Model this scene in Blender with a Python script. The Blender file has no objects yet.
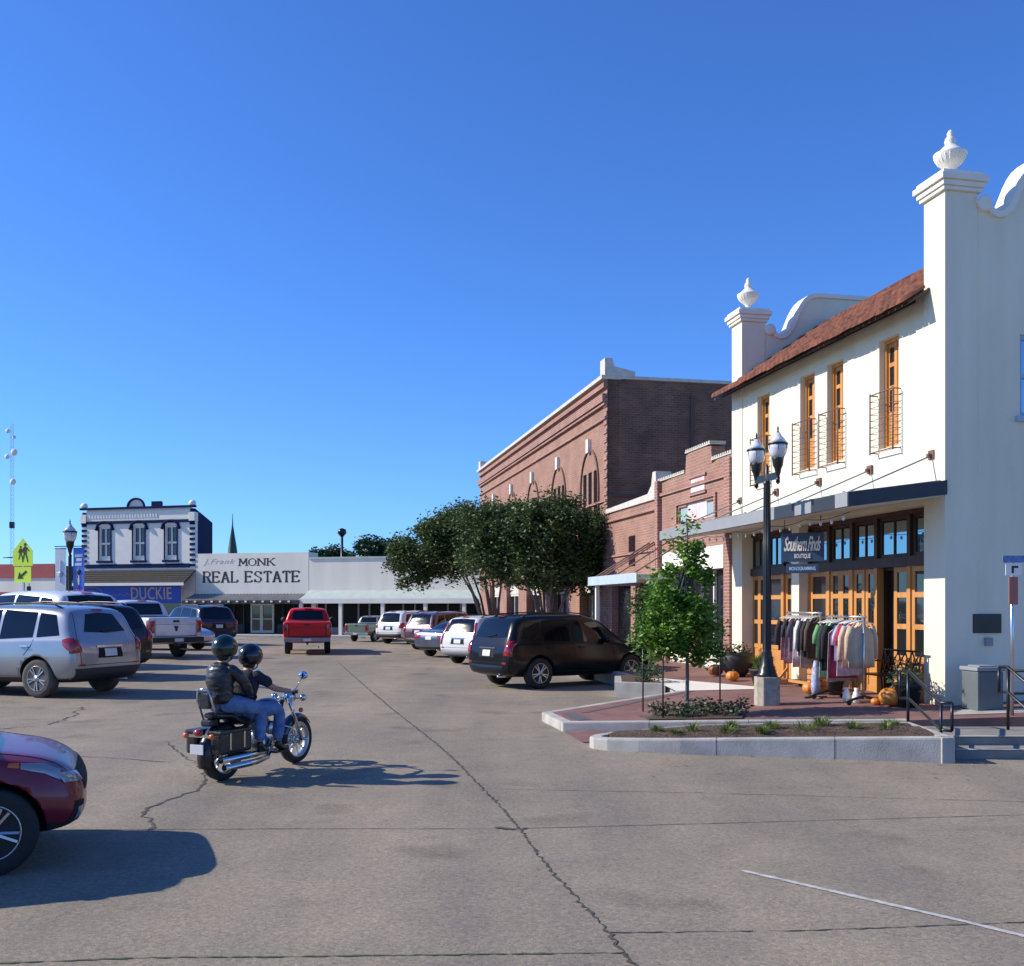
import bpy, bmesh, math, random
from mathutils import Vector, Matrix, noise
from mathutils.bvhtree import BVHTree
random.seed(7)
R = math.radians
scn = bpy.context.scene
COL = scn.collection

# ------------------------------------------------------------------ camera, sky, sun
CAMH = 1.85
cam_d = bpy.data.cameras.new('camera'); cam = bpy.data.objects.new('camera', cam_d); COL.objects.link(cam)
cam.location = (0, 0, CAMH); cam.rotation_euler = (R(90), 0, 0)
cam_d.sensor_fit = 'HORIZONTAL'; cam_d.sensor_width = 36.0; cam_d.lens = 36.0 * 1000 / 1024
cam_d.shift_y = (606 - 483) / 1024.0
cam_d.clip_start = 0.1; cam_d.clip_end = 2000
scn.camera = cam
SUN_TO = Vector((-0.995, 0.08, 0)).normalized()
SUN_EL = R(32)
sdir = Vector((SUN_TO.x * math.cos(SUN_EL), SUN_TO.y * math.cos(SUN_EL), math.sin(SUN_EL)))
world = bpy.data.worlds.new('World'); scn.world = world; world.use_nodes = True
wn = world.node_tree; wn.nodes.clear()
sky = wn.nodes.new('ShaderNodeTexSky'); sky.sky_type = 'NISHITA'; sky.sun_disc = False
sky.sun_elevation = SUN_EL
sky.sun_rotation = math.atan2(sdir.x, sdir.y)
sky.air_density = 1.0; sky.dust_density = 0.1; sky.ozone_density = 3.0; sky.altitude = 100
hs = wn.nodes.new('ShaderNodeMix'); hs.data_type = 'RGBA'; hs.blend_type = 'MULTIPLY'; hs.inputs[0].default_value = 1.0; hs.inputs[7].default_value = (.55, .985, 1.74, 1)
bg = wn.nodes.new('ShaderNodeBackground'); bg.inputs['Strength'].default_value = 0.100
wo = wn.nodes.new('ShaderNodeOutputWorld')
wn.links.new(sky.outputs[0], hs.inputs[6]); hv = wn.nodes.new('ShaderNodeHueSaturation'); hv.inputs['Saturation'].default_value = 1.0; wn.links.new(hs.outputs[2], hv.inputs['Color']); wn.links.new(hv.outputs[0], bg.inputs['Color']); wn.links.new(bg.outputs[0], wo.inputs['Surface'])
sun_d = bpy.data.lights.new('sun', 'SUN'); sun_d.energy = 5.0; sun_d.angle = R(0.53); sun_d.color = (1.0, 0.92, 0.77)
sun = bpy.data.objects.new('sun', sun_d); COL.objects.link(sun)
sun.rotation_euler = (-sdir).to_track_quat('-Z', 'Y').to_euler(); sun.location = (-20, 6, 30)
scn.view_settings.view_transform = 'Standard'; scn.view_settings.look = 'None'
scn.view_settings.exposure = 0.25; scn.view_settings.gamma = 1.0
scn.view_settings.use_curve_mapping = False

# ------------------------------------------------------------------ helpers
def G(px, py, z=0.0):
    Y = 1000 * (CAMH - z) / (py - 606.0)
    return Vector(((px - 512) / 1000 * Y, Y, z))
A = 0.2089                       # street direction
N_ = Vector((math.cos(A), math.sin(A), 0)); T_ = Vector((-math.sin(A), math.cos(A), 0))
O_ = Vector((6.5, 15.0, 0))
def KS(k, s, z=0.0): return O_ + N_ * k + T_ * s + Vector((0, 0, z))
def walkz(x, y): return 0.14 + 0.038 * (x - 1) + 0.012 * (y - 14.8)
def W(k, s):
    p = KS(k, s); p.z = walkz(p.x, p.y); return p

def tag(o, label=None, cat=None, group=None, kind=None):
    if label: o['label'] = label
    if cat: o['category'] = cat
    if group: o['group'] = group
    if kind: o['kind'] = kind
    return o
def empty(name, loc=(0, 0, 0), rz=0, sc=1.0):
    o = bpy.data.objects.new(name, None); COL.objects.link(o); o.location = loc; o.rotation_euler = (0, 0, rz)
    o.scale = (sc, sc, sc); o.empty_display_size = 0.2
    return o
def link(name, me, parent=None):
    o = bpy.data.objects.new(name, me); COL.objects.link(o)
    if parent is not None: o.parent = parent
    return o
def children(o): return [c for c in bpy.data.objects if c.parent == o]
def copy_tree(o, parent=None):
    c = o.copy(); COL.objects.link(c); c.parent = parent
    for ch in children(o): copy_tree(ch, c)
    return c

class MB:
    def __init__(s): s.v = []; s.f = []; s.m = []; s.cur = 0; s.sm = []; s.smooth = False
    def add(s, vs, fs):
        b = len(s.v); s.v += [tuple(v) for v in vs]
        for f in fs: s.f.append([b + i for i in f]); s.m.append(s.cur); s.sm.append(s.smooth)
    def box(s, x0, x1, y0, y1, z0, z1, M=None):
        vs = [Vector((x, y, z)) for x in (x0, x1) for y in (y0, y1) for z in (z0, z1)]
        if M is not None: vs = [M @ v for v in vs]
        s.add(vs, [(0, 1, 3, 2), (4, 6, 7, 5), (0, 4, 5, 1), (2, 3, 7, 6), (0, 2, 6, 4), (1, 5, 7, 3)])
        return s
    def bar(s, a, b, w, h=None):
        """box bar from a to b with cross-section w x h"""
        a = Vector(a); b = Vector(b); h = h or w; d = (b - a); L = d.length
        if L < 1e-6: return s
        q = d.to_track_quat('X', 'Z').to_matrix().to_4x4(); q.translation = a
        return s.box(0, L, -w / 2, w / 2, -h / 2, h / 2, q)
    def prism(s, poly, p0, ex, ey, ez, t):
        """polygon in (ex,ey) plane through p0 extruded by t along ez"""
        p0 = Vector(p0); ex = Vector(ex); ey = Vector(ey); ez = Vector(ez); n = len(poly)
        a = [p0 + ex * x + ey * y for x, y in poly]; b = [v + ez * t for v in a]
        fs = [tuple(range(n)), tuple(range(2 * n - 1, n - 1, -1))] + [(i, n + i, n + (i + 1) % n, (i + 1) % n) for i in range(n)]
        s.add(a + b, fs); return s
    def tube(s, pts, rad, n=8, caps=True):
        pts = [Vector(p) for p in pts]; m = len(pts)
        rads = rad if isinstance(rad, (list, tuple)) else [rad] * m
        old = s.smooth; s.smooth = True
        up = None; rings = []
        for i, p in enumerate(pts):
            d = (pts[min(i + 1, m - 1)] - pts[max(i - 1, 0)])
            if d.length < 1e-9: d = Vector((0, 0, 1))
            d.normalize()
            if up is None: up = Vector((0, 0, 1)) if abs(d.z) < .9 else Vector((1, 0, 0))
            x = d.cross(up)
            if x.length < 1e-5: x = d.orthogonal()
            x.normalize(); up = x.cross(d).normalized()
            rings.append([p + (x * math.cos(2 * math.pi * j / n) + up * math.sin(2 * math.pi * j / n)) * rads[i] for j in range(n)])
        vs = [v for r in rings for v in r]; fs = []
        for i in range(m - 1):
            for j in range(n):
                fs.append((i * n + j, i * n + (j + 1) % n, (i + 1) * n + (j + 1) % n, (i + 1) * n + j))
        if caps: fs += [tuple(range(n - 1, -1, -1)), tuple((m - 1) * n + j for j in range(n))]
        s.add(vs, fs); s.smooth = old; return s
    def lathe(s, prof, c=(0, 0, 0), n=16, axis='z', M=None, cap=True):
        c = Vector(c); vs = []; fs = []; m = len(prof); old = s.smooth; s.smooth = True
        for r, h in prof:
            for j in range(n):
                a = 2 * math.pi * j / n; u, v = r * math.cos(a), r * math.sin(a)
                p = Vector((u, v, h)) if axis == 'z' else (Vector((u, h, v)) if axis == 'y' else Vector((h, u, v)))
                if M is not None: p = M @ p
                vs.append(c + p)
        for i in range(m - 1):
            for j in range(n): fs.append((i * n + j, i * n + (j + 1) % n, (i + 1) * n + (j + 1) % n, (i + 1) * n + j))
        if cap: fs += [tuple(range(n - 1, -1, -1)), tuple((m - 1) * n + j for j in range(n))]
        s.add(vs, fs); s.smooth = old; return s
    def ball(s, c, r, n=12, M=None):
        rr = r if isinstance(r, (tuple, list, Vector)) else (r, r, r)
        vs = []; fs = []; k = n // 2 + 1; old = s.smooth; s.smooth = True
        for i in range(k + 1):
            t = math.pi * i / k
            for j in range(n):
                a = 2 * math.pi * j / n
                p = Vector((rr[0] * math.sin(t) * math.cos(a), rr[1] * math.sin(t) * math.sin(a), rr[2] * math.cos(t)))
                if M is not None: p = M @ p
                vs.append(Vector(c) + p)
        for i in range(k):
            for j in range(n): fs.append((i * n + j, (i + 1) * n + j, (i + 1) * n + (j + 1) % n, i * n + (j + 1) % n))
        s.add(vs, fs); s.smooth = old; return s
    def wall(s, u0, u1, z0, z1, holes, fn, t):
        """wall with rectangular holes; fn(u, depth, z)->point; thickness t"""
        us = sorted(set([u0, u1] + [h[0] for h in holes] + [h[1] for h in holes])); zs = sorted(set([z0, z1] + [h[2] for h in holes] + [h[3] for h in holes]))
        us = [u for u in us if u0 <= u <= u1]; zs = [z for z in zs if z0 <= z <= z1]
        def solid(i, j):
            if not (0 <= i < len(us) - 1 and 0 <= j < len(zs) - 1): return False
            cu = (us[i] + us[i + 1]) / 2; cz = (zs[j] + zs[j + 1]) / 2
            return not any(h[0] < cu < h[1] and h[2] < cz < h[3] for h in holes)
        for i in range(len(us) - 1):
            for j in range(len(zs) - 1):
                if not solid(i, j): continue
                a, b, c, d = us[i], us[i + 1], zs[j], zs[j + 1]
                s.add([fn(a, 0, c), fn(b, 0, c), fn(b, 0, d), fn(a, 0, d)], [(0, 1, 2, 3)])
                s.add([fn(a, t, c), fn(b, t, c), fn(b, t, d), fn(a, t, d)], [(3, 2, 1, 0)])
                if not solid(i - 1, j): s.add([fn(a, 0, c), fn(a, 0, d), fn(a, t, d), fn(a, t, c)], [(0, 1, 2, 3)])
                if not solid(i + 1, j): s.add([fn(b, 0, c), fn(b, t, c), fn(b, t, d), fn(b, 0, d)], [(0, 1, 2, 3)])
                if not solid(i, j - 1): s.add([fn(a, 0, c), fn(a, t, c), fn(b, t, c), fn(b, 0, c)], [(0, 1, 2, 3)])
                if not solid(i, j + 1): s.add([fn(a, 0, d), fn(b, 0, d), fn(b, t, d), fn(a, t, d)], [(0, 1, 2, 3)])
        return s
    def mesh(s, name, mats, bevel=0, fixn=True):
        me = bpy.data.meshes.new(name); me.from_pydata(s.v, [], s.f)
        for m in (mats if isinstance(mats, (list, tuple)) else [mats]): me.materials.append(m)
        for p, mi, sm in zip(me.polygons, s.m, s.sm): p.material_index = mi; p.use_smooth = sm
        bm = bmesh.new(); bm.from_mesh(me)
        bmesh.ops.remove_doubles(bm, verts=bm.verts, dist=1e-5)
        if bevel:
            es = [e for e in bm.edges if len(e.link_faces) == 2 and e.calc_face_angle(0) > 0.7]
            bmesh.ops.bevel(bm, geom=es, offset=bevel, segments=2, affect='EDGES', clamp_overlap=True, profile=.6)
        if fixn: bmesh.ops.recalc_face_normals(bm, faces=bm.faces)
        bm.to_mesh(me); bm.free(); me.update(); return me
    def build(s, name, mats, parent=None, bevel=0, fixn=True):
        return link(name, s.mesh(name, mats, bevel, fixn), parent)

def mat(name, col, rough=.6, metal=0, var=0.0, vs=3.0, bump=0.0, bs=40.0, spec=.5, col2=None, coat=0.0, emit=None, coords='Object', streak=0):
    m = bpy.data.materials.new(name); m.use_nodes = True; nt = m.node_tree; b = nt.nodes['Principled BSDF']
    b.inputs['Base Color'].default_value = (*col, 1); b.inputs['Roughness'].default_value = rough; b.inputs['Metallic'].default_value = metal
    b.inputs['Specular IOR Level'].default_value = spec
    if coat: b.inputs['Coat Weight'].default_value = coat; b.inputs['Coat Roughness'].default_value = .04
    tc = nt.nodes.new('ShaderNodeTexCoord')
    if var or col2:
        n = nt.nodes.new('ShaderNodeTexNoise'); n.inputs['Scale'].default_value = vs; n.inputs['Detail'].default_value = 6
        src = tc.outputs[coords]
        if streak:
            mp = nt.nodes.new('ShaderNodeMapping'); mp.inputs['Scale'].default_value = (1, 1, 1.0 / streak); nt.links.new(src, mp.inputs[0]); src = mp.outputs[0]
        nt.links.new(src, n.inputs['Vector'])
        r = nt.nodes.new('ShaderNodeValToRGB'); r.color_ramp.elements[0].position = .3; r.color_ramp.elements[1].position = .72
        c2 = col2 or tuple(max(0, c * (1 + var)) for c in col); c1 = col if col2 else tuple(c * (1 - var) for c in col)
        r.color_ramp.elements[0].color = (*c1, 1); r.color_ramp.elements[1].color = (*c2, 1)
        nt.links.new(n.outputs['Fac'], r.inputs[0]); nt.links.new(r.outputs[0], b.inputs['Base Color'])
    if bump:
        n2 = nt.nodes.new('ShaderNodeTexNoise'); n2.inputs['Scale'].default_value = bs; n2.inputs['Detail'].default_value = 4
        nt.links.new(tc.outputs[coords], n2.inputs['Vector'])
        bp = nt.nodes.new('ShaderNodeBump'); bp.inputs['Strength'].default_value = bump; bp.inputs['Distance'].default_value = .02
        nt.links.new(n2.outputs['Fac'], bp.inputs['Height']); nt.links.new(bp.outputs[0], b.inputs['Normal'])
    if emit: b.inputs['Emission Color'].default_value = (*col, 1); b.inputs['Emission Strength'].default_value = emit
    return m

def brickmat(name, c1, c2, mortar, axis='y', sc=1.0, bw=.22, bh=.075, mort=.012, var=.25, rough=.85):
    m = bpy.data.materials.new(name); m.use_nodes = True; nt = m.node_tree; b = nt.nodes['Principled BSDF']; b.inputs['Roughness'].default_value = rough
    tc = nt.nodes.new('ShaderNodeTexCoord'); sp = nt.nodes.new('ShaderNodeSeparateXYZ'); cb = nt.nodes.new('ShaderNodeCombineXYZ')
    nt.links.new(tc.outputs['Object'], sp.inputs[0])
    if axis == 'floor':
        nt.links.new(sp.outputs[0], cb.inputs[0]); nt.links.new(sp.outputs[1], cb.inputs[1])
    else:
        ad = nt.nodes.new('ShaderNodeMath'); ad.operation = 'ADD'; nt.links.new(sp.outputs[0], ad.inputs[0]); nt.links.new(sp.outputs[1], ad.inputs[1])
        nt.links.new(ad.outputs[0], cb.inputs[0]); nt.links.new(sp.outputs[2], cb.inputs[1])
    br = nt.nodes.new('ShaderNodeTexBrick'); br.inputs['Scale'].default_value = 1.0
    br.inputs['Brick Width'].default_value = bw * sc; br.inputs['Row Height'].default_value = bh * sc; br.inputs['Mortar Size'].default_value = mort * sc
    br.inputs['Color1'].default_value = (*c1, 1); br.inputs['Color2'].default_value = (*c2, 1); br.inputs['Mortar'].default_value = (*mortar, 1)
    nt.links.new(cb.outputs[0], br.inputs['Vector'])
    n = nt.nodes.new('ShaderNodeTexNoise'); n.inputs['Scale'].default_value = 1.3; n.inputs['Detail'].default_value = 8; nt.links.new(tc.outputs['Object'], n.inputs['Vector'])
    mr = nt.nodes.new('ShaderNodeMapRange'); mr.inputs['To Min'].default_value = 1 - var; mr.inputs['To Max'].default_value = 1 + var; mr.inputs[1].default_value = .3; mr.inputs[2].default_value = .7
    nt.links.new(n.outputs['Fac'], mr.inputs[0])
    mx = nt.nodes.new('ShaderNodeVectorMath'); mx.operation = 'SCALE'; nt.links.new(br.outputs[0], mx.inputs[0]); nt.links.new(mr.outputs[0], mx.inputs['Scale'])
    nt.links.new(mx.outputs[0], b.inputs['Base Color'])
    bp = nt.nodes.new('ShaderNodeBump'); bp.inputs['Strength'].default_value = .5; bp.inputs['Distance'].default_value = .01
    nt.links.new(br.outputs['Fac'], bp.inputs['Height']); bp.invert = True; nt.links.new(bp.outputs[0], b.inputs['Normal'])
    return m

def leafmat(name, c1, c2, c3):
    m = bpy.data.materials.new(name); m.use_nodes = True; nt = m.node_tree; b = nt.nodes['Principled BSDF']; b.inputs['Roughness'].default_value = .5
    tc = nt.nodes.new('ShaderNodeTexCoord')
    n = nt.nodes.new('ShaderNodeTexNoise'); n.inputs['Scale'].default_value = 1.6; n.inputs['Detail'].default_value = 3; nt.links.new(tc.outputs['Object'], n.inputs['Vector'])
    w = nt.nodes.new('ShaderNodeTexWhiteNoise'); vm = nt.nodes.new('ShaderNodeVectorMath'); vm.operation = 'SNAP'; vm.inputs[1].default_value = (.09, .09, .09)
    nt.links.new(tc.outputs['Object'], vm.inputs[0]); nt.links.new(vm.outputs[0], w.inputs['Vector'])
    ad = nt.nodes.new('ShaderNodeMath'); ad.operation = 'MULTIPLY_ADD'; ad.inputs[1].default_value = .45; nt.links.new(w.outputs['Value'], ad.inputs[0])
    sb = nt.nodes.new('ShaderNodeMath'); sb.operation = 'SUBTRACT'; sb.inputs[1].default_value = .22; nt.links.new(n.outputs['Fac'], sb.inputs[0]); nt.links.new(sb.outputs[0], ad.inputs[2])
    r = nt.nodes.new('ShaderNodeValToRGB'); e = r.color_ramp.elements; e[0].position = .3; e[0].color = (*c1, 1); e[1].position = .8; e[1].color = (*c3, 1)
    k = e.new(.55); k.color = (*c2, 1)
    nt.links.new(ad.outputs[0], r.inputs[0]); nt.links.new(r.outputs[0], b.inputs['Base Color'])
    tr = nt.nodes.new('ShaderNodeBsdfTranslucent'); nt.links.new(r.outputs[0], tr.inputs['Color'])
    mx = nt.nodes.new('ShaderNodeMixShader'); mx.inputs[0].default_value = .25; out = nt.nodes['Material Output']
    nt.links.new(b.outputs[0], mx.inputs[1]); nt.links.new(tr.outputs[0], mx.inputs[2]); nt.links.new(mx.outputs[0], out.inputs[0])
    return m

def groundmat():
    m = bpy.data.materials.new('aged_concrete_paving'); m.use_nodes = True; nt = m.node_tree; b = nt.nodes['Principled BSDF']; b.inputs['Roughness'].default_value = .88
    b.inputs['Specular IOR Level'].default_value = .25
    L = nt.links.new; tc = nt.nodes.new('ShaderNodeTexCoord')
    def nz(s, d=5, rough=.6):
        n = nt.nodes.new('ShaderNodeTexNoise'); n.inputs['Scale'].default_value = s; n.inputs['Detail'].default_value = d; n.inputs['Roughness'].default_value = rough
        L(tc.outputs['Object'], n.inputs['Vector']); return n
    def ramp(src, els):
        r = nt.nodes.new('ShaderNodeValToRGB'); e = r.color_ramp.elements
        e[0].position, e[0].color = els[0][0], (*els[0][1], 1); e[1].position, e[1].color = els[-1][0], (*els[-1][1], 1)
        for p, c in els[1:-1]: k = e.new(p); k.color = (*c, 1)
        L(src, r.inputs[0]); return r
    def mul(a, bb, f=1.0):
        x = nt.nodes.new('ShaderNodeMix'); x.data_type = 'RGBA'; x.blend_type = 'MULTIPLY'; x.inputs[0].default_value = f; L(a, x.inputs[6]); L(bb, x.inputs[7]); return x.outputs[2]
    base = ramp(nz(.22, 6).outputs['Fac'], [(.3, (.215, .192, .155)), (.5, (.268, .233, .184)), (.7, (.322, .277, .216))])
    mid = ramp(nz(1.7, 7, .7).outputs['Fac'], [(.3, (.86, .86, .87)), (.7, (1.10, 1.08, 1.06))])
    vo = nt.nodes.new('ShaderNodeTexVoronoi'); vo.inputs['Scale'].default_value = 55; L(tc.outputs['Object'], vo.inputs['Vector'])
    sp = nt.nodes.new('ShaderNodeSeparateColor'); L(vo.outputs['Color'], sp.inputs[0])
    spk = ramp(sp.outputs[0], [(0, (.72, .70, .68)), (.3, (.94, .94, .94)), (.7, (1.04, 1.03, 1.02)), (1, (1.38, 1.3, 1.18))])
    fine = ramp(nz(28, 4, .8).outputs['Fac'], [(.3, (.84, .84, .84)), (.7, (1.14, 1.14, 1.14))])
    # long wheel-worn streaks along the street
    mp = nt.nodes.new('ShaderNodeMapping'); mp.inputs['Rotation'].default_value = (0, 0, -A); mp.inputs['Scale'].default_value = (.9, .06, 1); L(tc.outputs['Object'], mp.inputs[0])
    ns = nt.nodes.new('ShaderNodeTexNoise'); ns.inputs['Scale'].default_value = 1.0; ns.inputs['Detail'].default_value = 4; L(mp.outputs[0], ns.inputs['Vector'])
    st = ramp(ns.outputs['Fac'], [(.35, (.84, .85, .87)), (.65, (1.10, 1.08, 1.05))])
    # scattered oil drips
    oil = ramp(nz(.9, 2, .5).outputs['Fac'], [(.60, (1, 1, 1)), (.74, (.70, .69, .69))])
    c = mul(mul(mul(mul(mul(base.outputs[0], mid.outputs[0]), spk.outputs[0], .75), fine.outputs[0]), st.outputs[0]), oil.outputs[0])
    L(c, b.inputs['Base Color'])
    bp = nt.nodes.new('ShaderNodeBump'); bp.inputs['Strength'].default_value = .35; bp.inputs['Distance'].default_value = .01
    L(nz(90, 3).outputs['Fac'], bp.inputs['Height']); L(bp.outputs[0], b.inputs['Normal'])
    return m

M = {}
M['ground'] = groundmat()
M['stucco'] = mat('cream_stucco', (.74, .695, .54), .9, var=.075, vs=1.9, bump=.55, bs=10, streak=5)
M['stucco_trim'] = mat('stucco_trim', (.78, .74, .64), .85, var=.06, vs=3, bump=.1)
M['white'] = mat('white_paint', (.80, .77, .68), .6, var=.05, vs=2)
M['offwhite'] = mat('weathered_white_wall', (.85, .79, .66), .8, var=.07, vs=1.2, streak=5)
M['concrete'] = mat('kerb_concrete', (.33, .315, .28), .9, col2=(.50, .48, .44), vs=3, bump=.3, bs=60)
M['concrete_d'] = mat('step_concrete', (.24, .225, .20), .9, var=.2, vs=3, bump=.3, bs=60)
M['post_conc'] = mat('aggregate_concrete', (.40, .36, .29), .9, var=.2, vs=12, bump=.5, bs=90)
M['pavers'] = brickmat('brick_pavers', (.27, .125, .10), (.20, .095, .08), (.15, .11, .10), 'floor', 1, .2, .1, .006, .2)
M['paver_band'] = mat('grey_paver_band', (.10, .10, .11), .85, var=.2, vs=6)
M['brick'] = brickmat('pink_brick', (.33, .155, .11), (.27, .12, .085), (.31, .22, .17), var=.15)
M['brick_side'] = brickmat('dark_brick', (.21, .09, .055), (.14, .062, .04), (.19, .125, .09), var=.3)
M['brick_trim'] = brickmat('brick_trim', (.33, .13, .10), (.25, .10, .08), (.36, .27, .22), var=.15)
M['stone'] = mat('limestone', (.55, .52, .46), .85, var=.15, vs=5, bump=.2)
M['wood'] = mat('honey_wood', (.46, .20, .055), .5, col2=(.60, .29, .09), vs=9, bump=.1, streak=9, spec=.4)
M['wood_d'] = mat('dark_stained_wood', (.035, .018, .011), .5, col2=(.065, .033, .02), vs=8, bump=.1, streak=8)
M['tile'] = mat('terracotta_tile', (.06, .02, .012), .9, col2=(.23, .075, .038), vs=5, bump=.3, bs=30)
M['glass'] = mat('window_glass', (.015, .018, .02), .04, spec=1.0)
M['glass_sky'] = mat('clear_glass', (.28, .40, .45), .03, metal=1, spec=1.0)
M['void'] = mat('interior_dark', (.012, .011, .010), .9)
M['black'] = mat('black_painted_metal', (.012, .013, .015), .35, var=.2, vs=10, spec=.5)
M['rust'] = mat('brown_metal_rail', (.16, .08, .06), .6, var=.2, vs=15)
M['steel'] = mat('steel', (.55, .56, .58), .3, metal=.9)
M['chrome'] = mat('chrome', (.58, .59, .60), .12, metal=1.0)
M['grey'] = mat('grey_painted_metal', (.26, .27, .285), .6, var=.06, vs=3)
M['slate'] = mat('slate_blue_metal', (.022, .026, .036), .5, var=.1, vs=3)
M['soffit'] = mat('white_soffit', (.62, .61, .57), .7)
M['soil'] = mat('dark_mulch', (.055, .032, .02), 1, col2=(.13, .085, .06), vs=30, bump=1, bs=50)
M['navy'] = mat('navy_paint', (.010, .022, .075), .9, var=.12, vs=3, spec=.1)
M['sign_blue'] = mat('blue_sign_paint', (.012, .06, .36), .5, var=.06)
M['sign_navy'] = mat('dark_blue_sign', (.035, .065, .13), .45, var=.05)
M['tan'] = mat('tan_lettering', (.55, .33, .18), .6)
M['ink'] = mat('black_lettering', (.02, .02, .022), .6)
M['fade'] = mat('faded_grey_lettering', (.40, .40, .38), .7)
M['awn'] = mat('brown_shingle_awning', (.028, .025, .021), .95, col2=(.06, .052, .043), vs=10, bump=.5, bs=30)
M['teal'] = mat('pale_teal_metal', (.44, .51, .46), .6, var=.1, vs=2, streak=6)
M['red_wall'] = mat('red_painted_band', (.42, .085, .075), .7, var=.08)
M['lime'] = mat('fluorescent_sign_sheeting', (.62, .85, .05), .5)
M['bark'] = mat('bark', (.15, .11, .08), .9, col2=(.28, .21, .16), vs=9, bump=.5, bs=25, streak=4)
M['bark_g'] = mat('grey_bark', (.13, .12, .10), .9, var=.3, vs=9, bump=.4)
M['leaf'] = leafmat('crape_leaf', (.036, .062, .018), (.068, .112, .030), (.13, .185, .055))
M['leaf_y'] = leafmat('young_leaf', (.05, .13, .012), (.11, .24, .02), (.22, .38, .05))
M['leaf_f'] = leafmat('far_leaf', (.015, .045, .02), (.025, .07, .03), (.05, .10, .045))
M['grass'] = leafmat('tuft', (.08, .13, .03), (.14, .20, .04), (.24, .28, .09))
M['shrub'] = leafmat('shrub_leaf', (.04, .07, .03), (.08, .12, .06), (.14, .19, .10))
M['globe'] = mat('lamp_globe', (.62, .64, .66), .12, spec=.8, var=.1, vs=6)
M['pumpkin'] = mat('pumpkin_skin', (.62, .19, .02), .5, col2=(.75, .27, .04), vs=8)
M['rubber'] = mat('tyre_rubber', (.018, .018, .019), .8, var=.2, vs=12, bump=.2)
M['rubber_dust'] = mat('dusty_tyre', (.085, .078, .07), .9, var=.25, vs=8)
M['arch'] = mat('arch_liner', (.01, .01, .01), .9)
M['plastic'] = mat('black_trim_plastic', (.02, .021, .023), .6, var=.1)
M['carglass'] = mat('tinted_car_glass', (.004, .005, .007), .04, spec=.45)
M['redlight'] = mat('red_lens', (.32, .004, .008), .12, spec=.8, coat=.5)
M['amber'] = mat('amber_lens', (.62, .13, .02), .15, spec=.8)
M['clearlens'] = mat('clear_lens', (.30, .31, .32), .12, metal=.3)
M['alloy'] = mat('alloy_wheel', (.50, .51, .52), .3, metal=.85)
M['plate'] = mat('licence_plate', (.62, .64, .66), .5, var=.05, vs=30)
M['skin'] = mat('skin', (.42, .22, .15), .55)
M['denim'] = mat('denim', (.08, .14, .30), .9, col2=(.17, .25, .44), vs=9, bump=.5, bs=50)
M['leather'] = mat('black_leather', (.016, .017, .017), .33, bump=.35, bs=14, spec=.6)
M['tshirt'] = mat('dark_shirt', (.015, .015, .028), .85, bump=.4, bs=16)
M['tar'] = mat('crack_filler', (.07, .063, .052), .95, var=.4, vs=20)
M['moss'] = mat('weeds_in_joint', (.07, .09, .035), .95, var=.5, vs=25)
M['paintline'] = mat('worn_road_paint', (.34, .32, .29), .85, col2=(.62, .61, .58), vs=14)

def text_mesh(body, w, h, t=.01, shear=0.0, bold=0.0, space=1.0):
    cu = bpy.data.curves.new('t', 'FONT'); cu.body = body; cu.size = 1; cu.shear = shear; cu.offset = bold; cu.extrude = .02; cu.space_character = space
    cu.resolution_u = 3; cu.align_x = 'LEFT'
    o = bpy.data.objects.new('t', cu); COL.objects.link(o)
    dg = bpy.context.evaluated_depsgraph_get(); dg.update()
    me = bpy.data.meshes.new_from_object(o.evaluated_get(dg)); bpy.data.objects.remove(o)
    xs = [v.co.x for v in me.vertices]; ys = [v.co.y for v in me.vertices]
    x0, x1, y0, y1 = min(xs), max(xs), min(ys), max(ys)
    for v in me.vertices:
        v.co = ((v.co.x - (x0 + x1) / 2) * w / (x1 - x0), (v.co.y - (y0 + y1) / 2) * h / (y1 - y0), v.co.z / .02 * t / 2)
    return me
def text(body, w, h, loc, rot, m, parent, name='lettering', **kw):
    me = text_mesh(body, w, h, **kw); me.materials.clear(); me.materials.append(m); me.name = name
    o = link(name, me, parent); o.location = loc; o.rotation_euler = rot; return o
FRONT = (R(90), 0, 0); STREET = (R(90), 0, R(-90))

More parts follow.
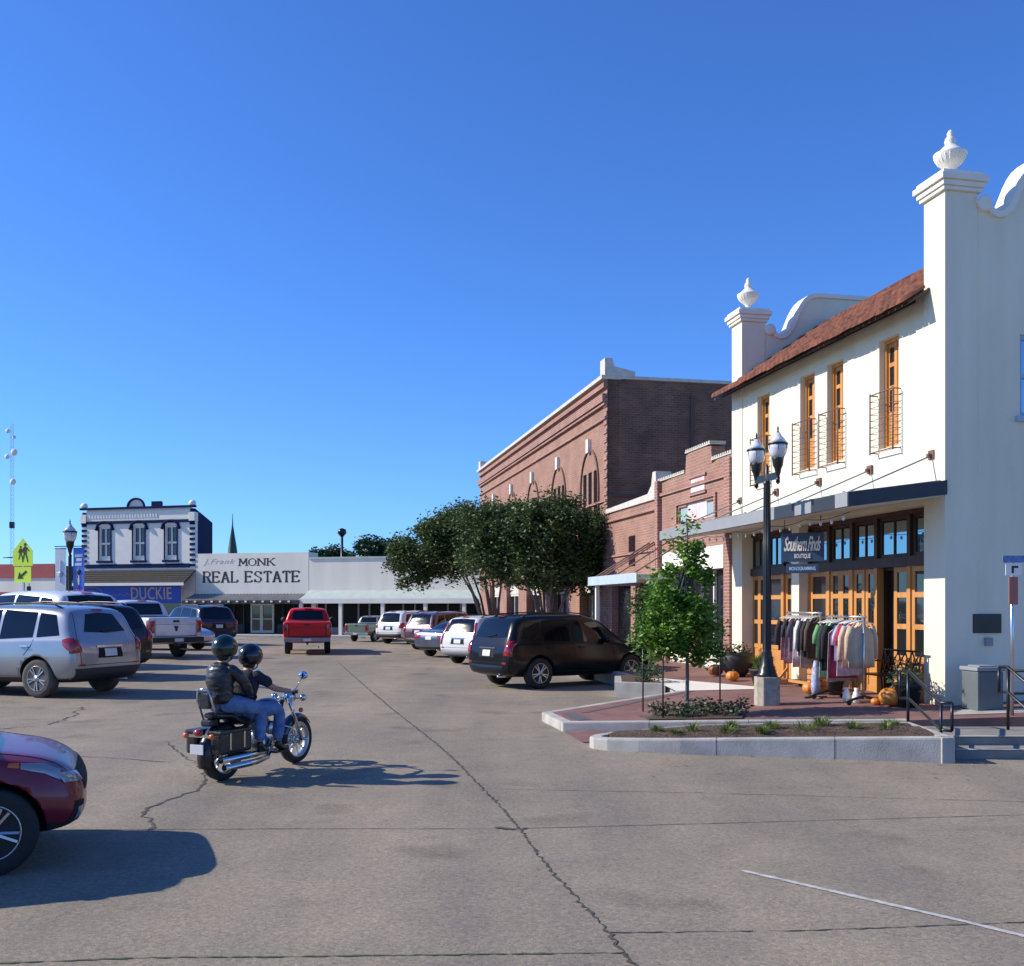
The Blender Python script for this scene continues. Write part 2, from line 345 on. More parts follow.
# slab-serif letters as strokes on a 4 x 6 grid
SL = {
 'R': ([((0,0),(0,6)),((0,6),(2.6,6)),((2.6,6),(3.4,5.2)),((3.4,5.2),(3.4,4)),((3.4,4),(2.6,3.2)),((2.6,3.2),(0,3.2)),((1.8,3.2),(3.6,0))], [(0,0),(3.6,0)], [(0,6)]),
 'E': ([((0,0),(0,6)),((0,6),(3.4,6)),((0,0),(3.4,0)),((0,3.1),(2.4,3.1)),((3.4,6),(3.4,4.9)),((3.4,0),(3.4,1.1)),((2.4,2.5),(2.4,3.7))], [(0,0)], [(0,6)]),
 'A': ([((0,0),(1.7,6)),((1.7,6),(3.6,0)),((.7,2),(2.9,2))], [(0,0),(3.6,0)], []),
 'L': ([((.3,0),(.3,6)),((.3,0),(3.4,0)),((3.4,0),(3.4,1.4))], [(.3,0)], [(.3,6)]),
 'S': ([((3.2,4.4),(3.2,6)),((3.2,5.6),(.8,6)),((.8,6),(.1,5.2)),((.1,5.2),(.1,4)),((.1,4),(3.3,2.2)),((3.3,2.2),(3.3,.9)),((3.3,.9),(2.5,0)),((2.5,0),(0,.3)),((0,0),(0,1.6))], [], []),
 'T': ([((1.8,0),(1.8,6)),((0,6),(3.6,6)),((0,6),(0,4.8)),((3.6,6),(3.6,4.8))], [(1.8,0)], []),
 'M': ([((0,0),(.3,6)),((.3,6),(2,1.4)),((2,1.4),(3.7,6)),((3.7,6),(4,0))], [(0,0),(4,0)], [(.2,6),(3.8,6)]),
 'O': ([((1.2,0),(0,1.4)),((0,1.4),(0,4.6)),((0,4.6),(1.2,6)),((1.2,6),(2.6,6)),((2.6,6),(3.8,4.6)),((3.8,4.6),(3.8,1.4)),((3.8,1.4),(2.6,0)),((2.6,0),(1.2,0))], [], []),
 'N': ([((0,0),(0,6)),((0,6),(3.6,0)),((3.6,0),(3.6,6))], [(0,0)], [(0,6),(3.6,6)]),
 'K': ([((0,0),(0,6)),((0,2.4),(3.2,6)),((1.2,3.6),(3.5,0))], [(0,0),(3.5,0)], [(0,6),(3.2,6)]),
}
def slab(word, x0, z0, w, h, y, th=1.15, thin=.6):
    mb = MB(); adv = 5.2; n = sum(1 if c != ' ' else .55 for c in word) * adv - (adv - 4)
    sx = w / n; sz = h / 6; x = x0; q = 0
    for c in word:
        if c == ' ': x += adv * .55 * sx; continue
        st, lo, hi = SL[c]
        for (a, b) in st:
            q += 1; vert = abs(a[0] - b[0]) < abs(a[1] - b[1]) * .8
            yy = y - .0006 * (q % 8)
            mb.bar((x + a[0] * sx, yy, z0 + a[1] * sz), (x + b[0] * sx, yy, z0 + b[1] * sz), .006, (th if vert else thin) * sx)
        for (a, b) in lo + hi:
            q += 1; mb.bar((x + (a - .85) * sx, y - .0006 * (q % 8), z0 + b * sz), (x + (a + .85) * sx, y - .0006 * (q % 8), z0 + b * sz), .006, thin * sx)
        x += adv * sx
    return mb

def skin_mesh(name, verts, edges, sub=2, ys=1.0):
    me = bpy.data.meshes.new(name); me.from_pydata([v[:3] for v in verts], edges, [])
    nb = {i: [] for i in range(len(verts))}
    for p, q in edges: nb[p].append(q); nb[q].append(p)
    seen = set(); roots = set()
    for i in range(len(verts)):
        if i in seen: continue
        roots.add(i); st = [i]
        while st:
            k = st.pop()
            if k in seen: continue
            seen.add(k); st += nb[k]
    bm = bmesh.new(); bm.from_mesh(me); sl_ = bm.verts.layers.skin.verify(); bm.verts.ensure_lookup_table()
    for i, v in enumerate(verts):
        q = bm.verts[i][sl_]; q.radius = (v[3], v[4] if len(v) > 4 else v[3]); q.use_root = (i in roots)
    bm.to_mesh(me); bm.free()
    o = bpy.data.objects.new(name + '_t', me); COL.objects.link(o)
    md = o.modifiers.new('s', 'SKIN'); md.use_smooth_shade = True; md.branch_smoothing = .6
    sb = o.modifiers.new('b', 'SUBSURF'); sb.levels = sub; sb.render_levels = sub
    dg = bpy.context.evaluated_depsgraph_get(); dg.update()
    r = bpy.data.meshes.new_from_object(o.evaluated_get(dg)); bpy.data.objects.remove(o)
    if ys != 1.0:
        for v in r.vertices: v.co.y *= ys
    return r
def skin(name, verts, edges, m, parent=None, sub=2, extra=None, fold=0.0):
    """extra: list of (verts, edges, yscale) chains merged into the same mesh"""
    r = skin_mesh(name, verts, edges, sub) if verts else bpy.data.meshes.new(name)
    if extra:
        bm = bmesh.new()
        if verts: bm.from_mesh(r)
        for v_, e_, ys in extra: bm.from_mesh(skin_mesh(name, v_, e_, sub, ys))
        r = bpy.data.meshes.new(name); bm.to_mesh(r); bm.free()
    if fold:
        ns = [v.normal.copy() for v in r.vertices]
        for v, n_ in zip(r.vertices, ns):
            q = v.co * 9; w_ = noise.noise(Vector((q.x, q.y, q.z * 2.2))) + .5 * noise.noise(Vector((q.x * 2.1, q.y * 2.1, q.z * 4.5)))
            v.co += n_ * w_ * fold
        r.update()
    r.name = name; r.materials.clear(); r.materials.append(m)
    for p in r.polygons: p.use_smooth = True; p.material_index = 0
    return link(name, r, parent)
# ------------------------------------------------------------------ ground and paving
MB().add([(-400, -60, 0), (400, -60, 0), (400, 600, 0), (-400, 600, 0)], [(0, 1, 2, 3)])
g = MB(); g.add([(-400, -60, 0), (400, -60, 0), (400, 600, 0), (-400, 600, 0)], [(0, 1, 2, 3)])
tag(g.build('ground', M['ground']), kind='structure')

def strip(pts, w, m, name, z=.004, jit=0.0, jw=0.0, seg=.12):
    """thin ribbon following a polyline on the ground"""
    rnd = random.Random(len(pts) * 7 + int(w * 1e4)); P = []
    for a, b in zip(pts, pts[1:]):
        n = max(1, int((b - a).length / seg))
        for i in range(n): P.append(a.lerp(b, i / n))
    P.append(pts[-1]); vs = []; fs = []
    for i, p in enumerate(P):
        d = (P[min(i + 1, len(P) - 1)] - P[max(i - 1, 0)]).normalized(); nr = Vector((-d.y, d.x, 0))
        off = rnd.gauss(0, jit) if jit else 0; ww = w * (1 + (rnd.uniform(-jw, jw) if jw else 0)) / 2
        q = p + nr * off
        for sgn in (-1, 1): v = q + nr * ww * sgn; vs.append((v.x, v.y, p.z + z))
    for i in range(len(P) - 1): fs.append((2 * i, 2 * i + 1, 2 * i + 3, 2 * i + 2))
    mb = MB(); mb.add(vs, fs); o = mb.build(name, m); tag(o, kind='structure'); return o
PX = lambda L: [G(x, y) for x, y in L]
strip(PX([(339, 663), (366, 687), (398, 714), (433, 741), (456, 761), (480, 786), (505, 812), (519, 829), (550, 870), (573, 894), (605, 929), (624, 952), (660, 1000)]), .017, M['tar'], 'pavement_crack', jit=.009, jw=.95, seg=.035)
strip(PX([(75, 830), (300, 829), (505, 829), (700, 824), (1100, 813)]), .010, M['tar'], 'pavement_joint', jit=.003, jw=.5)
strip(PX([(495, 828), (512, 830), (528, 829)]), .035, M['tar'], 'pavement_crack', z=.008, jit=.01, jw=.6, seg=.03)
strip(PX([(-60, 966), (150, 958), (300, 957), (624, 953)]), .014, M['moss'], 'pavement_joint', jit=.003, jw=.8, seg=.04)
strip(PX([(607, 933), (800, 931), (1100, 920)]), .010, M['tar'], 'pavement_joint', jit=.005, jw=.8, seg=.05)
strip(PX([(480, 789), (700, 793), (1024, 802)]), .007, M['tar'], 'pavement_joint', jit=.006, jw=.9)
strip(PX([(205, 783), (196, 791), (178, 797), (148, 808), (143, 815), (152, 823), (152, 830)]), .03, M['tar'], 'pavement_crack', jit=.015, jw=.8, seg=.06)
strip(PX([(165, 741), (178, 752), (190, 760), (203, 768), (205, 783)]), .02, M['tar'], 'pavement_crack', jit=.02, jw=.8, seg=.08)
strip(PX([(-40, 732), (0, 729), (49, 725), (74, 716), (82, 707)]), .03, M['tar'], 'pavement_crack', jit=.03, jw=.8, seg=.1)
strip(PX([(65, 756), (110, 758), (165, 762)]), .014, M['tar'], 'pavement_crack', jit=.006, jw=.8)
strip(PX([(372, 702), (470, 703), (600, 706)]), .010, M['tar'], 'pavement_joint', jit=.008, jw=.9)
strip(PX([(742, 871), (860, 898), (960, 921), (1100, 955)]), .048, M['paintline'], 'painted_bay_line', z=.005, jit=.0012, jw=.22, seg=.03)
for (a, b) in (((-10, 706), (62, 702)), ((150, 672), (190, 667)), ((355, 655), (430, 661))):
    pass

def slabpoly(name, poly, m, zf=None, skirt=None, dz=0.0, th=None):
    """walkable slab: polygon (x,y) with top following zf and sides to below ground"""
    zf = zf or walkz; n = len(poly)
    top = [(x, y, zf(x, y) + dz) for x, y in poly]; bot = [(x, y, -.05 if th is None else zf(x, y) + dz - th) for x, y in poly]
    mb = MB(); mb.add(top + bot, [tuple(range(n))] + [(i, (i + 1) % n, n + (i + 1) % n, n + i) for i in range(n)])
    return tag(mb.build(name, m), kind='structure')
def xy(v): return (v.x, v.y)
Apt = (.48, 16.1); Bpt = (.75, 14.74); Cpt = (3.36, 18.9)
near = [Bpt, (3.5, 14.1), (5.4, 13.62), (16, 13.2)]
walk = [Apt] + near + [xy(KS(14, 4)), xy(KS(2, 42)), xy(KS(-2.26, 42)), Cpt]
slabpoly('pavement', walk, M['pavers'])
def kerb(pts, w=.15, m='concrete', h0=-.05, dz=.006, name='kerb', bev=.02, zf=None):
    zf = zf or walkz
    mb = MB(); P = [Vector((x, y, 0)) for x, y in pts]; n = len(P); L = []; Rr = []
    for i, p in enumerate(P):
        d1 = (P[i] - P[i - 1]).normalized() if i else (P[1] - P[0]).normalized(); d2 = (P[i + 1] - P[i]).normalized() if i < n - 1 else d1
        d = (d1 + d2).normalized(); nr = Vector((-d.y, d.x, 0)); k = 1 / max(.4, d.dot(d2)); L.append(p); Rr.append(p + nr * w * k)
    vs = []; fs = []
    for i in range(n):
        a, b = L[i] + (L[i] - Rr[i]).normalized() * .004, Rr[i]
        vs += [(a.x, a.y, h0), (a.x, a.y, zf(a.x, a.y) + dz), (b.x, b.y, zf(b.x, b.y) + dz), (b.x, b.y, h0)]
    for i in range(n - 1):
        a, b = 4 * i, 4 * i + 4
        fs += [(a, a + 1, b + 1, b), (a + 1, a + 2, b + 2, b + 1), (a + 2, a + 3, b + 3, b + 2)]
    fs += [(0, 3, 2, 1), (4 * n - 4, 4 * n - 3, 4 * n - 2, 4 * n - 1)]
    mb.add(vs, fs); jm = MB(); acc = .6
    for p, q in zip(P, P[1:]):
        d = q - p; L_ = d.length; d.normalize(); nr = Vector((-d.y, d.x, 0)); s = 1.4 - acc
        while s < L_ - .05 and w > .1:
            c = p + d * s; z = zf(c.x, c.y) + dz; jm.add([(c + nr * k + d * j + Vector((0, 0, zz))) for j in (-.005, .005) for (k, zz) in ((-.0065, .0), (-.0065, z - .018), (.016, z + .0025), (w - .01, z + .0025))], [(0, 1, 5, 4), (1, 2, 6, 5), (2, 3, 7, 6)]); s += 1.4
        acc = (acc + L_) % 1.4
    if jm.v: tag(jm.build('kerb_joint', M['tar']), kind='structure')
    return tag(mb.build(name, M[m], bevel=bev), kind='structure')
kerb([xy(KS(-2.26, 42)), Cpt, Apt, Bpt, (3.5, 14.1), (5.4, 13.62)], .16)
# grey paver bands
def band(a, b, w, name='paver_band', dz=.005):
    a = Vector((*a, 0)); b = Vector((*b, 0)); d = (b - a).normalized(); nr = Vector((-d.y, d.x, 0)) * w
    q = [a, b, b + nr, a + nr]; mb = MB(); mb.add([(v.x, v.y, walkz(v.x, v.y) + dz) for v in q], [(0, 1, 2, 3)])
    tag(mb.build(name, M['paver_band']), kind='structure')
band((.98, 14.9), (.78, 15.85), -.22); band((1.1, 15.9), (3.3, 18.6), -.12)
band((2.35, 14.55), (1.9, 15.1), -.18); band((2.5, 14.48), (5.3, 13.84), .1)
# pale concrete apron by the parking bay
mb = MB(); q = [(3.0, 18.35), (3.45, 18.95), (3.32, 20.5), (4.9, 18.0), (4.5, 17.75)]
q = [(3.05, 18.6), (4.75, 18.35), (4.55, 18.9), (3.2, 21.3), (2.95, 21.3)]
mb.add([(x, y, walkz(x, y) + .009) for x, y in q], [tuple(range(len(q)))]); tag(mb.build('concrete_apron', M['white']), kind='structure')
# raised corner bed in front of the dark car
cz = lambda x, y: .30
slabpoly('raised_kerb_bed', [(2.08, 20.3), (3.05, 19.9), (3.0, 22.3), (2.3, 22.4)], M['concrete'], cz)
slabpoly('bed_soil', [(2.25, 20.5), (2.9, 20.25), (2.88, 22.2), (2.42, 22.25)], M['soil'], cz, dz=.015, th=.1)
# long planter at the corner
pz = lambda x, y: .14 + .039 * (x - 1.04)
def planter_pts():
    out = [(1.30, 13.42), (1.10, 13.28), (1.02, 13.10), (1.06, 12.93), (1.22, 12.80), (1.6, 12.64), (2.1, 12.48), (3.0, 12.28), (5.2, 11.74)]
    return out
PO = planter_pts()
kerb(PO, .15, zf=pz, name='planter_kerb', bev=.025)
kerb([(5.2, 11.74), (5.28, 13.3)], .15, zf=pz, name='planter_kerb', bev=.01)
kerb([(5.28, 13.3), (3.6, 13.72), (2.5, 13.86), (1.30, 13.42)], .06, zf=pz, name='planter_kerb', bev=.01)
inner = [(1.38, 13.3), (1.22, 13.08), (1.3, 12.96), (1.68, 12.8), (2.15, 12.63), (3.03, 12.42), (5.06, 11.93), (5.14, 13.26), (3.58, 13.64), (2.5, 13.78)]
mbs = MB(); ns_ = 60; ms_ = 14; vs = []; fs = []
def lerp_poly(pl, t):
    for (a_, b_) in zip(pl, pl[1:]):
        if a_[0] <= t <= b_[0]: f = (t - a_[0]) / (b_[0] - a_[0]); return a_[1] + (b_[1] - a_[1]) * f
    return pl[-1][1]
fr_ = [(1.26, 12.99), (1.34, 12.93), (1.68, 12.78), (2.15, 12.61), (3.03, 12.40), (5.09, 11.91)]; bk_ = [(1.26, 13.1), (1.4, 13.35), (2.5, 13.80), (3.6, 13.66), (5.09, 13.30)]
for i in range(ns_ + 1):
    x = 1.26 + (5.09 - 1.26) * i / ns_; y0, y1 = lerp_poly(fr_, x), lerp_poly(bk_, x)
    for j in range(ms_ + 1):
        t = j / ms_; y = y0 + (y1 - y0) * t; e_ = min(t, 1 - t) * 2
        vs.append((x, y, pz(x, y) - .012 + .05 * min(1, e_ * 2.2) + .018 * noise.noise(Vector((x * 6, y * 6, 0)))))
for i in range(ns_):
    for j in range(ms_): k = i * (ms_ + 1) + j; fs.append((k, k + ms_ + 1, k + ms_ + 2, k + 1))
mbs.smooth = True; mbs.add(vs, fs); tag(mbs.build('planter_soil', M['soil']), kind='structure')
# brick walk between planter and pavement at street level
mb = MB(); q = [(.95, 13.5), (1.3, 13.44), (2.5, 13.87), (3.6, 13.73), (5.3, 13.31), (5.4, 13.6), (3.5, 14.08), (.76, 14.72)]
mb.add([(x, y, max(.012, walkz(x, y) - .13)) for x, y in q], [tuple(range(len(q)))]); tag(mb.build('brick_walk', M['pavers']), kind='structure')
# steps at right
def box_struct(name, x0, x1, y0, y1, z0, z1, m, rz=0.0, bev=.012):
    mb = MB(); mb.box(x0, x1, y0, y1, z0, z1); return tag(mb.build(name, m, bevel=bev), kind='structure')
box_struct('step', 5.36, 12, 12.5, 13.64, -.05, .215, M['concrete_d'])
box_struct('step', 5.36, 12, 12.08, 12.496, -.05, .11, M['concrete_d'])
mb = MB(); mb.box(5.37, 12, 12.49, 12.58, .2165, .222); mb.box(5.37, 12, 12.07, 12.16, .1115, .117)
tag(mb.build('step_nosing', M['concrete']), kind='structure')
mb = MB(); q = [(6.1, 13.95), (16, 13.5), (16, 13.9), (6.5, 14.45)]
mb.add([(x, y, walkz(x, y) + .008) for x, y in q], [(0, 1, 2, 3)]); tag(mb.build('concrete_landing_edge', M['concrete']), kind='structure')

# tree pit in the brick pavement
mb = MB(); q = [(1.95, 14.62), (3.3, 14.35), (3.62, 15.35), (2.3, 15.65)]
mb.add([(x, y, walkz(x, y) + .02) for x, y in q], [(0, 1, 2, 3)]); tag(mb.build('tree_pit_soil', M['soil']), kind='structure')

# ------------------------------------------------------------------ cream stucco shop
bz = .0
sh = empty('stucco_shop_building', O_, A)
tag(sh, 'cream stucco two storey shop with red tile roof, pier urns and orange wooden doors', 'building')
LEN = 7.52; DEP = 10.5
Wn = [(1.47, 4.46, 6.27), (3.16, 4.46, 6.27), (4.17, 4.46, 6.27), (6.02, 4.46, 6.27)]
holes = [(s - .28, s + .28, a, b) for s, a, b in Wn] + [(.25, 4.5, -1, 3.42), (4.8, 7.08, -1, 3.42)]
fn = lambda u, d, z: Vector((d, u, z))
mb = MB(); mb.wall(.02, LEN - .02, -.05, 6.75, holes, fn, .32)
mb.build('street_wall', M['stucco'], sh)
def gable_profile():
    L = [(.5, 7.98), (.64, 7.97), (.70, 7.93), (.75, 7.87), (.82, 7.82), (.90, 7.80), (.98, 7.82), (1.06, 7.88), (1.13, 7.97), (1.19, 8.09), (1.25, 8.23), (1.31, 8.37), (1.38, 8.50), (1.46, 8.61), (1.56, 8.70), (1.68, 8.75), (1.82, 8.77)]
    Rr = [(DEP - x, z) for x, z in L][::-1]
    return L + Rr
gp = gable_profile()
for y0, nm in ((0.0, 'gable_wall'), (LEN - .5 + .02, 'gable_wall')):
    poly = [(.02, -.05), (.02, 6.6), (.5, 6.6)] + gp + [(DEP - .02, -.05)]
    mb = MB()
    if y0 == 0:
        # window hole near the photo's right edge: split into bands
        hz0, hz1, hx0, hx1 = 4.75, 6.0, 1.28, 2.1
        mb.wall(.02, DEP - .02, -.05, 7.0, [(hx0, hx1, hz0, hz1)], lambda u, d, z: Vector((u, y0 + d, z)), .34)
        mb.prism([(.02, 7.0)] + gp + [(DEP - .02, 7.0)], (0, y0, 0), (1, 0, 0), (0, 0, 1), (0, 1, 0), .34)
    else:
        mb.prism(poly, (0, y0, 0), (1, 0, 0), (0, 0, 1), (0, 1, 0), .34)
    w = mb.build(nm, M['stucco'], sh)
    # coping following the curve
    mb = MB(); yy = y0; nn = len(gp); up = []; dn = []
    for q in range(nn):
        a_, b_ = gp[max(0, q - 1)], gp[min(nn - 1, q + 1)]; tx, tz = b_[0] - a_[0], b_[1] - a_[1]; ll = math.hypot(tx, tz); nx_, nz_ = -tz / ll, tx / ll
        up.append((gp[q][0] + nx_ * .035, gp[q][1] + nz_ * .035)); dn.append((gp[q][0] - nx_ * .06, gp[q][1] - nz_ * .06))
    vs = [(x, yy + s_, z) for s_ in (-.05, .39) for x, z in up + dn]; fs = []
    for q in range(nn - 1):
        k = 2 * nn; fs += [(q, q + 1, nn + q + 1, nn + q), (k + q, k + nn + q, k + nn + q + 1, k + q + 1), (q, k + q, k + q + 1, q + 1), (nn + q, nn + q + 1, k + nn + q + 1, k + nn + q)]
    fs += [(0, nn, 3 * nn, 2 * nn), (nn - 1, 3 * nn - 1, 4 * nn - 1, 2 * nn - 1)]
    mb.add(vs, fs)
    mb.lathe([(.10, -.075), (.12, -.065), (.12, .40), (.10, .41)], (.645, yy, 7.93), 24, 'y')
    mb.build('coping', M['stucco_trim'], w)
mb = MB(); mb.box(DEP - .3, DEP - .02, .35, LEN - .5, -.05, 6.7); mb.build('rear_wall', M['stucco'], sh)
for y0 in (-.02, LEN - .5):
    p = MB(); p.box(-.02, .53, y0, y0 + .52, -.05, 8.08); pr = p.build('corner_pier', M['stucco'], sh, bevel=.01)
    c = MB()
    c.box(-.07, .58, y0 - .05, y0 + .57, 8.08, 8.14); c.box(-.10, .61, y0 - .08, y0 + .60, 8.14, 8.22)
    c.box(-.14, .65, y0 - .12, y0 + .64, 8.22, 8.31); c.box(-.10, .61, y0 - .08, y0 + .60, 8.31, 8.37)
    c.build('pier_cap', M['stucco_trim'], pr, bevel=.012)
    u = MB(); cx, cy = .255, y0 + .26
    u.lathe([(.13, 0), (.13, .035), (.075, .07), (.055, .12), (.08, .16), (.16, .22), (.215, .30), (.24, .36), (.245, .385), (.21, .40), (.17, .43), (.10, .50), (.07, .53), (.085, .57), (.075, .62), (.045, .66), (.05, .70), (.028, .74), (.005, .76)], (cx, cy, 8.37), 24)
    for j in range(20):
        a = 2 * math.pi * j / 20
        u.tube([(cx + math.cos(a) * .10, cy + math.sin(a) * .10, 8.37 + .175), (cx + math.cos(a) * .188, cy + math.sin(a) * .188, 8.37 + .26), (cx + math.cos(a) * .232, cy + math.sin(a) * .232, 8.37 + .34)], [.006, .010, .008], 5)
    u.build('urn', M['white'], pr)
# tile roof
rf = MB(); x0, z0, x1, z1 = -.40, 6.52, 1.7, 7.93
rf.add([(x0, .5, z0 - .03), (x1, .5, z1 - .03), (x1, LEN - .5, z1 - .03), (x0, LEN - .5, z0 - .03), (x0, .5, z0 - .07), (x1, .5, z1 - .09), (x1, LEN - .5, z1 - .09), (x0, LEN - .5, z0 - .07)], [(0, 1, 2, 3), (7, 6, 5, 4), (0, 4, 5, 1), (2, 6, 7, 3), (0, 3, 7, 4), (1, 5, 6, 2)])
# overhang in front of piers
for (ya, yb) in ((.34, .5), (LEN - .5, LEN + .12)):
    rf.add([(x0, ya, z0 - .03), (-.03, ya, z0 + .21), (-.03, yb, z0 + .21), (x0, yb, z0 - .03), (x0, ya, z0 - .07), (-.03, ya, z0 + .17), (-.03, yb, z0 + .17), (x0, yb, z0 - .07)], [(0, 1, 2, 3), (7, 6, 5, 4), (0, 4, 5, 1), (2, 6, 7, 3), (0, 3, 7, 4), (1, 5, 6, 2)])
roof = rf.build('roof', M['wood_d'], sh)
tl = MB(); rnd = random.Random(4); ny = 40; step = (LEN + .12 - .38) / ny
slope = (z1 - z0) / (x1 - x0); ln = .36
for j in range(ny):
    y = .42 + step * j; inner_only = (y > LEN - .52) or (y < .54)
    nrow = 1 if inner_only else 7
    for i in range(nrow):
        xs = x0 - .10 + i * ln + rnd.uniform(-.01, .01); xe = xs + ln + .05
        rr = .094 + rnd.uniform(-.006, .006); za = z0 + (xs - x0) * slope + .03 + rnd.uniform(-.01, .01); zb = z0 + (xe - x0) * slope
        vs = []; n = 7
        for q, (xx, zz, r_) in enumerate(((xs, za, rr), (xe, zb, rr * .85))):
            for t in range(n):
                a = math.pi * t / (n - 1); vs.append((xx, y + math.cos(a) * r_ * .93, zz + math.sin(a) * r_ * .95))
        fs = [(t, t + 1, n + t + 1, n + t) for t in range(n - 1)] + [tuple(range(n))[::-1]]
        tl.smooth = True; tl.add(vs, fs)
tl.build('roof_tiles', M['tile'], roof, fixn=False)
rb = MB(); rb.box(x1 - .05, DEP - .3, .34, LEN - .5, 7.6, 7.7); rb.build('flat_roof', M['grey'], roof)
eb = MB(); eb.bar((-.22, .37, z0 + .0), (-.22, LEN + .10, z0 + .0), .05, .05); eb.build('eave_board', M['wood_d'], roof)
# upper windows and balconettes
for s, a, b in Wn:
    f = MB(); y0, y1 = s - .28, s + .28
    for (u0, u1, v0, v1) in ((y0, y0 + .05, a, b), (y1 - .05, y1, a, b), (y0 + .05, y1 - .05, b - .06, b), (y0 + .05, y1 - .05, a, a + .05)):
        f.box(.10, .2, u0, u1, v0, v1)
    f.box(.13, .19, s - .03, s + .03, a + .05, b - .06)
    for side in (-1, 1):
        c = s + side * .13; lo, hi = c - .1, c + .1
        f.box(.14, .18, lo, lo + .035, a + .05, b - .06); f.box(.14, .18, hi - .035, hi, a + .05, b - .06)
        for zz in (a + .05, a + .55, a + .98, a + 1.36, b - .13): f.box(.14, .18, lo + .035, hi - .035, zz, zz + .07)
        f.box(.15, .175, lo + .035, hi - .035, a + .12, a + .55)
    fo = f.build('window', M['wood'], sh)
    gl = MB(); gl.box(.16, .17, y0 + .04, y1 - .04, a + .56, b - .08); gl.build('pane', M['glass'], fo)
    r_ = MB(); X = -.14; ya, yb = s - .33, s + .33; za, zb = a - .06, a + .90
    for zz in (za, zb): r_.tube([(0, ya, zz), (X, ya, zz), (X, yb, zz), (0, yb, zz)], .011, 6)
    for yy in (ya, yb): r_.tube([(X, yy, za - .03), (X, yy, zb + .03)], .013, 6)
    for k in range(1, 9):
        zz = za + (zb - za) * k / 9; r_.tube([(0, ya, zz), (X, ya, zz), (X, yb, zz), (0, yb, zz)], .005, 4)
    r_.build('balcony_rail', M['rust'], sh)
# small blue-framed window in the side wall
f = MB()
for (u0, u1, v0, v1) in ((1.28, 1.35, 4.75, 6.0), (2.03, 2.1, 4.75, 6.0), (1.35, 2.03, 5.93, 6.0), (1.35, 2.03, 4.75, 4.82), (1.35, 2.03, 5.34, 5.41)): f.box(u0, u1, .05, .12, v0, v1)
f.box(1.2, 2.18, -.06, .04, 4.66, 4.745)
fo = f.build('side_window', mat('pale_blue_frame', (.35, .45, .60), .6), sh)
MB().box(1.34, 2.04, .08, .09, 4.8, 5.95).build('pane', M['glass_sky'], fo)
# dark interior behind the doors
iv = MB(); iv.box(1.6, 1.65, .35, LEN - .5, 0, 6.6); iv.box(.3, 1.6, 3.9 + .6, 4.8, 0.0, 3.4); iv.build('interior_partition', M['void'], sh)
# shopfront joinery
def leaf_door(mbw, mbg, y0, y1, x, zt=2.50, zb=.36, low=.95):
    st = .085
    mbw.box(x, x + .045, y0, y0 + st, zb, zt); mbw.box(x, x + .045, y1 - st, y1, zb, zt)
    rails = [zb, low, low + .52, low + 1.04, zt - .09]
    for k, z in enumerate(rails): mbw.box(x + .002, x + .043, y0 + st, y1 - st, z, z + (.12 if k == 0 else .085))
    mbw.box(x + .015, x + .03, y0 + st, y1 - st, zb + .12, low)
    mbg.box(x + .02, x + .026, y0 + st, y1 - st, low + .085, zt - .09)
fr = MB(); fr2 = MB(); X = .24
for (a, b, dv) in ((.25, 4.5, [.25, 1.22, 2.17, 2.95, 3.75, 4.5]), (4.8, 7.08, [4.8, 5.55, 6.3, 7.08])):
    fr.box(X - .04, X + .08, a, b, 3.34, 3.42); fr.box(X - .06, X + .08, a, b, 2.5, 2.66)
    for d in dv:
        lo = max(a, d - .045); hi = min(b, d + .045); fr.box(X - .05, X + .08, lo, hi, 2.66, 3.34); fr2.box(X - .05, X + .08, lo, hi, .30, 2.5)
    for p, q in zip(dv, dv[1:]):
        lo, hi = p + .045, q - .045; m = (lo + hi) / 2
        fr.box(X, X + .05, lo, lo + .07, 2.66, 3.34); fr.box(X, X + .05, hi - .07, hi, 2.66, 3.34)
        fr.box(X, X + .05, lo + .07, hi - .07, 2.66, 2.72); fr.box(X, X + .05, lo + .07, hi - .07, 3.28, 3.34); fr.box(X, X + .05, m - .015, m + .015, 2.72, 3.28)
fro = fr.build('transom_frame', M['wood_d'], sh)
gg = MB()
gg.box(X + .02, X + .03, .3, 4.46, 2.7, 3.26); gg.box(X + .02, X + .03, 4.85, 7.04, 2.7, 3.26); gg.build('transom_glass', M['glass_sky'], fro)
fr2.build('door_posts', M['wood'], sh)
dspec = [(.295, .735, 0), (.735, 1.175, 0), (1.265, 1.70, 0), (2.215, 2.56, 1), (2.56, 2.905, 0), (2.995, 3.35, 0), (3.35, 3.705, 0), (3.795, 4.455, 0), (4.845, 5.505, 1), (5.595, 6.255, 1), (6.345, 6.69, 0), (6.69, 7.035, 0)]
for (a, b, dk) in dspec:
    w_ = MB(); g_ = MB(); leaf_door(w_, g_, a, b, X - (.0 if (a * 10) % 2 < 1 else .02))
    d = w_.build('door', M['wood'], sh); g_.build('pane', M['glass'], d)
# recessed double door, one leaf standing inward
for (a, b, xx) in ((1.72, 2.125, .45),):
    w_ = MB(); g_ = MB(); leaf_door(w_, g_, a, b, xx)
    d = w_.build('door', M['wood_d'], sh); tag(d, 'dark recessed shop door'); g_.build('pane', M['glass'], d)
rc = MB(); rc.box(.33, .6, 1.66, 1.72, .3, 2.5); rc.box(.33, .6, 2.13, 2.2, .3, 2.5); rc.box(.33, .6, 1.72, 2.13, 2.45, 2.5); rc.build('door_recess', M['wood_d'], sh)
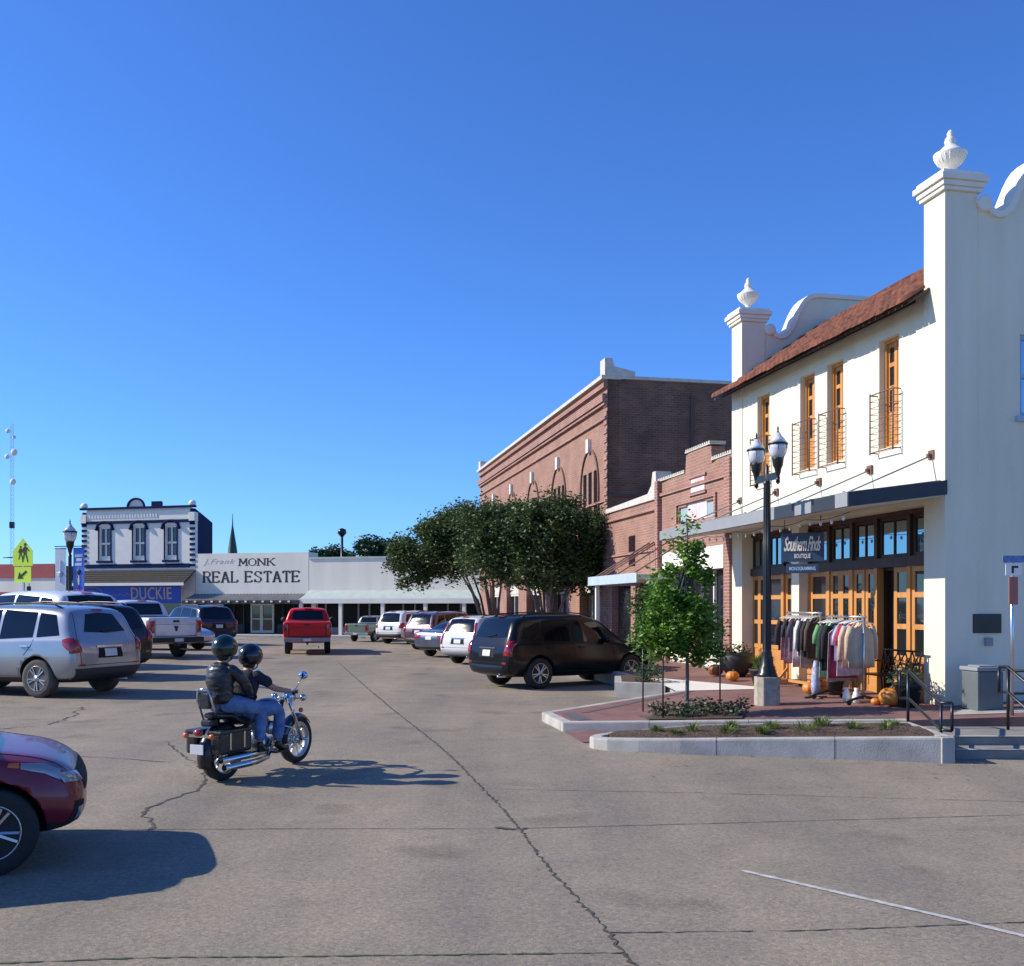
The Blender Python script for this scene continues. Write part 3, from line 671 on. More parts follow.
# awning
aw = MB(); P = -1.6
aw.add([(0.0, -.02, 3.72), (P, -.02, 3.50), (P, LEN + .3, 3.50), (0, LEN + .3, 3.72), (0, -.02, 3.68), (P, -.02, 3.46), (P, LEN + .3, 3.46), (0, LEN + .3, 3.68)], [(0, 1, 2, 3), (4, 7, 6, 5), (0, 4, 5, 1), (2, 6, 7, 3), (1, 5, 6, 2), (0, 3, 7, 4)])
awo = aw.build('awning', M['grey'], sh)
so = MB(); so.add([(0, .0, 3.50), (P + .05, .0, 3.30), (P + .05, LEN + .28, 3.30), (0, LEN + .28, 3.50), (0, 0, 3.52), (P + .05, 0, 3.32), (P + .05, LEN + .28, 3.32), (0, LEN + .28, 3.52)], [(0, 3, 2, 1), (4, 5, 6, 7), (0, 1, 5, 4), (2, 3, 7, 6), (1, 2, 6, 5), (0, 4, 7, 3)]); so.build('soffit', M['soffit'], awo)
fa = MB(); fa.box(P - .02, P + .03, .0, LEN + .3, 3.315, 3.515); fa.build('fascia', M['grey'], awo)
fe = MB(); fe.add([(0, -.05, 3.735), (P - .03, -.05, 3.52), (P - .03, -.05, 3.305), (0, -.05, 3.52), (0, -.022, 3.735), (P - .03, -.022, 3.52), (P - .03, -.022, 3.305), (0, -.022, 3.52)], [(0, 1, 2, 3), (7, 6, 5, 4), (0, 4, 5, 1), (1, 5, 6, 2), (2, 6, 7, 3), (0, 3, 7, 4)])
fe.build('end_fascia', M['slate'], awo)
for a, b in ((.35, 1.05), (1.6, 2.3)): MB().box(P - .028, P - .018, a, b, 3.313, 3.518).build('fascia_panel', M['slate'], awo)
cr = MB()
for j in range(38):
    y = .1 + j * .2; cr.tube([(0, y, 3.735), (P - .02, y, 3.512)], .022, 5)
cr.build('roof_ribs', M['grey'], awo)
for s in (.3, 2.0, 3.7, 5.4, 7.1):
    t = MB(); t.tube([(0, s, 4.16), (P + .1, s, 3.53)], .014, 6); t.ball((P + .1, s, 3.54), .035, 8)
    to = t.build('tie_rod', M['grey'], sh)
    b_ = MB(); b_.box(-.04, 0, s - .07, s + .07, 4.09, 4.23); b_.bar((-.10, s, 4.15), (-.03, s, 4.15), .05, .05); b_.build('bracket', M['rust'], to)
# plaques on the side wall
pl = MB(); pl.box(.45, .94, -.03, -.001, 1.44, 1.73); o = pl.build('plaque', M['black'], sh, bevel=.006)
pl = MB(); pl.box(.66, .78, -.05, -.001, 1.25, 1.37); pl.build('wall_outlet', M['grey'], sh, bevel=.005)

# hanging shop sign
sg = empty('hanging_shop_sign', KS(-.93, 2.62, 0), A)
tag(sg, 'large dark blue hanging boutique sign with white script lettering under the grey awning', 'sign')
mb = MB(); Mx = Matrix.Rotation(R(0), 4, 'Z'); mb.box(-.36, .36, -.03, .03, 2.62, 3.12); sb_ = mb.build('board', M['sign_navy'], sg, bevel=.006)
text('Southern Finds', .62, .26, (0, -.036, 2.93), FRONT, M['white'], sb_, shear=.45, bold=.02, t=.008, space=.85)
text('BOUTIQUE', .27, .09, (0, -.036, 2.71), FRONT, M['white'], sb_, bold=.02, t=.008)
mb = MB(); mb.tube([(-.3, 0, 3.12), (-.3, 0, 3.42)], .008, 5); mb.tube([(.3, 0, 3.12), (.3, 0, 3.42)], .008, 5)
mb.build('hanger', M['black'], sg)
s2 = empty('small_hanging_sign', KS(-.93, 2.62, 0), A)
tag(s2, 'small dark blue sign strip with pale letters hung just below the big boutique sign', 'sign')
mb = MB(); mb.box(-.27, .27, -.025, .025, 2.42, 2.58); b2 = mb.build('board', M['sign_navy'], s2, bevel=.005)
text('MONOGRAMMING', .44, .065, (0, -.03, 2.50), FRONT, mat('pale_blue_letters', (.5, .62, .8), .6), b2, bold=.02, t=.006)
mb = MB(); mb.tube([(-.2, 0, 2.58), (-.2, 0, 2.62)], .006, 5); mb.tube([(.2, 0, 2.58), (.2, 0, 2.62)], .006, 5); mb.build('hanger', M['black'], s2)
for o in (sg, s2): o.rotation_euler = (0, 0, A - R(32))
# string lights
sl = empty('string_lights', O_, A); tag(sl, 'string of small clear bulbs draped under the grey awning of the stucco shop', 'string lights')
pts = []; bulbs = []
for j in range(41):
    y = .4 + j * .17; z = 3.27 - .05 * abs(math.sin(j * math.pi / 8)); pts.append((-1.35, y, z)); 
    if j % 2: bulbs.append((-1.35, y, z - .06))
MB().tube(pts, .006, 4).build('wire', M['black'], sl)
for b_ in bulbs: MB().ball(b_, (.025, .025, .04), 8).build('bulb', M['globe'], sl)

# ------------------------------------------------------------------ brick buildings
def bframe(s0): return KS(0, s0)
# low brick building with stepped parapet
s0 = LEN + .02; LA = 12.26 - s0
ba = empty('stepped_brick_building', bframe(s0), A); tag(ba, 'low red brick building with stepped parapet and painted panels next to the stucco shop', 'building')
mb = MB(); mb.wall(0, LA, -.05, 5.12, [(.5, 2.1, -1, 2.7), (2.5, 4.2, -1, 2.7), (1.0, 1.55, 3.95, 4.35), (1.55, 2.75, 3.95, 4.4), (2.75, 3.25, 3.95, 4.35)], fn, .35)
mb.prism([(.0, 5.12), (0, 5.32), (.7, 5.28), (1.15, 5.2), (1.2, 5.62), (2.0, 5.70), (2.75, 5.62), (2.8, 5.22), (LA, 5.12)], (0, 0, 0), (0, 1, 0), (0, 0, 1), (1, 0, 0), .35)
wa = mb.build('street_wall', M['brick'], ba)
for (a, b, z) in ((.02, 1.14, 5.30), (1.2, 2.76, 5.70), (2.82, LA, 5.22)):
    n = int((b - a) / .12); mb = MB()
    for j in range(n): mb.box(-.04, .38, a + j * (b - a) / n, a + (j + .55) * (b - a) / n, z + .0, z + .05)
    mb.box(-.03, .37, a, b, z - .03, z + .01); mb.build('parapet_cap', M['stone'], wa)
mb = MB(); mb.box(-.06, .0, .0, LA, 4.78, 4.86)
for (a, b, c, d) in ((.85, 3.4, 4.42, 4.50), (.85, 3.4, 3.86, 3.94), (.85, .95, 3.94, 4.42), (3.3, 3.4, 3.94, 4.42), (1.45, 2.5, 4.98, 5.04), (1.45, 2.5, 4.56, 4.62)): mb.box(-.05, 0, a, b, c, d)
mb.box(-.12, 0, 4.5, LA, 0, 5.2); mb.box(-.08, 0, .0, .3, 0, 5.2)
mb.build('brick_moulding', M['brick_trim'], ba)
mb = MB(); mb.box(.05, .07, 1.0, 1.55, 3.95, 4.36); mb.box(.05, .07, 2.75, 3.25, 3.95, 4.36); mb.build('grey_panel', mat('pale_grey_panel', (.30, .38, .40), .6), ba)
mb = MB(); mb.box(.04, .06, 1.55, 2.75, 3.95, 4.41); mb.box(-.02, 0, 1.55, 2.4, 4.64, 4.96); mb.build('painted_panel', mat('faded_pink_white', (.72, .66, .64), .7, col2=(.62, .40, .42), vs=3), ba)
mb = MB(); mb.box(.3, 9.5, 0.02, LA - .02, 4.4, 4.5); mb.box(9.4, 9.7, .02, LA - .02, 0, 5); mb.build('roof', M['grey'], ba)
mb = MB(); mb.box(.2, .25, .5, 4.2, -.02, 2.7); mb.build('shop_window', M['glass'], ba)
mb = MB(); mb.box(-.05, .0, .4, 4.3, 2.72, 3.25); mb.build('shop_fascia', M['white'], ba)
mb = MB()
for y in (.5, 1.3, 2.06, 2.5, 3.35, 4.16): mb.box(.12, .19, y, y + .05, 0, 2.7)
mb.box(.12, .19, .55, 4.2, .3, .8); mb.build('shopfront_frame', M['white'], ba)
# neighbouring low brick building with canopy
s1 = 12.28; LB = 16.86 - s1
bb = empty('low_brick_building', bframe(s1), A); tag(bb, 'low pink brick building with stone coping between the stepped and tall brick ones', 'building')
mb = MB(); mb.wall(0, LB, -.05, 4.75, [(.5, 1.9, -1, 2.5), (2.3, 4.1, -1, 2.5), (1.9, 2.5, 3.0, 3.9)], fn, .35); mb.build('street_wall', M['brick'], bb)
mb = MB(); mb.box(-.06, 0, 0, LB, 3.35, 3.42); mb.box(-.08, 0, 0, LB, 4.45, 4.52); mb.build('brick_moulding', M['brick_trim'], bb)
mb = MB(); mb.prism([(0, 4.75), (0, 4.95), (.05, 5.5), (.3, 5.5), (.4, 5.15), (.7, 4.95), (LB, 4.88), (LB, 4.75)], (-.06, 0, 0), (0, 1, 0), (0, 0, 1), (1, 0, 0), .45); mb.build('stone_coping', M['stone'], bb)
mb = MB(); mb.box(.2, .25, .5, 4.1, -.02, 2.5); mb.box(.2, .25, 1.9, 2.5, 3.0, 3.9); mb.build('shop_window', M['glass'], bb)
mb = MB(); mb.box(.3, 9.5, 0.02, LB - .02, 4.2, 4.3); mb.build('roof', M['grey'], bb)
cn = MB(); cn.box(-1.5, 0, -2.6, 1.5, 2.50, 2.62); cno = cn.build('canopy', M['soffit'], bb)
cn = MB(); cn.box(-1.53, -1.501, -2.62, 1.52, 2.42, 2.66); cn.box(-1.5, 0, 1.501, 1.53, 2.42, 2.66); cn.build('canopy_fascia', mat('pale_blue_fascia', (.42, .50, .60), .6, var=.1), cno)
for y in (-2.2, -.8, .2, .6, 1.0): MB().tube([(0, y - .3, 3.6), (-1.45, y, 2.66)], .02, 5).build('tie_rod', M['rust'], cno)
cn = MB(); cn.box(-1.42, -1.32, 1.1, 1.2, .0, 2.5); cn.build('canopy_post', M['white'], cno)
# tall brick building
s2_ = 16.88; LT = 39.5 - s2_; HT = 9.0
bt = empty('tall_brick_building', bframe(s2_), A); tag(bt, 'tall red brick building with long corniced street wall and dark side wall behind the trees', 'building')
hl = []
arches = [1.9, 6.0, 10.2, 14.4, 18.6]
for c in arches:
    for d in (-.62, 0, .62): hl.append((c + d - .2, c + d + .2, 4.3, 6.3))
    hl.append((c - 1.3, c + 1.3, -1, 2.9))
mb = MB(); mb.wall(0, LT, -.05, HT, hl, fn, .4); mb.build('street_wall', M['brick'], bt)
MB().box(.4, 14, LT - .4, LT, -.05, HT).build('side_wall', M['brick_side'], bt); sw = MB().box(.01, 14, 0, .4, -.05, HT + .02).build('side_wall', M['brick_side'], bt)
mb = MB(); mb.box(-.10, 0, 0, LT, 8.2, 8.3); mb.box(-.16, 0, 0, LT, 8.3, 8.55); mb.box(-.08, 0, 0, LT, 7.75, 7.82); mb.box(-.12, 0, 0, LT, 8.75, 8.9)
mb.box(-.06, 0, 0, LT, 5.15, 5.22)
for j in range(30): mb.box(-.035, .0, -.035, .3, .3 + j * .28, .44 + j * .28)
mb.build('brick_cornice', M['brick_trim'], bt)
mb = MB(); mb.box(-.2, .45, -.06, LT, HT, HT + .12); mb.box(.45, 14, -.06, .44, HT + .02, HT + .12); mb.prism([(0, 0), (0, .55), (.25, .55), (.32, .3), (1.0, .16), (1.0, 0)], (-.1, -.08, HT + .1), (1, 0, 0), (0, 0, 1), (0, 1, 0), .5)
mb.prism([(0, 0), (0, .45), (.3, .45), (.3, 0)], (-.1, LT - .5, HT + .1), (1, 0, 0), (0, 0, 1), (0, 1, 0), .5)
mb.build('stone_coping', M['stone'], bt)
for c in arches:
    a_ = MB(); pts = [(-.03, c + math.cos(R(t)) * 1.05, 5.75 + math.sin(R(t)) * 1.3) for t in range(0, 181, 12)]; pts = [(-.03, c + 1.05, 4.3)] + pts + [(-.03, c - 1.05, 4.3)]
    a_.tube(pts, .035, 6); ao = a_.build('window_arch', M['brick_side'], bt)
    MB().box(-.12, .0, c - .12, c + .12, 6.95, 7.4).build('keystone', M['white'], ao)
    gl = MB(); [gl.box(.2, .22, c + d - .2, c + d + .2, 4.3, 6.3) for d in (-.62, 0, .62)]; gl.build('pane', M['glass'], ao)
    sf = MB(); sf.box(.3, .33, c - 1.3, c + 1.3, 0, 2.9); sfo = sf.build('shop_window', M['glass'], bt)
    sf = MB(); sf.box(.2, .28, c - 1.3, c + 1.3, 2.3, 2.4); sf.box(.2, .28, c - .45, c - .38, 0, 2.3); sf.box(.2, .28, c + .38, c + .45, 0, 2.3); sf.box(.18, .28, c - 1.3, c + 1.3, 2.4, 2.9); sf.build('window_frame', M['stone'], sfo)
mb = MB(); mb.box(3.98 - 1.2, 2.9, -.06, -.001, .2, HT - .4); mb.box(.02, 14, -.05, -.001, 5.3, 5.37); mb.build('wall_seam', mat('seam', (.11, .07, .06), .9), sw)
mb = MB(); mb.box(.4, 14, .4, LT - .4, 8.4, 8.5); mb.box(13.7, 14, .4, LT - .4, 0, 8.4); mb.build('roof', M['grey'], bt)

# ------------------------------------------------------------------ buildings closing the street
YF = 62.0; AF = R(-15); E_ = Vector((math.cos(AF), math.sin(AF), 0)); P0 = Vector((-.262 * YF, YF, 0))
def kx(px): r = (px - 512) / 1000; return (r * YF - P0.x) / (E_.x - E_.y * r)
def zf(px, py): k = kx(px); Y = YF + E_.y * k; return CAMH + (606 - py) / 1000 * Y
fx = lambda u, d, z: Vector((u, d, z))
# shop with navy sides
k0, k1 = kx(82), kx(195); zt = zf(139, 508)
bl = empty('blue_trimmed_building', P0, AF); tag(bl, 'two storey white building with navy trim, three arched windows and a blue shop fascia', 'building')
wc = [kx(105), kx(139), kx(171)]; zw0, zw1 = zf(139, 560), zf(139, 526)
mb = MB(); mb.wall(k0 + .35, k1 - .35, 0, zt - .05, [(c - .42, c + .42, zw0, zw1) for c in wc] + [(k0 + 1, k1 - 1, -1, 2.1)], fx, .3); wall_b = mb.build('front_wall', M['white'], bl)
mb = MB(); mb.box(k1 - .34, k1, .02, 10, 0, zt - .12); mb.box(k0, k0 + .34, .02, 10, 0, zt - .2); mb.box(k0 + .34, k1 - .34, 9.7, 10, 0, zt - .3); mb.build('side_wall', M['navy'], bl)
mb = MB(); mb.box(k0 + .34, k1 - .34, .3, 9.7, zt - .5, zt - .4); mb.build('roof', M['grey'], bl)
mb = MB(); mb.box(k0 - .05, k1 + .05, -.18, .1, zt - .05, zt + .08); mb.box(k0, k1, -.1, 0, zt - .98, zt - .82); mb.box(k0 + .35, k1 - .35, -.06, 0, zf(139, 568), zf(139, 564))
for c in wc:
    ring = []
    for t in range(0, 181, 15): ring.append((c + math.cos(R(t)) * .58, -.06, zw1 - .08 + math.sin(R(t)) * .38))
    ring = [(c + .66, -.06, zw1 - .22)] + ring + [(c - .66, -.06, zw1 - .22)]
    mb.tube(ring, .085, 6)
    mb.box(c - .5, c - .42, -.05, .0, zw0, zw1); mb.box(c + .42, c + .5, -.05, 0, zw0, zw1); mb.box(c - .58, c + .58, -.12, 0, zw0 - .16, zw0 - .02)
nq = 9
for kk in (k0, k1 - .35):
    for j in range(nq): mb.box(kk - .01, kk + .36, -.04, .0, zf(139, 567) + j * .33, zf(139, 567) + j * .33 + .165)
cx = (k0 + k1) / 2 - .05
mb.tube([(cx + math.cos(R(t)) * .62, -.1, zt + .05 + math.sin(R(t)) * .55) for t in range(0, 181, 15)], .07, 6)
mb.box(cx + .75, cx + 1.5, .8, 1.4, zt - .4, zt + .5)
mb.build('navy_trim', M['navy'], bl)
mb = MB()
for kk in (k0, k1 - .35): mb.box(kk, kk + .35, 0, .3, 0, zt - .9); mb.box(kk - .03, kk + .38, -.12, .3, zt - .9, zt - .35); mb.ball((kk + .17, -.0, zt + .22), (.24, .2, .2), 12)
mb.prism([(cx + math.cos(R(t)) * .58, math.sin(R(t)) * .5) for t in range(0, 181, 15)], (0, -.04, zt + .05), (1, 0, 0), (0, 0, 1), (0, 1, 0), .12)
mb.box(k0 + .4, k1 - .4, -.05, -.001, zt - .78, zt - .18)
for j in range(24): mb.box(k0 + .6 + j * .215, k0 + .68 + j * .215, -.08, -.05, zt - .62, zt - .38)
mb.build('white_trim', M['white'], bl)
for c in wc:
    w_ = MB(); w_.box(c - .42, c - .34, .1, .16, zw0, zw1); w_.box(c + .34, c + .42, .1, .16, zw0, zw1); w_.box(c - .04, c + .04, .09, .16, zw0, zw1); w_.box(c - .34, c + .34, .1, .15, zw0, zw0 + .28)
    w_.box(c - .34, c + .34, .1, .15, (zw0 + zw1) / 2 - .06, (zw0 + zw1) / 2 + .06); w_.box(c - .34, c + .34, .1, .15, zw1 - .12, zw1)
    wo_ = w_.build('window', M['white'], bl); MB().box(c - .4, c + .4, .17, .18, zw0, zw1).build('pane', mat('blue_grey_glass', (.06, .09, .14), .15), wo_)
za, zb = zf(139, 570), zf(139, 583)
mb = MB(); mb.add([(k0 + .1, 0, za), (k1 + .05, 0, za), (k1 + .05, -1.3, zb), (k0 + .1, -1.3, zb), (k0 + .1, 0, za - .1), (k1 + .05, 0, za - .1), (k1 + .05, -1.3, zb - .12), (k0 + .1, -1.3, zb - .12)], [(0, 1, 2, 3), (7, 6, 5, 4), (0, 4, 5, 1), (2, 6, 7, 3), (3, 7, 4, 0), (1, 5, 6, 2)])
for j in range(1, 6): mb.box(k0 + .1, k1 + .05, -1.3 * j / 6 - .02, -1.3 * j / 6 + .02, za + (zb - za) * j / 6 - .01, za + (zb - za) * j / 6 + .03)
a_ = mb.build('awning', M['awn'], bl)
mb = MB(); mb.box(k0 + .1, k1 + .05, -1.33, -1.30, zb - .2, zb - .02); mb.build('gutter', M['white'], a_)
mb = MB(); mb.box(k0 + .3, k1 - .4, -1.0, -.94, zf(139, 603), zf(139, 584.5)); sb3 = mb.build('fascia_board', M['sign_blue'], bl)
text('DUCKIE', kx(181) - kx(141), .78, ((kx(181) + kx(141)) / 2, -1.003, zf(139, 593.5)), FRONT, M['tan'], sb3, bold=.004, space=1.05, t=.006)
mb = MB(); sp = []
for t in range(0, 560, 20): rr = .12 + t / 560 * .5; sp.append((kx(103) + math.cos(R(t)) * rr * 1.6, -1.003, zf(139, 593) + math.sin(R(t)) * rr * .7))
mb.tube(sp, .016, 5); mb.build('painted_swirl', M['tan'], sb3); mb = MB(); w1 = kx(116)
mb.tube([(w1 + j * .13, -1.003, zf(139, 596) + math.sin(j * 1.7) * .1 + j * .008) for j in range(17)], .013, 5); mb.build('painted_script', M['tan'], sb3)
mb = MB(); mb.box(k0 + .5, k1 - .5, .4, .45, 0, 2.2); mb.build('shop_window', M['glass'], bl)
def shear_tree(o):
    for ch in children(o):
        if ch.type == 'MESH':
            for v in ch.data.vertices:
                if v.co.y > .31: v.co.x -= .509 * (v.co.y - .31)
        shear_tree(ch)
bpy.context.view_layer.update(); shear_tree(bl)
# real estate office
k2, k3 = kx(195.5), kx(308.5); zr = zf(250, 553); zrb = zf(250, 594)
re = empty('estate_office_building', P0 + Vector((-E_.y, E_.x, 0)) * 1.0, AF); tag(re, 'single storey office with pale sign wall reading REAL ESTATE above a grey awning', 'building')
mb = MB(); mb.prism([(k2, zrb), (k2, zr), (k3, zr), (k3, zrb)], (0, -1.0, 0), (1, 0, 0), (0, 0, 1), (0, 1, 0), 1.3)
mb.box(k2 + 1.1 - 1.1, k3, 0.3, .31, 0, .1)
sgw = mb.build('sign_wall', M['offwhite'], re)
mb = slab('REAL ESTATE', kx(204), zf(250, 582), kx(300) - kx(204), zf(250, 571.5) - zf(250, 582), -1.0); mb.build('lettering', M['ink'], sgw)
mb = slab('MONK', kx(239.5), zf(250, 565.5), kx(275) - kx(239.5), zf(250, 558.8) - zf(250, 565.5), -1.0, .8, .4); mb.build('lettering', M['ink'], sgw)
text('J.Frank', kx(235) - kx(203), .42, ((kx(235) + kx(203)) / 2, -1.002, zf(250, 562)), FRONT, M['fade'], sgw, shear=.4, t=.006, space=1.1)
mb = MB(); mb.box(k2 + .05, k3 - .05, .3, 9, zr - .6, zr - .5); mb.box(k2 + .02, k2 + .2, .3, 9, 0, zr - .2); mb.box(k3 - .2, k3 - .02, .3, 9, 0, zr - .2); mb.build('roof', M['slate'], re)  # side walls coloured near black, standing in for the shade of the gap
zc = zf(250, 594)
mb = MB(); mb.add([(k2 - .1, -1.0, zc), (k3 + .05, -1.0, zc), (k3 + .05, -2.3, zc - .38), (k2 - .1, -2.3, zc - .38), (k2 - .1, -1, zc - .06), (k3 + .05, -1, zc - .06), (k3 + .05, -2.3, zc - .44), (k2 - .1, -2.3, zc - .44)], [(0, 1, 2, 3), (7, 6, 5, 4), (0, 4, 5, 1), (2, 6, 7, 3), (3, 7, 4, 0), (1, 5, 6, 2)])
for j in range(34): 
    kk = k2 + j * (k3 - k2) / 34; mb.bar((kk, -1.0, zc + .01), (kk, -2.3, zc - .37), .05, .04)
aw2 = mb.build('awning', mat('corrugated_grey', (.22, .22, .215), .6, var=.2, vs=2), re)
mb = MB(); mb.box(k2 - .1, k3 + .05, -2.36, -2.301, zc - .62, zc - .40); vo = mb.build('awning_valance', M['ink'], aw2)
mb = MB(); n = 13
for j in range(n): mb.box(k2 + .2 + j * (k3 - k2 - .3) / n, k2 + .34 + j * (k3 - k2 - .3) / n, -2.39, -2.361, zc - .52, zc - .42)
mb.build('valance_scallops', M['offwhite'], vo)
mb = MB(); mb.box(k2 + .1, k3 - .1, .5, .56, 0, zc); rw = mb.build('shopfront_wall', M['void'], re)
mb = MB()
for px in (240, 249.5, 251, 262): mb.box(kx(px) - .05, kx(px) + .05, .38, .49, .15, 2.0)
for (a, b) in ((240, 249.5), (251, 262)): mb.box(kx(a) + .05, kx(b) - .05, .38, .48, 1.9, 2.0); mb.box(kx(a) + .05, kx(b) - .05, .38, .48, .15, .3); mb.box(kx(a) + .05, kx(b) - .05, .40, .46, 1.0, 1.06)
dr = mb.build('double_door', M['white'], re)
for (a, b) in ((240, 249.5), (251, 262)): MB().box(kx(a) + .06, kx(b) - .06, .43, .44, .3, 1.9).build('pane', M['glass'], dr)
mb = MB()
for px in (212, 222, 232, 272, 283, 296): mb.box(kx(px) - .04, kx(px) + .04, .40, .49, .15, 2.4)
mb.box(kx(266), kx(300), .40, .48, .15, .7); mb.box(kx(205), kx(233), .40, .48, .15, .7); mb.build('window_frame', M['slate'], re)
# teal-trimmed row
k4, k5 = kx(309), kx(500)
tb = empty('teal_trimmed_row', P0, AF); tag(tb, 'long white single storey shop row with pale teal metal trim and slim white porch columns', 'building')
mb = MB(); mb.box(k4, k5, 0, .3, zf(400, 592), zf(400, 558)); mb.box(k4, k4 + .3, .3, 9, 0, zf(400, 560)); mb.box(k4 + .3, k5, 8.7, 9, 0, zf(400, 560)); mb.build('upper_wall', M['offwhite'], tb)
mb = MB(); mb.box(k4 - .02, k5 + .02, -.06, .36, zf(400, 558), zf(400, 556)); zq0, zq1 = zf(400, 590), zf(400, 599)
mb.add([(k4, -.001, zq0), (k5, -.001, zq0), (k5, -1.2, zq1), (k4, -1.2, zq1), (k4, -.001, zq0 - .1), (k5, -.001, zq0 - .1), (k5, -1.2, zq1 - .06), (k4, -1.2, zq1 - .06)], [(0, 1, 2, 3), (7, 6, 5, 4), (0, 4, 5, 1), (2, 6, 7, 3), (3, 7, 4, 0), (1, 5, 6, 2)])
mb.build('teal_trim', M['teal'], tb)
mb = MB(); mb.box(k4, k5, -1.26, -1.21, zq1 - .26, zq1 + .02); mb.build('porch_fascia', M['white'], tb)
for px in (309.5, 348.5, 390, 432, 470): MB().box(kx(px) - .1, kx(px) + .1, -1.2, -1.0, .1, zq1 - .07).build('porch_column', M['white'], tb)
mb = MB(); mb.box(k4 + .3, k5, .6, .66, 0, zf(400, 592)); mb.box(k4 + .3, k5, .3, .6, zf(400, 592) - .1, zf(400, 592)); mb.build('shopfront_wall', M['void'], tb)
mb = MB()
for px in (322, 337, 355, 366, 378, 400, 412, 424, 445, 458): mb.box(kx(px) - .05, kx(px) + .05, .5, .59, .15, 2.1)
mb.box(k4 + .4, k5, .5, .58, 2.0, 2.1); mb.box(k4 + .4, kx(345), .5, .58, .15, .55); mb.build('window_frame', M['grey'], tb)
mb = MB(); mb.box(k4 + .3, k5, .3, 8.7, zf(400, 562) - .3, zf(400, 562) - .2); mb.build('roof', M['grey'], tb)
# kerbed pavement in front of that row
F_ = Vector((-E_.y, E_.x, 0)); mb = MB(); mb.add([P0 + E_ * kx(185) + F_ * -2.9 + Vector((0, 0, .13)), P0 + E_ * k5 + F_ * -2.9 + Vector((0, 0, .13)), P0 + E_ * k5 + F_ * .6 + Vector((0, 0, .13)), P0 + E_ * kx(185) + F_ * .6 + Vector((0, 0, .13))] + [P0 + E_ * kx(185) + F_ * -2.9, P0 + E_ * k5 + F_ * -2.9], [(0, 1, 2, 3), (0, 4, 5, 1)])
tag(mb.build('pavement', M['concrete']), kind='structure')
# red and white low building
k6 = kx(-60); k7 = kx(63)
rb_ = empty('red_banded_building', P0, AF); tag(rb_, 'low white building with a broad red band along its top at the far left', 'building')
mb = MB(); mb.wall(k6, k7, 0, zf(30, 565), [(kx(-30), kx(19), -1, zf(10, 593))], fx, .3); mb.build('front_wall', M['offwhite'], rb_)
mb = MB(); mb.box(k6, kx(55), -.06, -.001, zf(30, 578), zf(30, 564)); mb.build('red_band', M['red_wall'], rb_)
mb = MB(); mb.box(kx(-30), kx(19), .2, .26, 0, zf(10, 593)); mb.box(kx(-30), kx(19.5), -.1, 0, zf(10, 594), zf(10, 592)); gdo = mb.build('red_shutter', M['red_wall'], rb_)
mb = MB(); mb.box(k6, k7, .3, 9, zf(30, 568) - .3, zf(30, 568) - .2); mb.box(k7 - .2, k7, .3, 9, 0, zf(30, 566)); mb.build('roof', M['grey'], rb_)
# steeple and utility things beyond
st = empty('church_steeple', (-.2795 * 120, 120, 0)); tag(st, 'dark green pointed church steeple rising behind the real estate office', 'steeple')
MB().box(-1.3, 1.3, -1.3, 1.3, 0, 7).build('tower', M['offwhite'], st)
MB().lathe([(.9, 7), (.62, 8), (.5, 9), (.1, 11.4), (.02, 13.0)], (0, 0, 0), 8).build('spire', mat('green_copper', (.02, .055, .05), .5), st)
po = empty('roof_light_pole', (-.170 * 70, 70, 0)); tag(po, 'thin dark pole with a lamp head standing behind the teal trimmed row', 'pole')
MB().tube([(0, 0, 0), (0, 0, 6.8)], .09, 8).build('pole', M['black'], po); MB().lathe([(.1, 6.7), (.32, 6.95), (.28, 7.2), (.05, 7.3)], (0, 0, 0), 10).build('lamp_head', M['black'], po)
tw = empty('radio_mast', (-.5 * 160, 160, 0)); tag(tw, 'very thin lattice radio mast with white dish antennas against the sky', 'mast')
mb = MB(); H_ = 31
for a in range(3):
    t = 2 * math.pi * a / 3; mb.tube([(math.cos(t) * .35, math.sin(t) * .35, 0), (math.cos(t) * .22, math.sin(t) * .22, H_)], .022, 4)
for j in range(40):
    z = j * H_ / 40
    for a in range(3):
        t = 2 * math.pi * a / 3; t2 = 2 * math.pi * (a + 1) / 3; mb.tube([(math.cos(t) * .3, math.sin(t) * .3, z), (math.cos(t2) * .28, math.sin(t2) * .28, z + H_ / 40)], .014, 3)
mb.build('lattice', M['grey'], tw)
for (dx, dz_, r_) in ((-.5, 29.8, .38), (.5, 28.8, .3), (.5, 26.4, .55), (-.6, 25.7, .42), (.3, 21.7, .5)):
    MB().ball((dx, -.3, dz_), (r_, r_ * .5, r_), 10).build('dish_antenna', M['white'], tw)
mb = MB(); mb.box(-.3, .3, -.3, .3, 14.3, 15.3); mb.tube([(-1.4, 0, 9.6), (.2, 0, 9.6)], .1, 5); mb.build('equipment_box', M['slate'], tw)
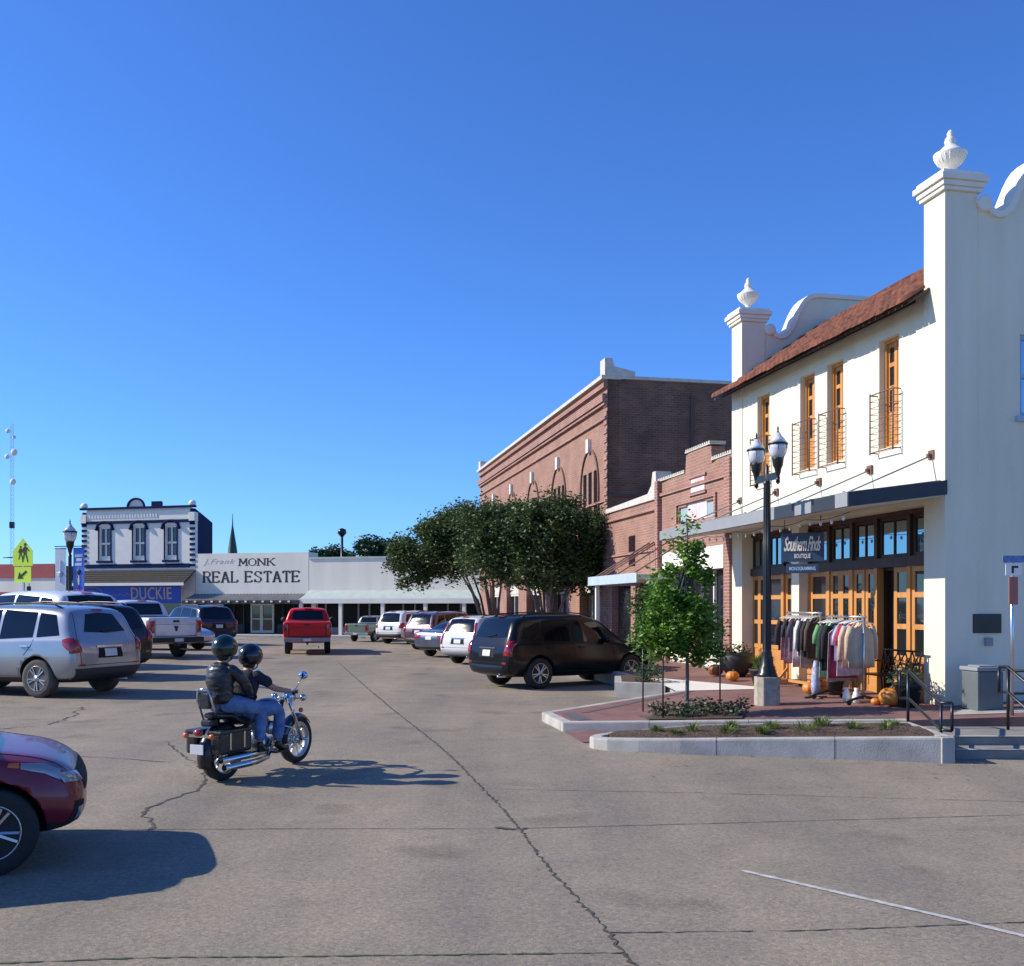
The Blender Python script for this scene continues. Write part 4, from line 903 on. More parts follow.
# ------------------------------------------------------------------ vegetation
def leaf_mesh(clumps, n, size, rnd, drop=0.15):
    vs = []; fs = []
    for _ in range(n):
        c, r = rnd.choice(clumps)
        while True:
            p = Vector((rnd.gauss(0, .5), rnd.gauss(0, .5), rnd.gauss(0, .42)))
            if p.length < 1.25: break
        p = Vector(c) + p * r
        q = Matrix.Rotation(rnd.uniform(0, 6.28), 3, 'Z') @ Matrix.Rotation(rnd.gauss(0, .8), 3, 'X') @ Matrix.Rotation(rnd.gauss(0, .5), 3, 'Y')
        L = size * rnd.uniform(.6, 1.35); w = L * .5
        b = len(vs)
        for t in ((-L / 2, 0, 0), (0, -w / 2, -.1 * L), (L / 2, 0, -.12 * L), (0, w / 2, -.1 * L)):
            v = p + q @ Vector(t); vs.append((v.x, v.y, v.z))
        fs.append((b, b + 1, b + 2, b + 3))
    me = bpy.data.meshes.new('foliage'); me.from_pydata(vs, [], fs); return me
def clumps_in(lobes, n, rnd, rmin, rmax, shell=.6):
    out = []; tot = sum(l[3] * l[4] * l[5] for l in lobes)
    for l in lobes:
        k = max(2, int(n * l[3] * l[4] * l[5] / tot))
        for _ in range(k):
            d = Vector((rnd.gauss(0, 1), rnd.gauss(0, 1), rnd.gauss(0, 1))).normalized(); r = rnd.uniform(shell, 1.0) ** .7
            out.append((Vector((l[0] + d.x * l[3] * r, l[1] + d.y * l[4] * r, l[2] + d.z * l[5] * r)), rnd.uniform(rmin, rmax)))
    return out
def tree(name, label, loc, stems, lobes, nclump, nleaf, size, lm, bm_, seed, rr=(.3, .6), cat='tree', group=None, branch=26, br=.02):
    rnd = random.Random(seed); o = empty(name, loc); tag(o, label, cat, group)
    cl = clumps_in(lobes, nclump, rnd, *rr)
    me = leaf_mesh(cl, nleaf, size, rnd); me.materials.append(lm); link('crown', me, o)
    tips = []
    tm = MB()
    for pts, r0, r1 in stems:
        m = len(pts); tm.tube(pts, [r0 + (r1 - r0) * i / (m - 1) for i in range(m)], 7); tips.append((Vector(pts[-1]), r1)); tips.append((Vector(pts[-2]), r1))
    tro = tm.build('trunk', bm_, o)
    bmb = MB()
    for c, r in rnd.sample(cl, min(branch, len(cl))):
        t = min(tips, key=lambda q: (q[0] - c).length)[0]; mid = t.lerp(c, .5) + Vector((rnd.uniform(-.15, .15), rnd.uniform(-.15, .15), -.1))
        bmb.tube([t, mid, c], [br, br * .6, br * .2], 5)
    bmb.build('limb', bm_, tro); return o
rnd = random.Random(11)
def fan(n, h, spread, r0, seed, lean=(0, 0)):
    rr = random.Random(seed); out = []
    for i in range(n):
        a = 2 * math.pi * i / n + rr.uniform(-.3, .3); s = spread * rr.uniform(.55, 1.05)
        dx, dy = math.cos(a) * s + lean[0], math.sin(a) * s + lean[1]; hh = h * rr.uniform(.85, 1.1)
        out.append(([(math.cos(a) * .1, math.sin(a) * .1, 0), (dx * .28 + rr.uniform(-.06, .06), dy * .28, hh * .35), (dx * .6 + rr.uniform(-.1, .1), dy * .6, hh * .7), (dx, dy, hh)], r0, r0 * .45))
    return out
# crape myrtles in front of the tall brick building
p = Vector((1.15, 32.5, .2))
tree('crape_myrtle', 'dense dark green crape myrtle, the nearer and rounder of the two street trees', p, fan(8, 2.7, .95, .06, 3),
     [(0, 0, 3.9, 1.75, 1.7, 1.15), (-1.2, .2, 3.9, 1.3, 1.2, .95), (1.0, -.2, 3.9, 1.15, 1.2, 1.05), (.2, 0, 4.5, 1.3, 1.2, .72), (1.2, 0, 3.2, .8, .9, .7), (-1.8, .4, 3.6, .9, .9, .8), (0, 0, 2.85, 1.9, 1.6, .62), (1.2, 0, 2.7, .9, 1.0, .5), (-1.9, .2, 3.1, 1.1, 1.1, .6), (-2.0, .6, 4.2, 1.1, 1.1, .8)], 380, 60000, .125, M['leaf'], M['bark'], 21, rr=(.28, .52), branch=60, br=.022, group='crape myrtles along the pavement')
p = Vector((-.75, 38.0, .2))
tree('crape_myrtle', 'spreading dark green crape myrtle leaning out over the parked cars, left of the other one', p, fan(8, 2.9, 1.1, .065, 5, (-.6, 0)),
     [(-.6, 0, 4.3, 2.0, 1.8, 1.15), (-2.4, 0, 3.7, 1.35, 1.3, .9), (.9, .3, 4.2, 1.4, 1.5, 1.1), (-1.4, 0, 4.6, 1.3, 1.2, .7), (-3.1, 0, 3.0, .75, .8, .6), (.3, .2, 4.9, 1.2, 1.1, .6), (1.9, .3, 4.0, 1.1, 1.1, 1.0), (-3.6, 0, 2.9, .6, .7, .5), (-1.6, 0, 3.3, 1.2, 1.1, .6), (1.2, 0, 3.1, 1.5, 1.3, .6), (-2.0, 0, 4.5, 1.0, 1.0, .5)], 380, 60000, .135, M['leaf'], M['bark'], 22, rr=(.28, .55), branch=60, br=.024, group='crape myrtles along the pavement')
# young tree in the pit
YT = Vector((2.62, 15.0, .215))
tree('young_tree', 'slender young tree with bright green leaves in a mulched pit between three stakes', YT,
     [([(0, 0, 0), (.01, 0, .6), (0, .02, 1.4), (.02, 0, 2.3), (0, 0, 2.95)], .034, .010)],
     [(-.12, 0, 1.35, .52, .5, .50), (-.42, 0, 1.2, .30, .35, .42), (.24, .1, 1.2, .32, .4, .45), (-.08, 0, 1.9, .40, .40, .42), (.05, 0, 2.62, .16, .16, .42), (-.30, 0, 1.8, .26, .3, .3), (.2, 0, 2.2, .2, .2, .28), (-.1, 0, 2.35, .2, .2, .25)], 150, 10500, .085, M['leaf_y'], M['bark_g'], 31, rr=(.09, .27), branch=46, br=.011)
for (px, py, h) in ((643, 711, 1.15), (663, 718, 1.25), (720, 707, 1.1)):
    g_ = G(px, py, .2); st_ = MB(); st_.tube([(0, 0, -.03), (0, 0, h)], .013, 6); st_.box(-.02, .02, -.004, .004, h - .35, h - .3)
    o = st_.build('tree_stake', M['black']); o.location = g_
    tag(o, {643: 'thin dark metal stake left of the young tree', 663: 'thin dark metal stake nearest the kerb, just left of the young trunk', 720: 'thin dark metal stake right of the young tree'}[px], 'stake', 'stakes around the young tree')
# second small trunk in the raised corner bed
tree('young_tree', 'small shaded sapling in the raised corner bed beside the black car', (2.95, 21.4, .3), [([(0, 0, 0), (.02, 0, .9), (0, 0, 1.7)], .045, .02)], [(0.1, 0, 1.6, .45, .4, .45)], 24, 1300, .09, M['leaf'], M['bark_g'], 33, rr=(.15, .3), branch=14, br=.012)
# far trees
for (px, py, Y, w, h, lab, sd) in ((372, 556, 95, 2.3, 2.2, 'rounded tree beyond the teal trimmed row, beside the thin roof pole', 41), (398, 556, 100, 1.9, 1.8, 'low dark tree crown peeking over the teal trimmed row near the crape myrtle', 42), (331, 556, 110, 2.1, .9, 'small tuft of treetop just right of the estate office sign wall', 43)):
    X = (px - 512) / 1000 * Y; z = CAMH + (606 - py) / 1000 * Y
    tree('far_tree', lab, (X, Y, 0), [([(0, 0, 0), (0, .1, z * .5), (0, 0, z)], .25, .12)], [(0, 0, z - .2, w * 1.1, w, h * .8), (w * .5, 0, z - .3, w * .6, w * .6, h * .6), (-w * .5, 0, z - .4, w * .6, w * .6, h * .55), (0, 0, z + h * .3, w * .6, w * .6, h * .6)], 60, 6000, .42, M['leaf_f'], M['bark'], sd, rr=(.4, .9), group='trees beyond the far shops')

def blades(n, h, spread, rnd, m, name, parent=None, w=.012, curl=.5):
    vs = []; fs = []
    for _ in range(n):
        a = rnd.uniform(0, 6.28); r0 = rnd.uniform(0, spread * .4); b = Vector((math.cos(a) * r0, math.sin(a) * r0, 0)); d = Vector((math.cos(a), math.sin(a), 0)); hh = h * rnd.uniform(.5, 1.1); o_ = spread * rnd.uniform(.3, 1)
        s = Vector((-d.y, d.x, 0)) * w; p1 = b + d * o_ * .35 + Vector((0, 0, hh * .7)); p2 = b + d * o_ + Vector((0, 0, hh * rnd.uniform(.7, 1.05)))
        k = len(vs); vs += [tuple(v) for v in (b - s, b + s, p1 + s * .8, p1 - s * .8, p2)]; fs += [(k, k + 1, k + 2, k + 3), (k + 3, k + 2, k + 4)]
    me = bpy.data.meshes.new(name); me.from_pydata(vs, [], fs); me.materials.append(m); return link(name, me, parent)
rnd = random.Random(5)
# tufts in the long planter
TF = [(1.9, 12.95, .16, .10), (2.35, 12.8, .2, .12), (2.75, 12.62, .2, .16), (2.9, 13.0, .15, .1), (3.35, 12.75, .22, .14), (3.7, 12.5, .24, .17), (4.0, 12.8, .2, .15), (4.3, 12.45, .16, .12), (4.65, 12.3, .2, .13), (3.15, 12.45, .15, .1), (4.85, 12.6, .18, .12), (2.1, 12.72, .12, .09)]
wd = ['near its rounded left tip', 'second from its left tip', 'third from the left tip', 'at the back of the left half', 'broad, in the middle', 'tallest, right of the middle', 'behind the tallest one', 'in the right half along the kerb', 'by the kerb near the handrail', 'thin, centre front', 'at the back near the handrail end', 'tiny, low by the left kerb']
for (x, y, h, s_), w_ in zip(TF, wd):
    o = blades(rnd.randint(60, 150), h * rnd.uniform(.6, .95), s_ * rnd.uniform(1.1, 1.9), rnd, M['grass'], 'grass_tuft', w=.005); o.location = (x, y + .15, pz(x, y) + .02); tag(o, 'pale green grass tuft in the long kerbed planter, ' + w_, 'grass tuft', 'tufts in the long planter')
lit = leaf_mesh([((x, 12.98 - (x - 2.9) * .17 + d, pz(x, 13) + .0), .2) for x in [1.7 + .12 * i for i in range(28)] for d in (-.35, -.1, .15, .4)], 2600, .035, rnd)
for v in lit.vertices: v.co.z = pz(v.co.x, v.co.y) + .045 + abs(v.co.z - pz(v.co.x, v.co.y)) * .08
lit.materials.append(M['bark']); tag(link('planter_litter', lit), 'scattered dry leaf litter and bark in the long kerbed planter', 'leaf litter', kind='stuff')
for (x, y, w_, sd) in ((2.25, 15.0, 'left of the young trunk', 1), (2.5, 14.75, 'in front of the young trunk', 2), (3.05, 14.85, 'right of the young trunk', 3), (3.3, 14.75, 'at the right end of the tree pit', 4), (2.8, 15.2, 'behind the young trunk', 5)):
    r_ = random.Random(sd); me = leaf_mesh([(Vector((r_.uniform(-.12, .12), r_.uniform(-.1, .1), r_.uniform(.05, .16))), .13) for _ in range(6)], 220, .065, r_); me.materials.append(M['shrub'])
    o = link('low_shrub', me); o.location = (x, y, walkz(x, y) + .02); tag(o, 'low grey green bush in the tree pit ' + w_, 'shrub', 'bushes in the tree pit')
r_ = random.Random(9); me = leaf_mesh([(Vector((r_.uniform(-.2, .2), r_.uniform(-.3, .3), r_.uniform(.05, .3))), .18) for _ in range(9)], 500, .08, r_); me.materials.append(M['shrub'])
o = link('low_shrub', me); o.location = (2.75, 20.6, .31); tag(o, 'small bush in the raised corner bed by the black car', 'shrub')

# ------------------------------------------------------------------ street lamps
def lantern(mb, gl, c, s=1.0):
    x, y, z = c
    mb.lathe([(.045 * s, -.12 * s), (.03 * s, 0), (.05 * s, .06 * s), (.07 * s, .16 * s), (.10 * s, .22 * s), (.115 * s, .34 * s), (.12 * s, .36 * s)], (x, y, z), 14)
    gl.lathe([(.11 * s, .36 * s), (.16 * s, .44 * s), (.185 * s, .56 * s), (.18 * s, .62 * s)], (x, y, z), 18)
    mb.lathe([(.195 * s, .62 * s), (.2 * s, .65 * s), (.18 * s, .66 * s)], (x, y, z), 18)
    gl.lathe([(.175 * s, .66 * s), (.13 * s, .74 * s), (.07 * s, .80 * s), (.04 * s, .86 * s)], (x, y, z), 18)
    mb.lathe([(.035 * s, .86 * s), (.012 * s, .90 * s), (.022 * s, .93 * s), (.006 * s, 1.0 * s)], (x, y, z), 10)
    for j in range(6):
        a = 2 * math.pi * j / 6 + .3; mb.tube([(x + math.cos(a) * .115 * s, y + math.sin(a) * .115 * s, z + .36 * s), (x + math.cos(a) * .188 * s, y + math.sin(a) * .188 * s, z + .56 * s), (x + math.cos(a) * .185 * s, y + math.sin(a) * .185 * s, z + .63 * s)], .006 * s, 4)
LP = Vector((4.08, 16.0, .22))
lp = empty('street_lamp', LP, 0); tag(lp, 'tall black twin headed street lamp on a concrete block in front of the stucco shop', 'street lamp')
mb = MB(); mb.prism([(-.185, -.1), (-.1, -.185), (.1, -.185), (.185, -.1), (.185, .1), (.1, .185), (-.1, .185), (-.185, .1)], (0, 0, -.05), (1, 0, 0), (0, 1, 0), (0, 0, 1), .55); mb.build('concrete_base', M['post_conc'], lp, bevel=.012)
mb = MB(); mb.lathe([(.16, .50), (.16, .54), (.13, .57), (.125, .64), (.10, .68), (.09, .80), (.075, .86), (.08, .88), (.066, .92), (.052, 3.55), (.06, 3.58), (.06, 3.62), (.03, 3.64), (.03, 3.85), (.01, 3.9)], (0, 0, 0), 18)
for j in range(12):
    a = 2 * math.pi * j / 12; mb.tube([(math.cos(a) * .064, math.sin(a) * .064, .93), (math.cos(a) * .051, math.sin(a) * .051, 3.53)], .007, 4)
mb.build('pole', M['black'], lp)
mb = MB(); gl = MB(); d = Vector((.09, -.32, 0))
mb.bar(-d * .95 + Vector((0, 0, 3.68)), d * .95 + Vector((0, 0, 3.68)), .035, .11)
for s_ in (-1, 1): 
    c = d * s_ + Vector((0, 0, 3.66)); mb.lathe([(.01, -.12), (.03, -.08), (.035, 0)], c, 8); gl = MB(); lantern(mb, gl, c, .8); gl.build('globe', M['globe'], lp)
mb.build('lamp_arm', M['black'], lp)
p2 = Vector((-.442 * 36, 36, 0)); l2 = empty('street_lamp', p2, R(-12)); tag(l2, 'single headed black street lamp with two banners in front of the navy trimmed building', 'street lamp')
mb = MB(); mb.lathe([(.2, 0), (.2, .3), (.12, .5), (.1, .9), (.075, 1.0), (.06, 3.6), (.07, 3.7)], (0, 0, 0), 14); mb.bar((-.62, 0, 4.0 - .0), (.62, 0, 4.0), .03, .03) ; mb.build('pole', M['black'], l2)
mb = MB(); gl = MB(); lantern(mb, gl, (0, 0, 3.72), 1.25); lo_ = mb.build('lamp_head', M['black'], l2); gl.build('globe', M['globe'], lo_)
for (dx, m_, lab, cat) in ((-.36, 'w', 'white banner with faint grey emblem, left of the single lamp post', 'banner'), (.36, 'b', 'blue banner with a small bird and pink ribbon, right of the single lamp post', 'banner')):
    b_ = empty('lamp_banner', p2 + Vector((dx, dx * -.21 - .02, 0)), R(-12)); tag(b_, lab, cat)
    mm = mat('banner_white', (.66, .70, .74), .8, var=.06) if m_ == 'w' else mat('banner_blue', (.06, .16, .62), .7, col2=(.10, .26, .72), vs=4)
    mb = MB(); mb.box(-.22, .22, -.006, .006, 2.1, 3.92)
    if m_ == 'b': mb.box(-.22, .22, -.006, .006, 1.95, 2.099)
    c_ = mb.build('cloth', mm, b_)
    mb = MB(); mb.tube([(-.24, 0, 3.93), (.24, 0, 3.93)], .014, 5); mb.tube([(-.24, 0, 2.09), (.24, 0, 2.09)], .014, 5); mb.build('bracket', M['black'], b_)
    if m_ == 'b':
        mb = MB(); mb.box(-.15, .16, -.012, -.007, 3.62, 3.72); mb.box(-.1, .12, -.012, -.007, 3.46, 3.56); mb.box(-.16, .12, -.012, -.007, 3.30, 3.39); mb.ball((.0, -.01, 2.78), (.05, .01, .2), 8); mb.ball((0, -.008, 2.08), (.13, .012, .09), 8); mb.build('printed_words', M['white'], c_)
        mb = MB(); mb.ball((.0, -.012, 3.08), (.09, .012, .1), 8); mb.ball((-.02, -.008, 2.8), (.075, .01, .22), 8); mb.tube([(-.02, -.01, 2.6), (-.05, -.01, 2.42)], .012, 4); mb.tube([(.03, -.01, 2.6), (.05, -.01, 2.42)], .012, 4); mb.build('bird_figure', M['ink'], c_)
        mb = MB(); mb.box(-.21, .21, -.011, -.007, 2.34, 2.46); mb.build('pink_ribbon', mat('pink_print', (.65, .2, .5), .7), c_)
    else:
        mb = MB(); mb.lathe([(.12, -.01), (.12, -.008)], (0, -.0, 3.0), 16, 'y'); mb.tube([(0, -.009, 2.7), (0, -.009, 3.5)], .02, 4); mb.tube([(-.15, -.009, 3.05), (.16, -.009, 2.98)], .018, 4); mb.box(-.1, .1, -.011, -.007, 2.35, 2.42); mb.build('emblem', mat('faint_print', (.40, .46, .56), .8), c_)

# ------------------------------------------------------------------ school crossing sign
SY = 31.0; ss = empty('school_crossing_sign', ((23 - 512) / 1000 * SY, SY, 0), R(-16)); tag(ss, 'yellow green school crossing sign with two walking figures above an arrow plate', 'sign')
zz = lambda py: CAMH + (606 - py) / 1000 * SY
MB().box(-.03, .03, .0, .05, -.02, zz(541)).build('post', M['steel'], ss)
mb = MB(); w_ = .37; zb_, zm, zt_ = zz(566), zz(551), zz(538); mb.prism([(-w_, zb_), (w_, zb_), (w_, zm), (0, zt_), (-w_, zm)], (0, -.012, 0), (1, 0, 0), (0, 0, 1), (0, 1, 0), .01); pn = mb.build('pentagon_plate', M['lime'], ss, bevel=.003)
def ped(mb, x, z, s, y=-.018):
    mb.ball((x, y, z + .55 * s), (.045 * s, .004, .05 * s), 8)
    mb.prism([(-.06, .26), (.05, .24), (.07, .46), (-.02, .5), (-.07, .42)], (x, y, z), (s, 0, 0), (0, 0, s), (0, 1, 0), .005)
    for (a, b, c) in (((-.03, .27), (-.06, .12), (-.10, 0)), ((.02, .27), (.07, .13), (.10, 0))): 
        mb.bar((x + a[0] * s, y + .002, z + a[1] * s), (x + b[0] * s, y + .002, z + b[1] * s), .004, .045 * s); mb.bar((x + b[0] * s, y + .003, z + b[1] * s), (x + c[0] * s, y + .003, z + c[1] * s), .004, .04 * s)
    mb.bar((x - .05 * s, y + .001, z + .44 * s), (x - .12 * s, y + .001, z + .3 * s), .004, .03 * s); mb.bar((x + .06 * s, y + .001, z + .44 * s), (x + .14 * s, y + .001, z + .34 * s), .004, .03 * s)
mb = MB(); ped(mb, -.08, zb_ + .2, .72); ped(mb, .09, zb_ + .12, 1.0); mb.build('walking_figures', M['ink'], pn)
mb = MB(); mb.box(-.31, .31, -.012, -.002, zz(582.5), zz(567)); ap = mb.build('arrow_plate', M['lime'], ss, bevel=.003)
mb = MB(); cz_ = zz(574.7); mb.bar((.14, -.016, cz_ + .10), (-.04, -.016, cz_ - .03), .005, .075); mb.prism([(-.19, -.13), (.03, -.12), (-.13, .08)], (.0, -.018, cz_), (1, 0, 0), (0, 0, 1), (0, 1, 0), .005); mb.build('arrow', M['ink'], ap)
o = empty('small_street_sign', ((29 - 512) / 1000 * 33, 33, 0)); tag(o, 'small grey sign panel on a thin post just right of the school crossing sign', 'sign')
MB().box(-.02, .02, 0, .03, -.02, 2.6).build('post', M['steel'], o); MB().box(-.07, .07, -.012, -.002, 2.0, 2.5).build('plate', M['slate'], o)

# ------------------------------------------------------------------ things on the shop pavement
def pot(loc, label, r=.22, h=.32, kind='grass', m='plastic', seed=1, ph=.3):
    rnd = random.Random(seed); o = empty('potted_plant', loc); tag(o, label, 'potted plant', 'potted plants by the shop doors')
    mb = MB(); mb.lathe([(r * .68, 0), (r * .95, h * .85), (r * 1.04, h * .87), (r * 1.04, h), (r * .93, h), (r * .9, h * .9)], (0, 0, 0), 20); mb.build('pot', M[m], o)
    if kind == 'grass': f = blades(420, ph, r * 1.35, rnd, M['grass'], 'foliage', o, w=.008)
    else:
        me = leaf_mesh([(Vector((rnd.uniform(-r, r) * .7, rnd.uniform(-r, r) * .7, rnd.uniform(0, ph))), .16) for _ in range(9)], 700, .06, rnd); me.materials.append(M[kind]); f = link('foliage', me, o)
    f.location = (0, 0, h * .93); return o
pot(W(-.5, .15) + Vector((-.02, 0, 0)), 'black pot with a brownish bushy plant by the right corner pier behind the handrail', .21, .36, 'shrub', seed=2, ph=.2)
pot(W(-.75, 4.55), 'black pot with a wide mound of yellow green grass just right of the lamp post', .24, .30, 'grass', seed=3, ph=.32)
pot(W(-.55, 2.2), 'small grass plant in a pot between the two clothes rails', .15, .25, 'grass', seed=4, ph=.25)
o = empty('round_planter', W(-.45, 6.35)); tag(o, 'big black rounded planter with dark foliage left of the lamp post', 'planter')
MB().lathe([(.16, 0), (.30, .16), (.37, .32), (.36, .44), (.30, .50), (.25, .48)], (0, 0, 0), 24).build('pot', M['plastic'], o)
me = leaf_mesh([(Vector((rnd.uniform(-.2, .2), rnd.uniform(-.2, .2), rnd.uniform(0, .12))), .16) for _ in range(6)], 350, .06, rnd); me.materials.append(M['leaf']); f = link('foliage', me, o); f.location = (0, 0, .5)
def pumpkin(loc, r, label, m='pumpkin'):
    o = empty('pumpkin', loc); tag(o, label, 'pumpkin', 'pumpkins on the pavement'); mb = MB(); n = 40; k = 14; vs = []; fs = []
    for i in range(k + 1):
        t = math.pi * i / k
        for j in range(n):
            a = 2 * math.pi * j / n; q = 1 + .07 * abs(math.sin(a * 5)) - .03; rr = r * math.sin(t) * q; z = r * .82 * (1 + math.cos(t) * (1 - .25 * math.exp(-(math.sin(t) * 3) ** 2)))
            vs.append((rr * math.cos(a), rr * math.sin(a), z))
    for i in range(k):
        for j in range(n): fs.append((i * n + j, (i + 1) * n + j, (i + 1) * n + (j + 1) % n, i * n + (j + 1) % n))
    mb.smooth = True; mb.add(vs, fs); b_ = mb.build('flesh', M[m], o)
    MB().tube([(0, 0, r * 1.3), (.01, 0, r * 1.6), (r * .18, 0, r * 1.85)], [r * .13, r * .09, r * .1], 6).build('stem', M['bark_g'], o); return o
M['pumpkin_d'] = mat('dark_red_pumpkin', (.26, .07, .03), .55, col2=(.34, .11, .04), vs=8)
pumpkin(W(-.68, .34), .18, 'largest bright orange pumpkin in front of the bench'); pumpkin(W(-.80, .58), .07, 'tiny orange pumpkin beside the largest one')
pumpkin(W(-.85, 2.5), .13, 'orange pumpkin on the paving under the left clothes rail'); pumpkin(W(-.75, 6.75), .16, 'dark reddish pumpkin left of the big round planter', 'pumpkin_d')
pumpkin(W(-.95, 5.45), .13, 'orange pumpkin half hidden behind the lamp block')
o = empty('wooden_crate', W(-.55, 2.75), A + .3); tag(o, 'small orange wooden crate standing between the clothes rails', 'crate')
mb = MB()
for j in range(4): mb.box(-.15, .15, -.13, -.115, .02 + j * .1, .1 + j * .1); mb.box(-.15, .15, .115, .13, .02 + j * .1, .1 + j * .1); mb.box(-.152, -.137, -.115, .115, .02 + j * .1, .1 + j * .1); mb.box(.137, .152, -.115, .115, .02 + j * .1, .1 + j * .1)
for a in (-.13, .11):
    for b in (-.113, .093): mb.box(a, a + .02, b, b + .02, 0, .42)
mb.box(-.137, .137, -.115, .115, .0, .02); mb.build('slats', M['wood'], o)

def garment(kind, L, cols, seed):
    """hanging garment seen face on in the local yz plane, thin along x"""
    rnd = random.Random(seed); hw = .21; mb = MB(); mb.smooth = True
    rows = 8; cols_ = 9; vs = []; fs = []
    for side in (-1, 1):
        for i in range(rows):
            t = i / (rows - 1); z = -.06 - t * L
            w = hw * (.30 + .70 * min(1, t * 7)) * (1 + .12 * t * (1.6 if kind == 'dress' else .4))
            for j in range(cols_):
                u = j / (cols_ - 1) * 2 - 1; sag = -.03 * abs(u) if t < .1 else 0
                fold = .012 * math.sin(u * 9 + seed) * t + .008 * math.sin(u * 17 + seed * 2) * t
                vs.append((side * (.028 * (1 - u * u) ** .5 + .004) + fold, u * w, z + sag * (1 - t) - (.045 * abs(u) if i < 2 else 0) + rnd.uniform(-.004, .004)))
    for s_ in range(2):
        b = s_ * rows * cols_
        for i in range(rows - 1):
            for j in range(cols_ - 1): fs.append((b + i * cols_ + j, b + i * cols_ + j + 1, b + (i + 1) * cols_ + j + 1, b + (i + 1) * cols_ + j))
    q = rows * cols_
    for i in range(rows - 1):
        for j in (0, cols_ - 1): fs.append((i * cols_ + j, (i + 1) * cols_ + j, q + (i + 1) * cols_ + j, q + i * cols_ + j))
    for j in range(cols_ - 1):
        for i in (0, rows - 1): fs.append((i * cols_ + j, i * cols_ + j + 1, q + i * cols_ + j + 1, q + i * cols_ + j))
    mb.add(vs, fs)
    if kind != 'dress':
        for s_ in (-1, 1): mb.tube([(0, s_ * hw * .8, -.13), (.01, s_ * hw * 1.1, -.3), (.015, s_ * hw * 1.16, -.13 - (L * .72 if kind == 'coat' else .3))], [.05, .045, .036], 7)
    return mb
def cloth(name, c, c2=None): return mat(name, c, .9, col2=c2, var=.12, vs=14 if c2 else 5, bump=.35, bs=25)
def rail(loc, rz, L, H_, label, cat_items, casters='black', wood=False):
    o = empty('clothes_rail', loc, rz); tag(o, label, 'clothes rack', 'clothes racks in front of the shop')
    mb = MB(); mb.tube([(0, -L / 2 - .06, H_), (0, L / 2 + .06, H_)], .018, 8); mb.tube([(0, -L / 2, .12), (0, -L / 2, H_)], .016, 8); mb.tube([(0, L / 2, .12), (0, L / 2, H_)], .016, 8); mb.build('rail', M['steel'], o)
    for s_ in (-1, 1):
        f = MB(); y = s_ * L / 2
        if wood: f.bar((-.26, y, .1), (.26, y, .1), .06, .06); f.bar((-.2, y, .12), (0, y, .35), .04, .04)
        else: f.tube([(-.3, y, .06), (0, y, .14), (.3, y, .06)], .022, 6)
        fo = f.build('foot', M['wood'] if wood else M['black'], o)
        c = MB(); [c.lathe([(.032, -.015), (.032, .015)], (x, y, .032), 10, 'y') for x in (-.25, .25)]; c.build('caster', M['black'], fo)
    if wood: MB().bar((0, -L / 2 + .03, .11), (0, L / 2 - .03, .11), .05, .05).build('bottom_bar', M['wood'], o)
    n = len(cat_items)
    for i, (kind, ln, c, c2, lab) in enumerate(cat_items):
        y = -L / 2 + .05 + (L - .1) * i / (n - 1); rr = random.Random(i * 3 + n)
        g_ = empty('garment', Vector(loc) + Matrix.Rotation(rz, 3, 'Z') @ Vector((0, y, H_ - .02)), rz + R(90) + R(rr.uniform(-16, 16)) - R(0)); tag(g_, lab, 'garment', 'garments hanging on the clothes racks')
        hg = MB(); hg.tube([(0, 0, .035), (0, .012, .05), (0, .02, .03), (0, .0, .0), (0, 0, -.03)], .004, 5); hg.tube([(0, -.19, -.085), (0, 0, -.03), (0, .19, -.085)], .009, 5); hg.build('hanger', M['white'], g_)
        garment(kind, ln, None, i + n).build('cloth', cloth('fabric_' + kind, c, c2), g_, fixn=False)
R1 = [('coat', .62, (.02, .02, .03), None, 'black jacket at the far left end of the left clothes rack'), ('dress', .8, (.55, .12, .22), (.7, .5, .5), 'pink patterned dress near the left end of the left rack'), ('shirt', .6, (.03, .03, .05), None, 'dark top next to the pink dress on the left rack'), ('dress', .85, (.30, .10, .14), (.5, .35, .36), 'maroon and grey print dress on the left rack'), ('shirt', .62, (.05, .06, .09), None, 'navy blouse in the middle of the left rack'), ('dress', .9, (.68, .66, .68), (.5, .35, .5), 'white dress with purple pattern in the middle of the left rack'), ('coat', .7, (.75, .73, .74), None, 'plain white blouse on the left rack'), ('coat', .75, (.015, .017, .03), None, 'long black cardigan on the left rack'), ('dress', .9, (.42, .42, .45), (.2, .2, .25), 'grey patterned dress on the left rack'), ('coat', .7, (.03, .028, .03), None, 'charcoal coat near the right end of the left rack'), ('coat', .72, (.09, .06, .05), None, 'dark brown coat at the right end of the left rack')]
R2 = [('coat', .7, (.50, .38, .27), None, 'tan jacket facing outward at the right end of the right rack'), ('coat', .68, (.56, .44, .32), None, 'light beige jacket second from the right end of the right rack'), ('coat', .72, (.66, .52, .46), (.5, .3, .25), 'pale pink beige cardigan on the right rack'), ('shirt', .5, (.4, .02, .06), None, 'crimson top on the right rack'), ('dress', .85, (.6, .58, .66), (.42, .3, .5), 'lilac print dress on the right rack'), ('shirt', .62, (.78, .76, .78), None, 'white shirt on the right rack'), ('dress', .9, (.3, .03, .08), None, 'deep red dress on the right rack'), ('dress', .95, (.55, .50, .48), (.25, .22, .25), 'mottled grey dress on the right rack'), ('coat', .75, (.015, .015, .02), None, 'black coat on the right rack'), ('coat', .8, (.02, .025, .04), None, 'very dark navy coat on the right rack'), ('dress', .9, (.25, .45, .42), (.35, .6, .4), 'sea green dress near the left end of the right rack'), ('shirt', .6, (.16, .36, .14), None, 'green top at the left end of the right rack')]
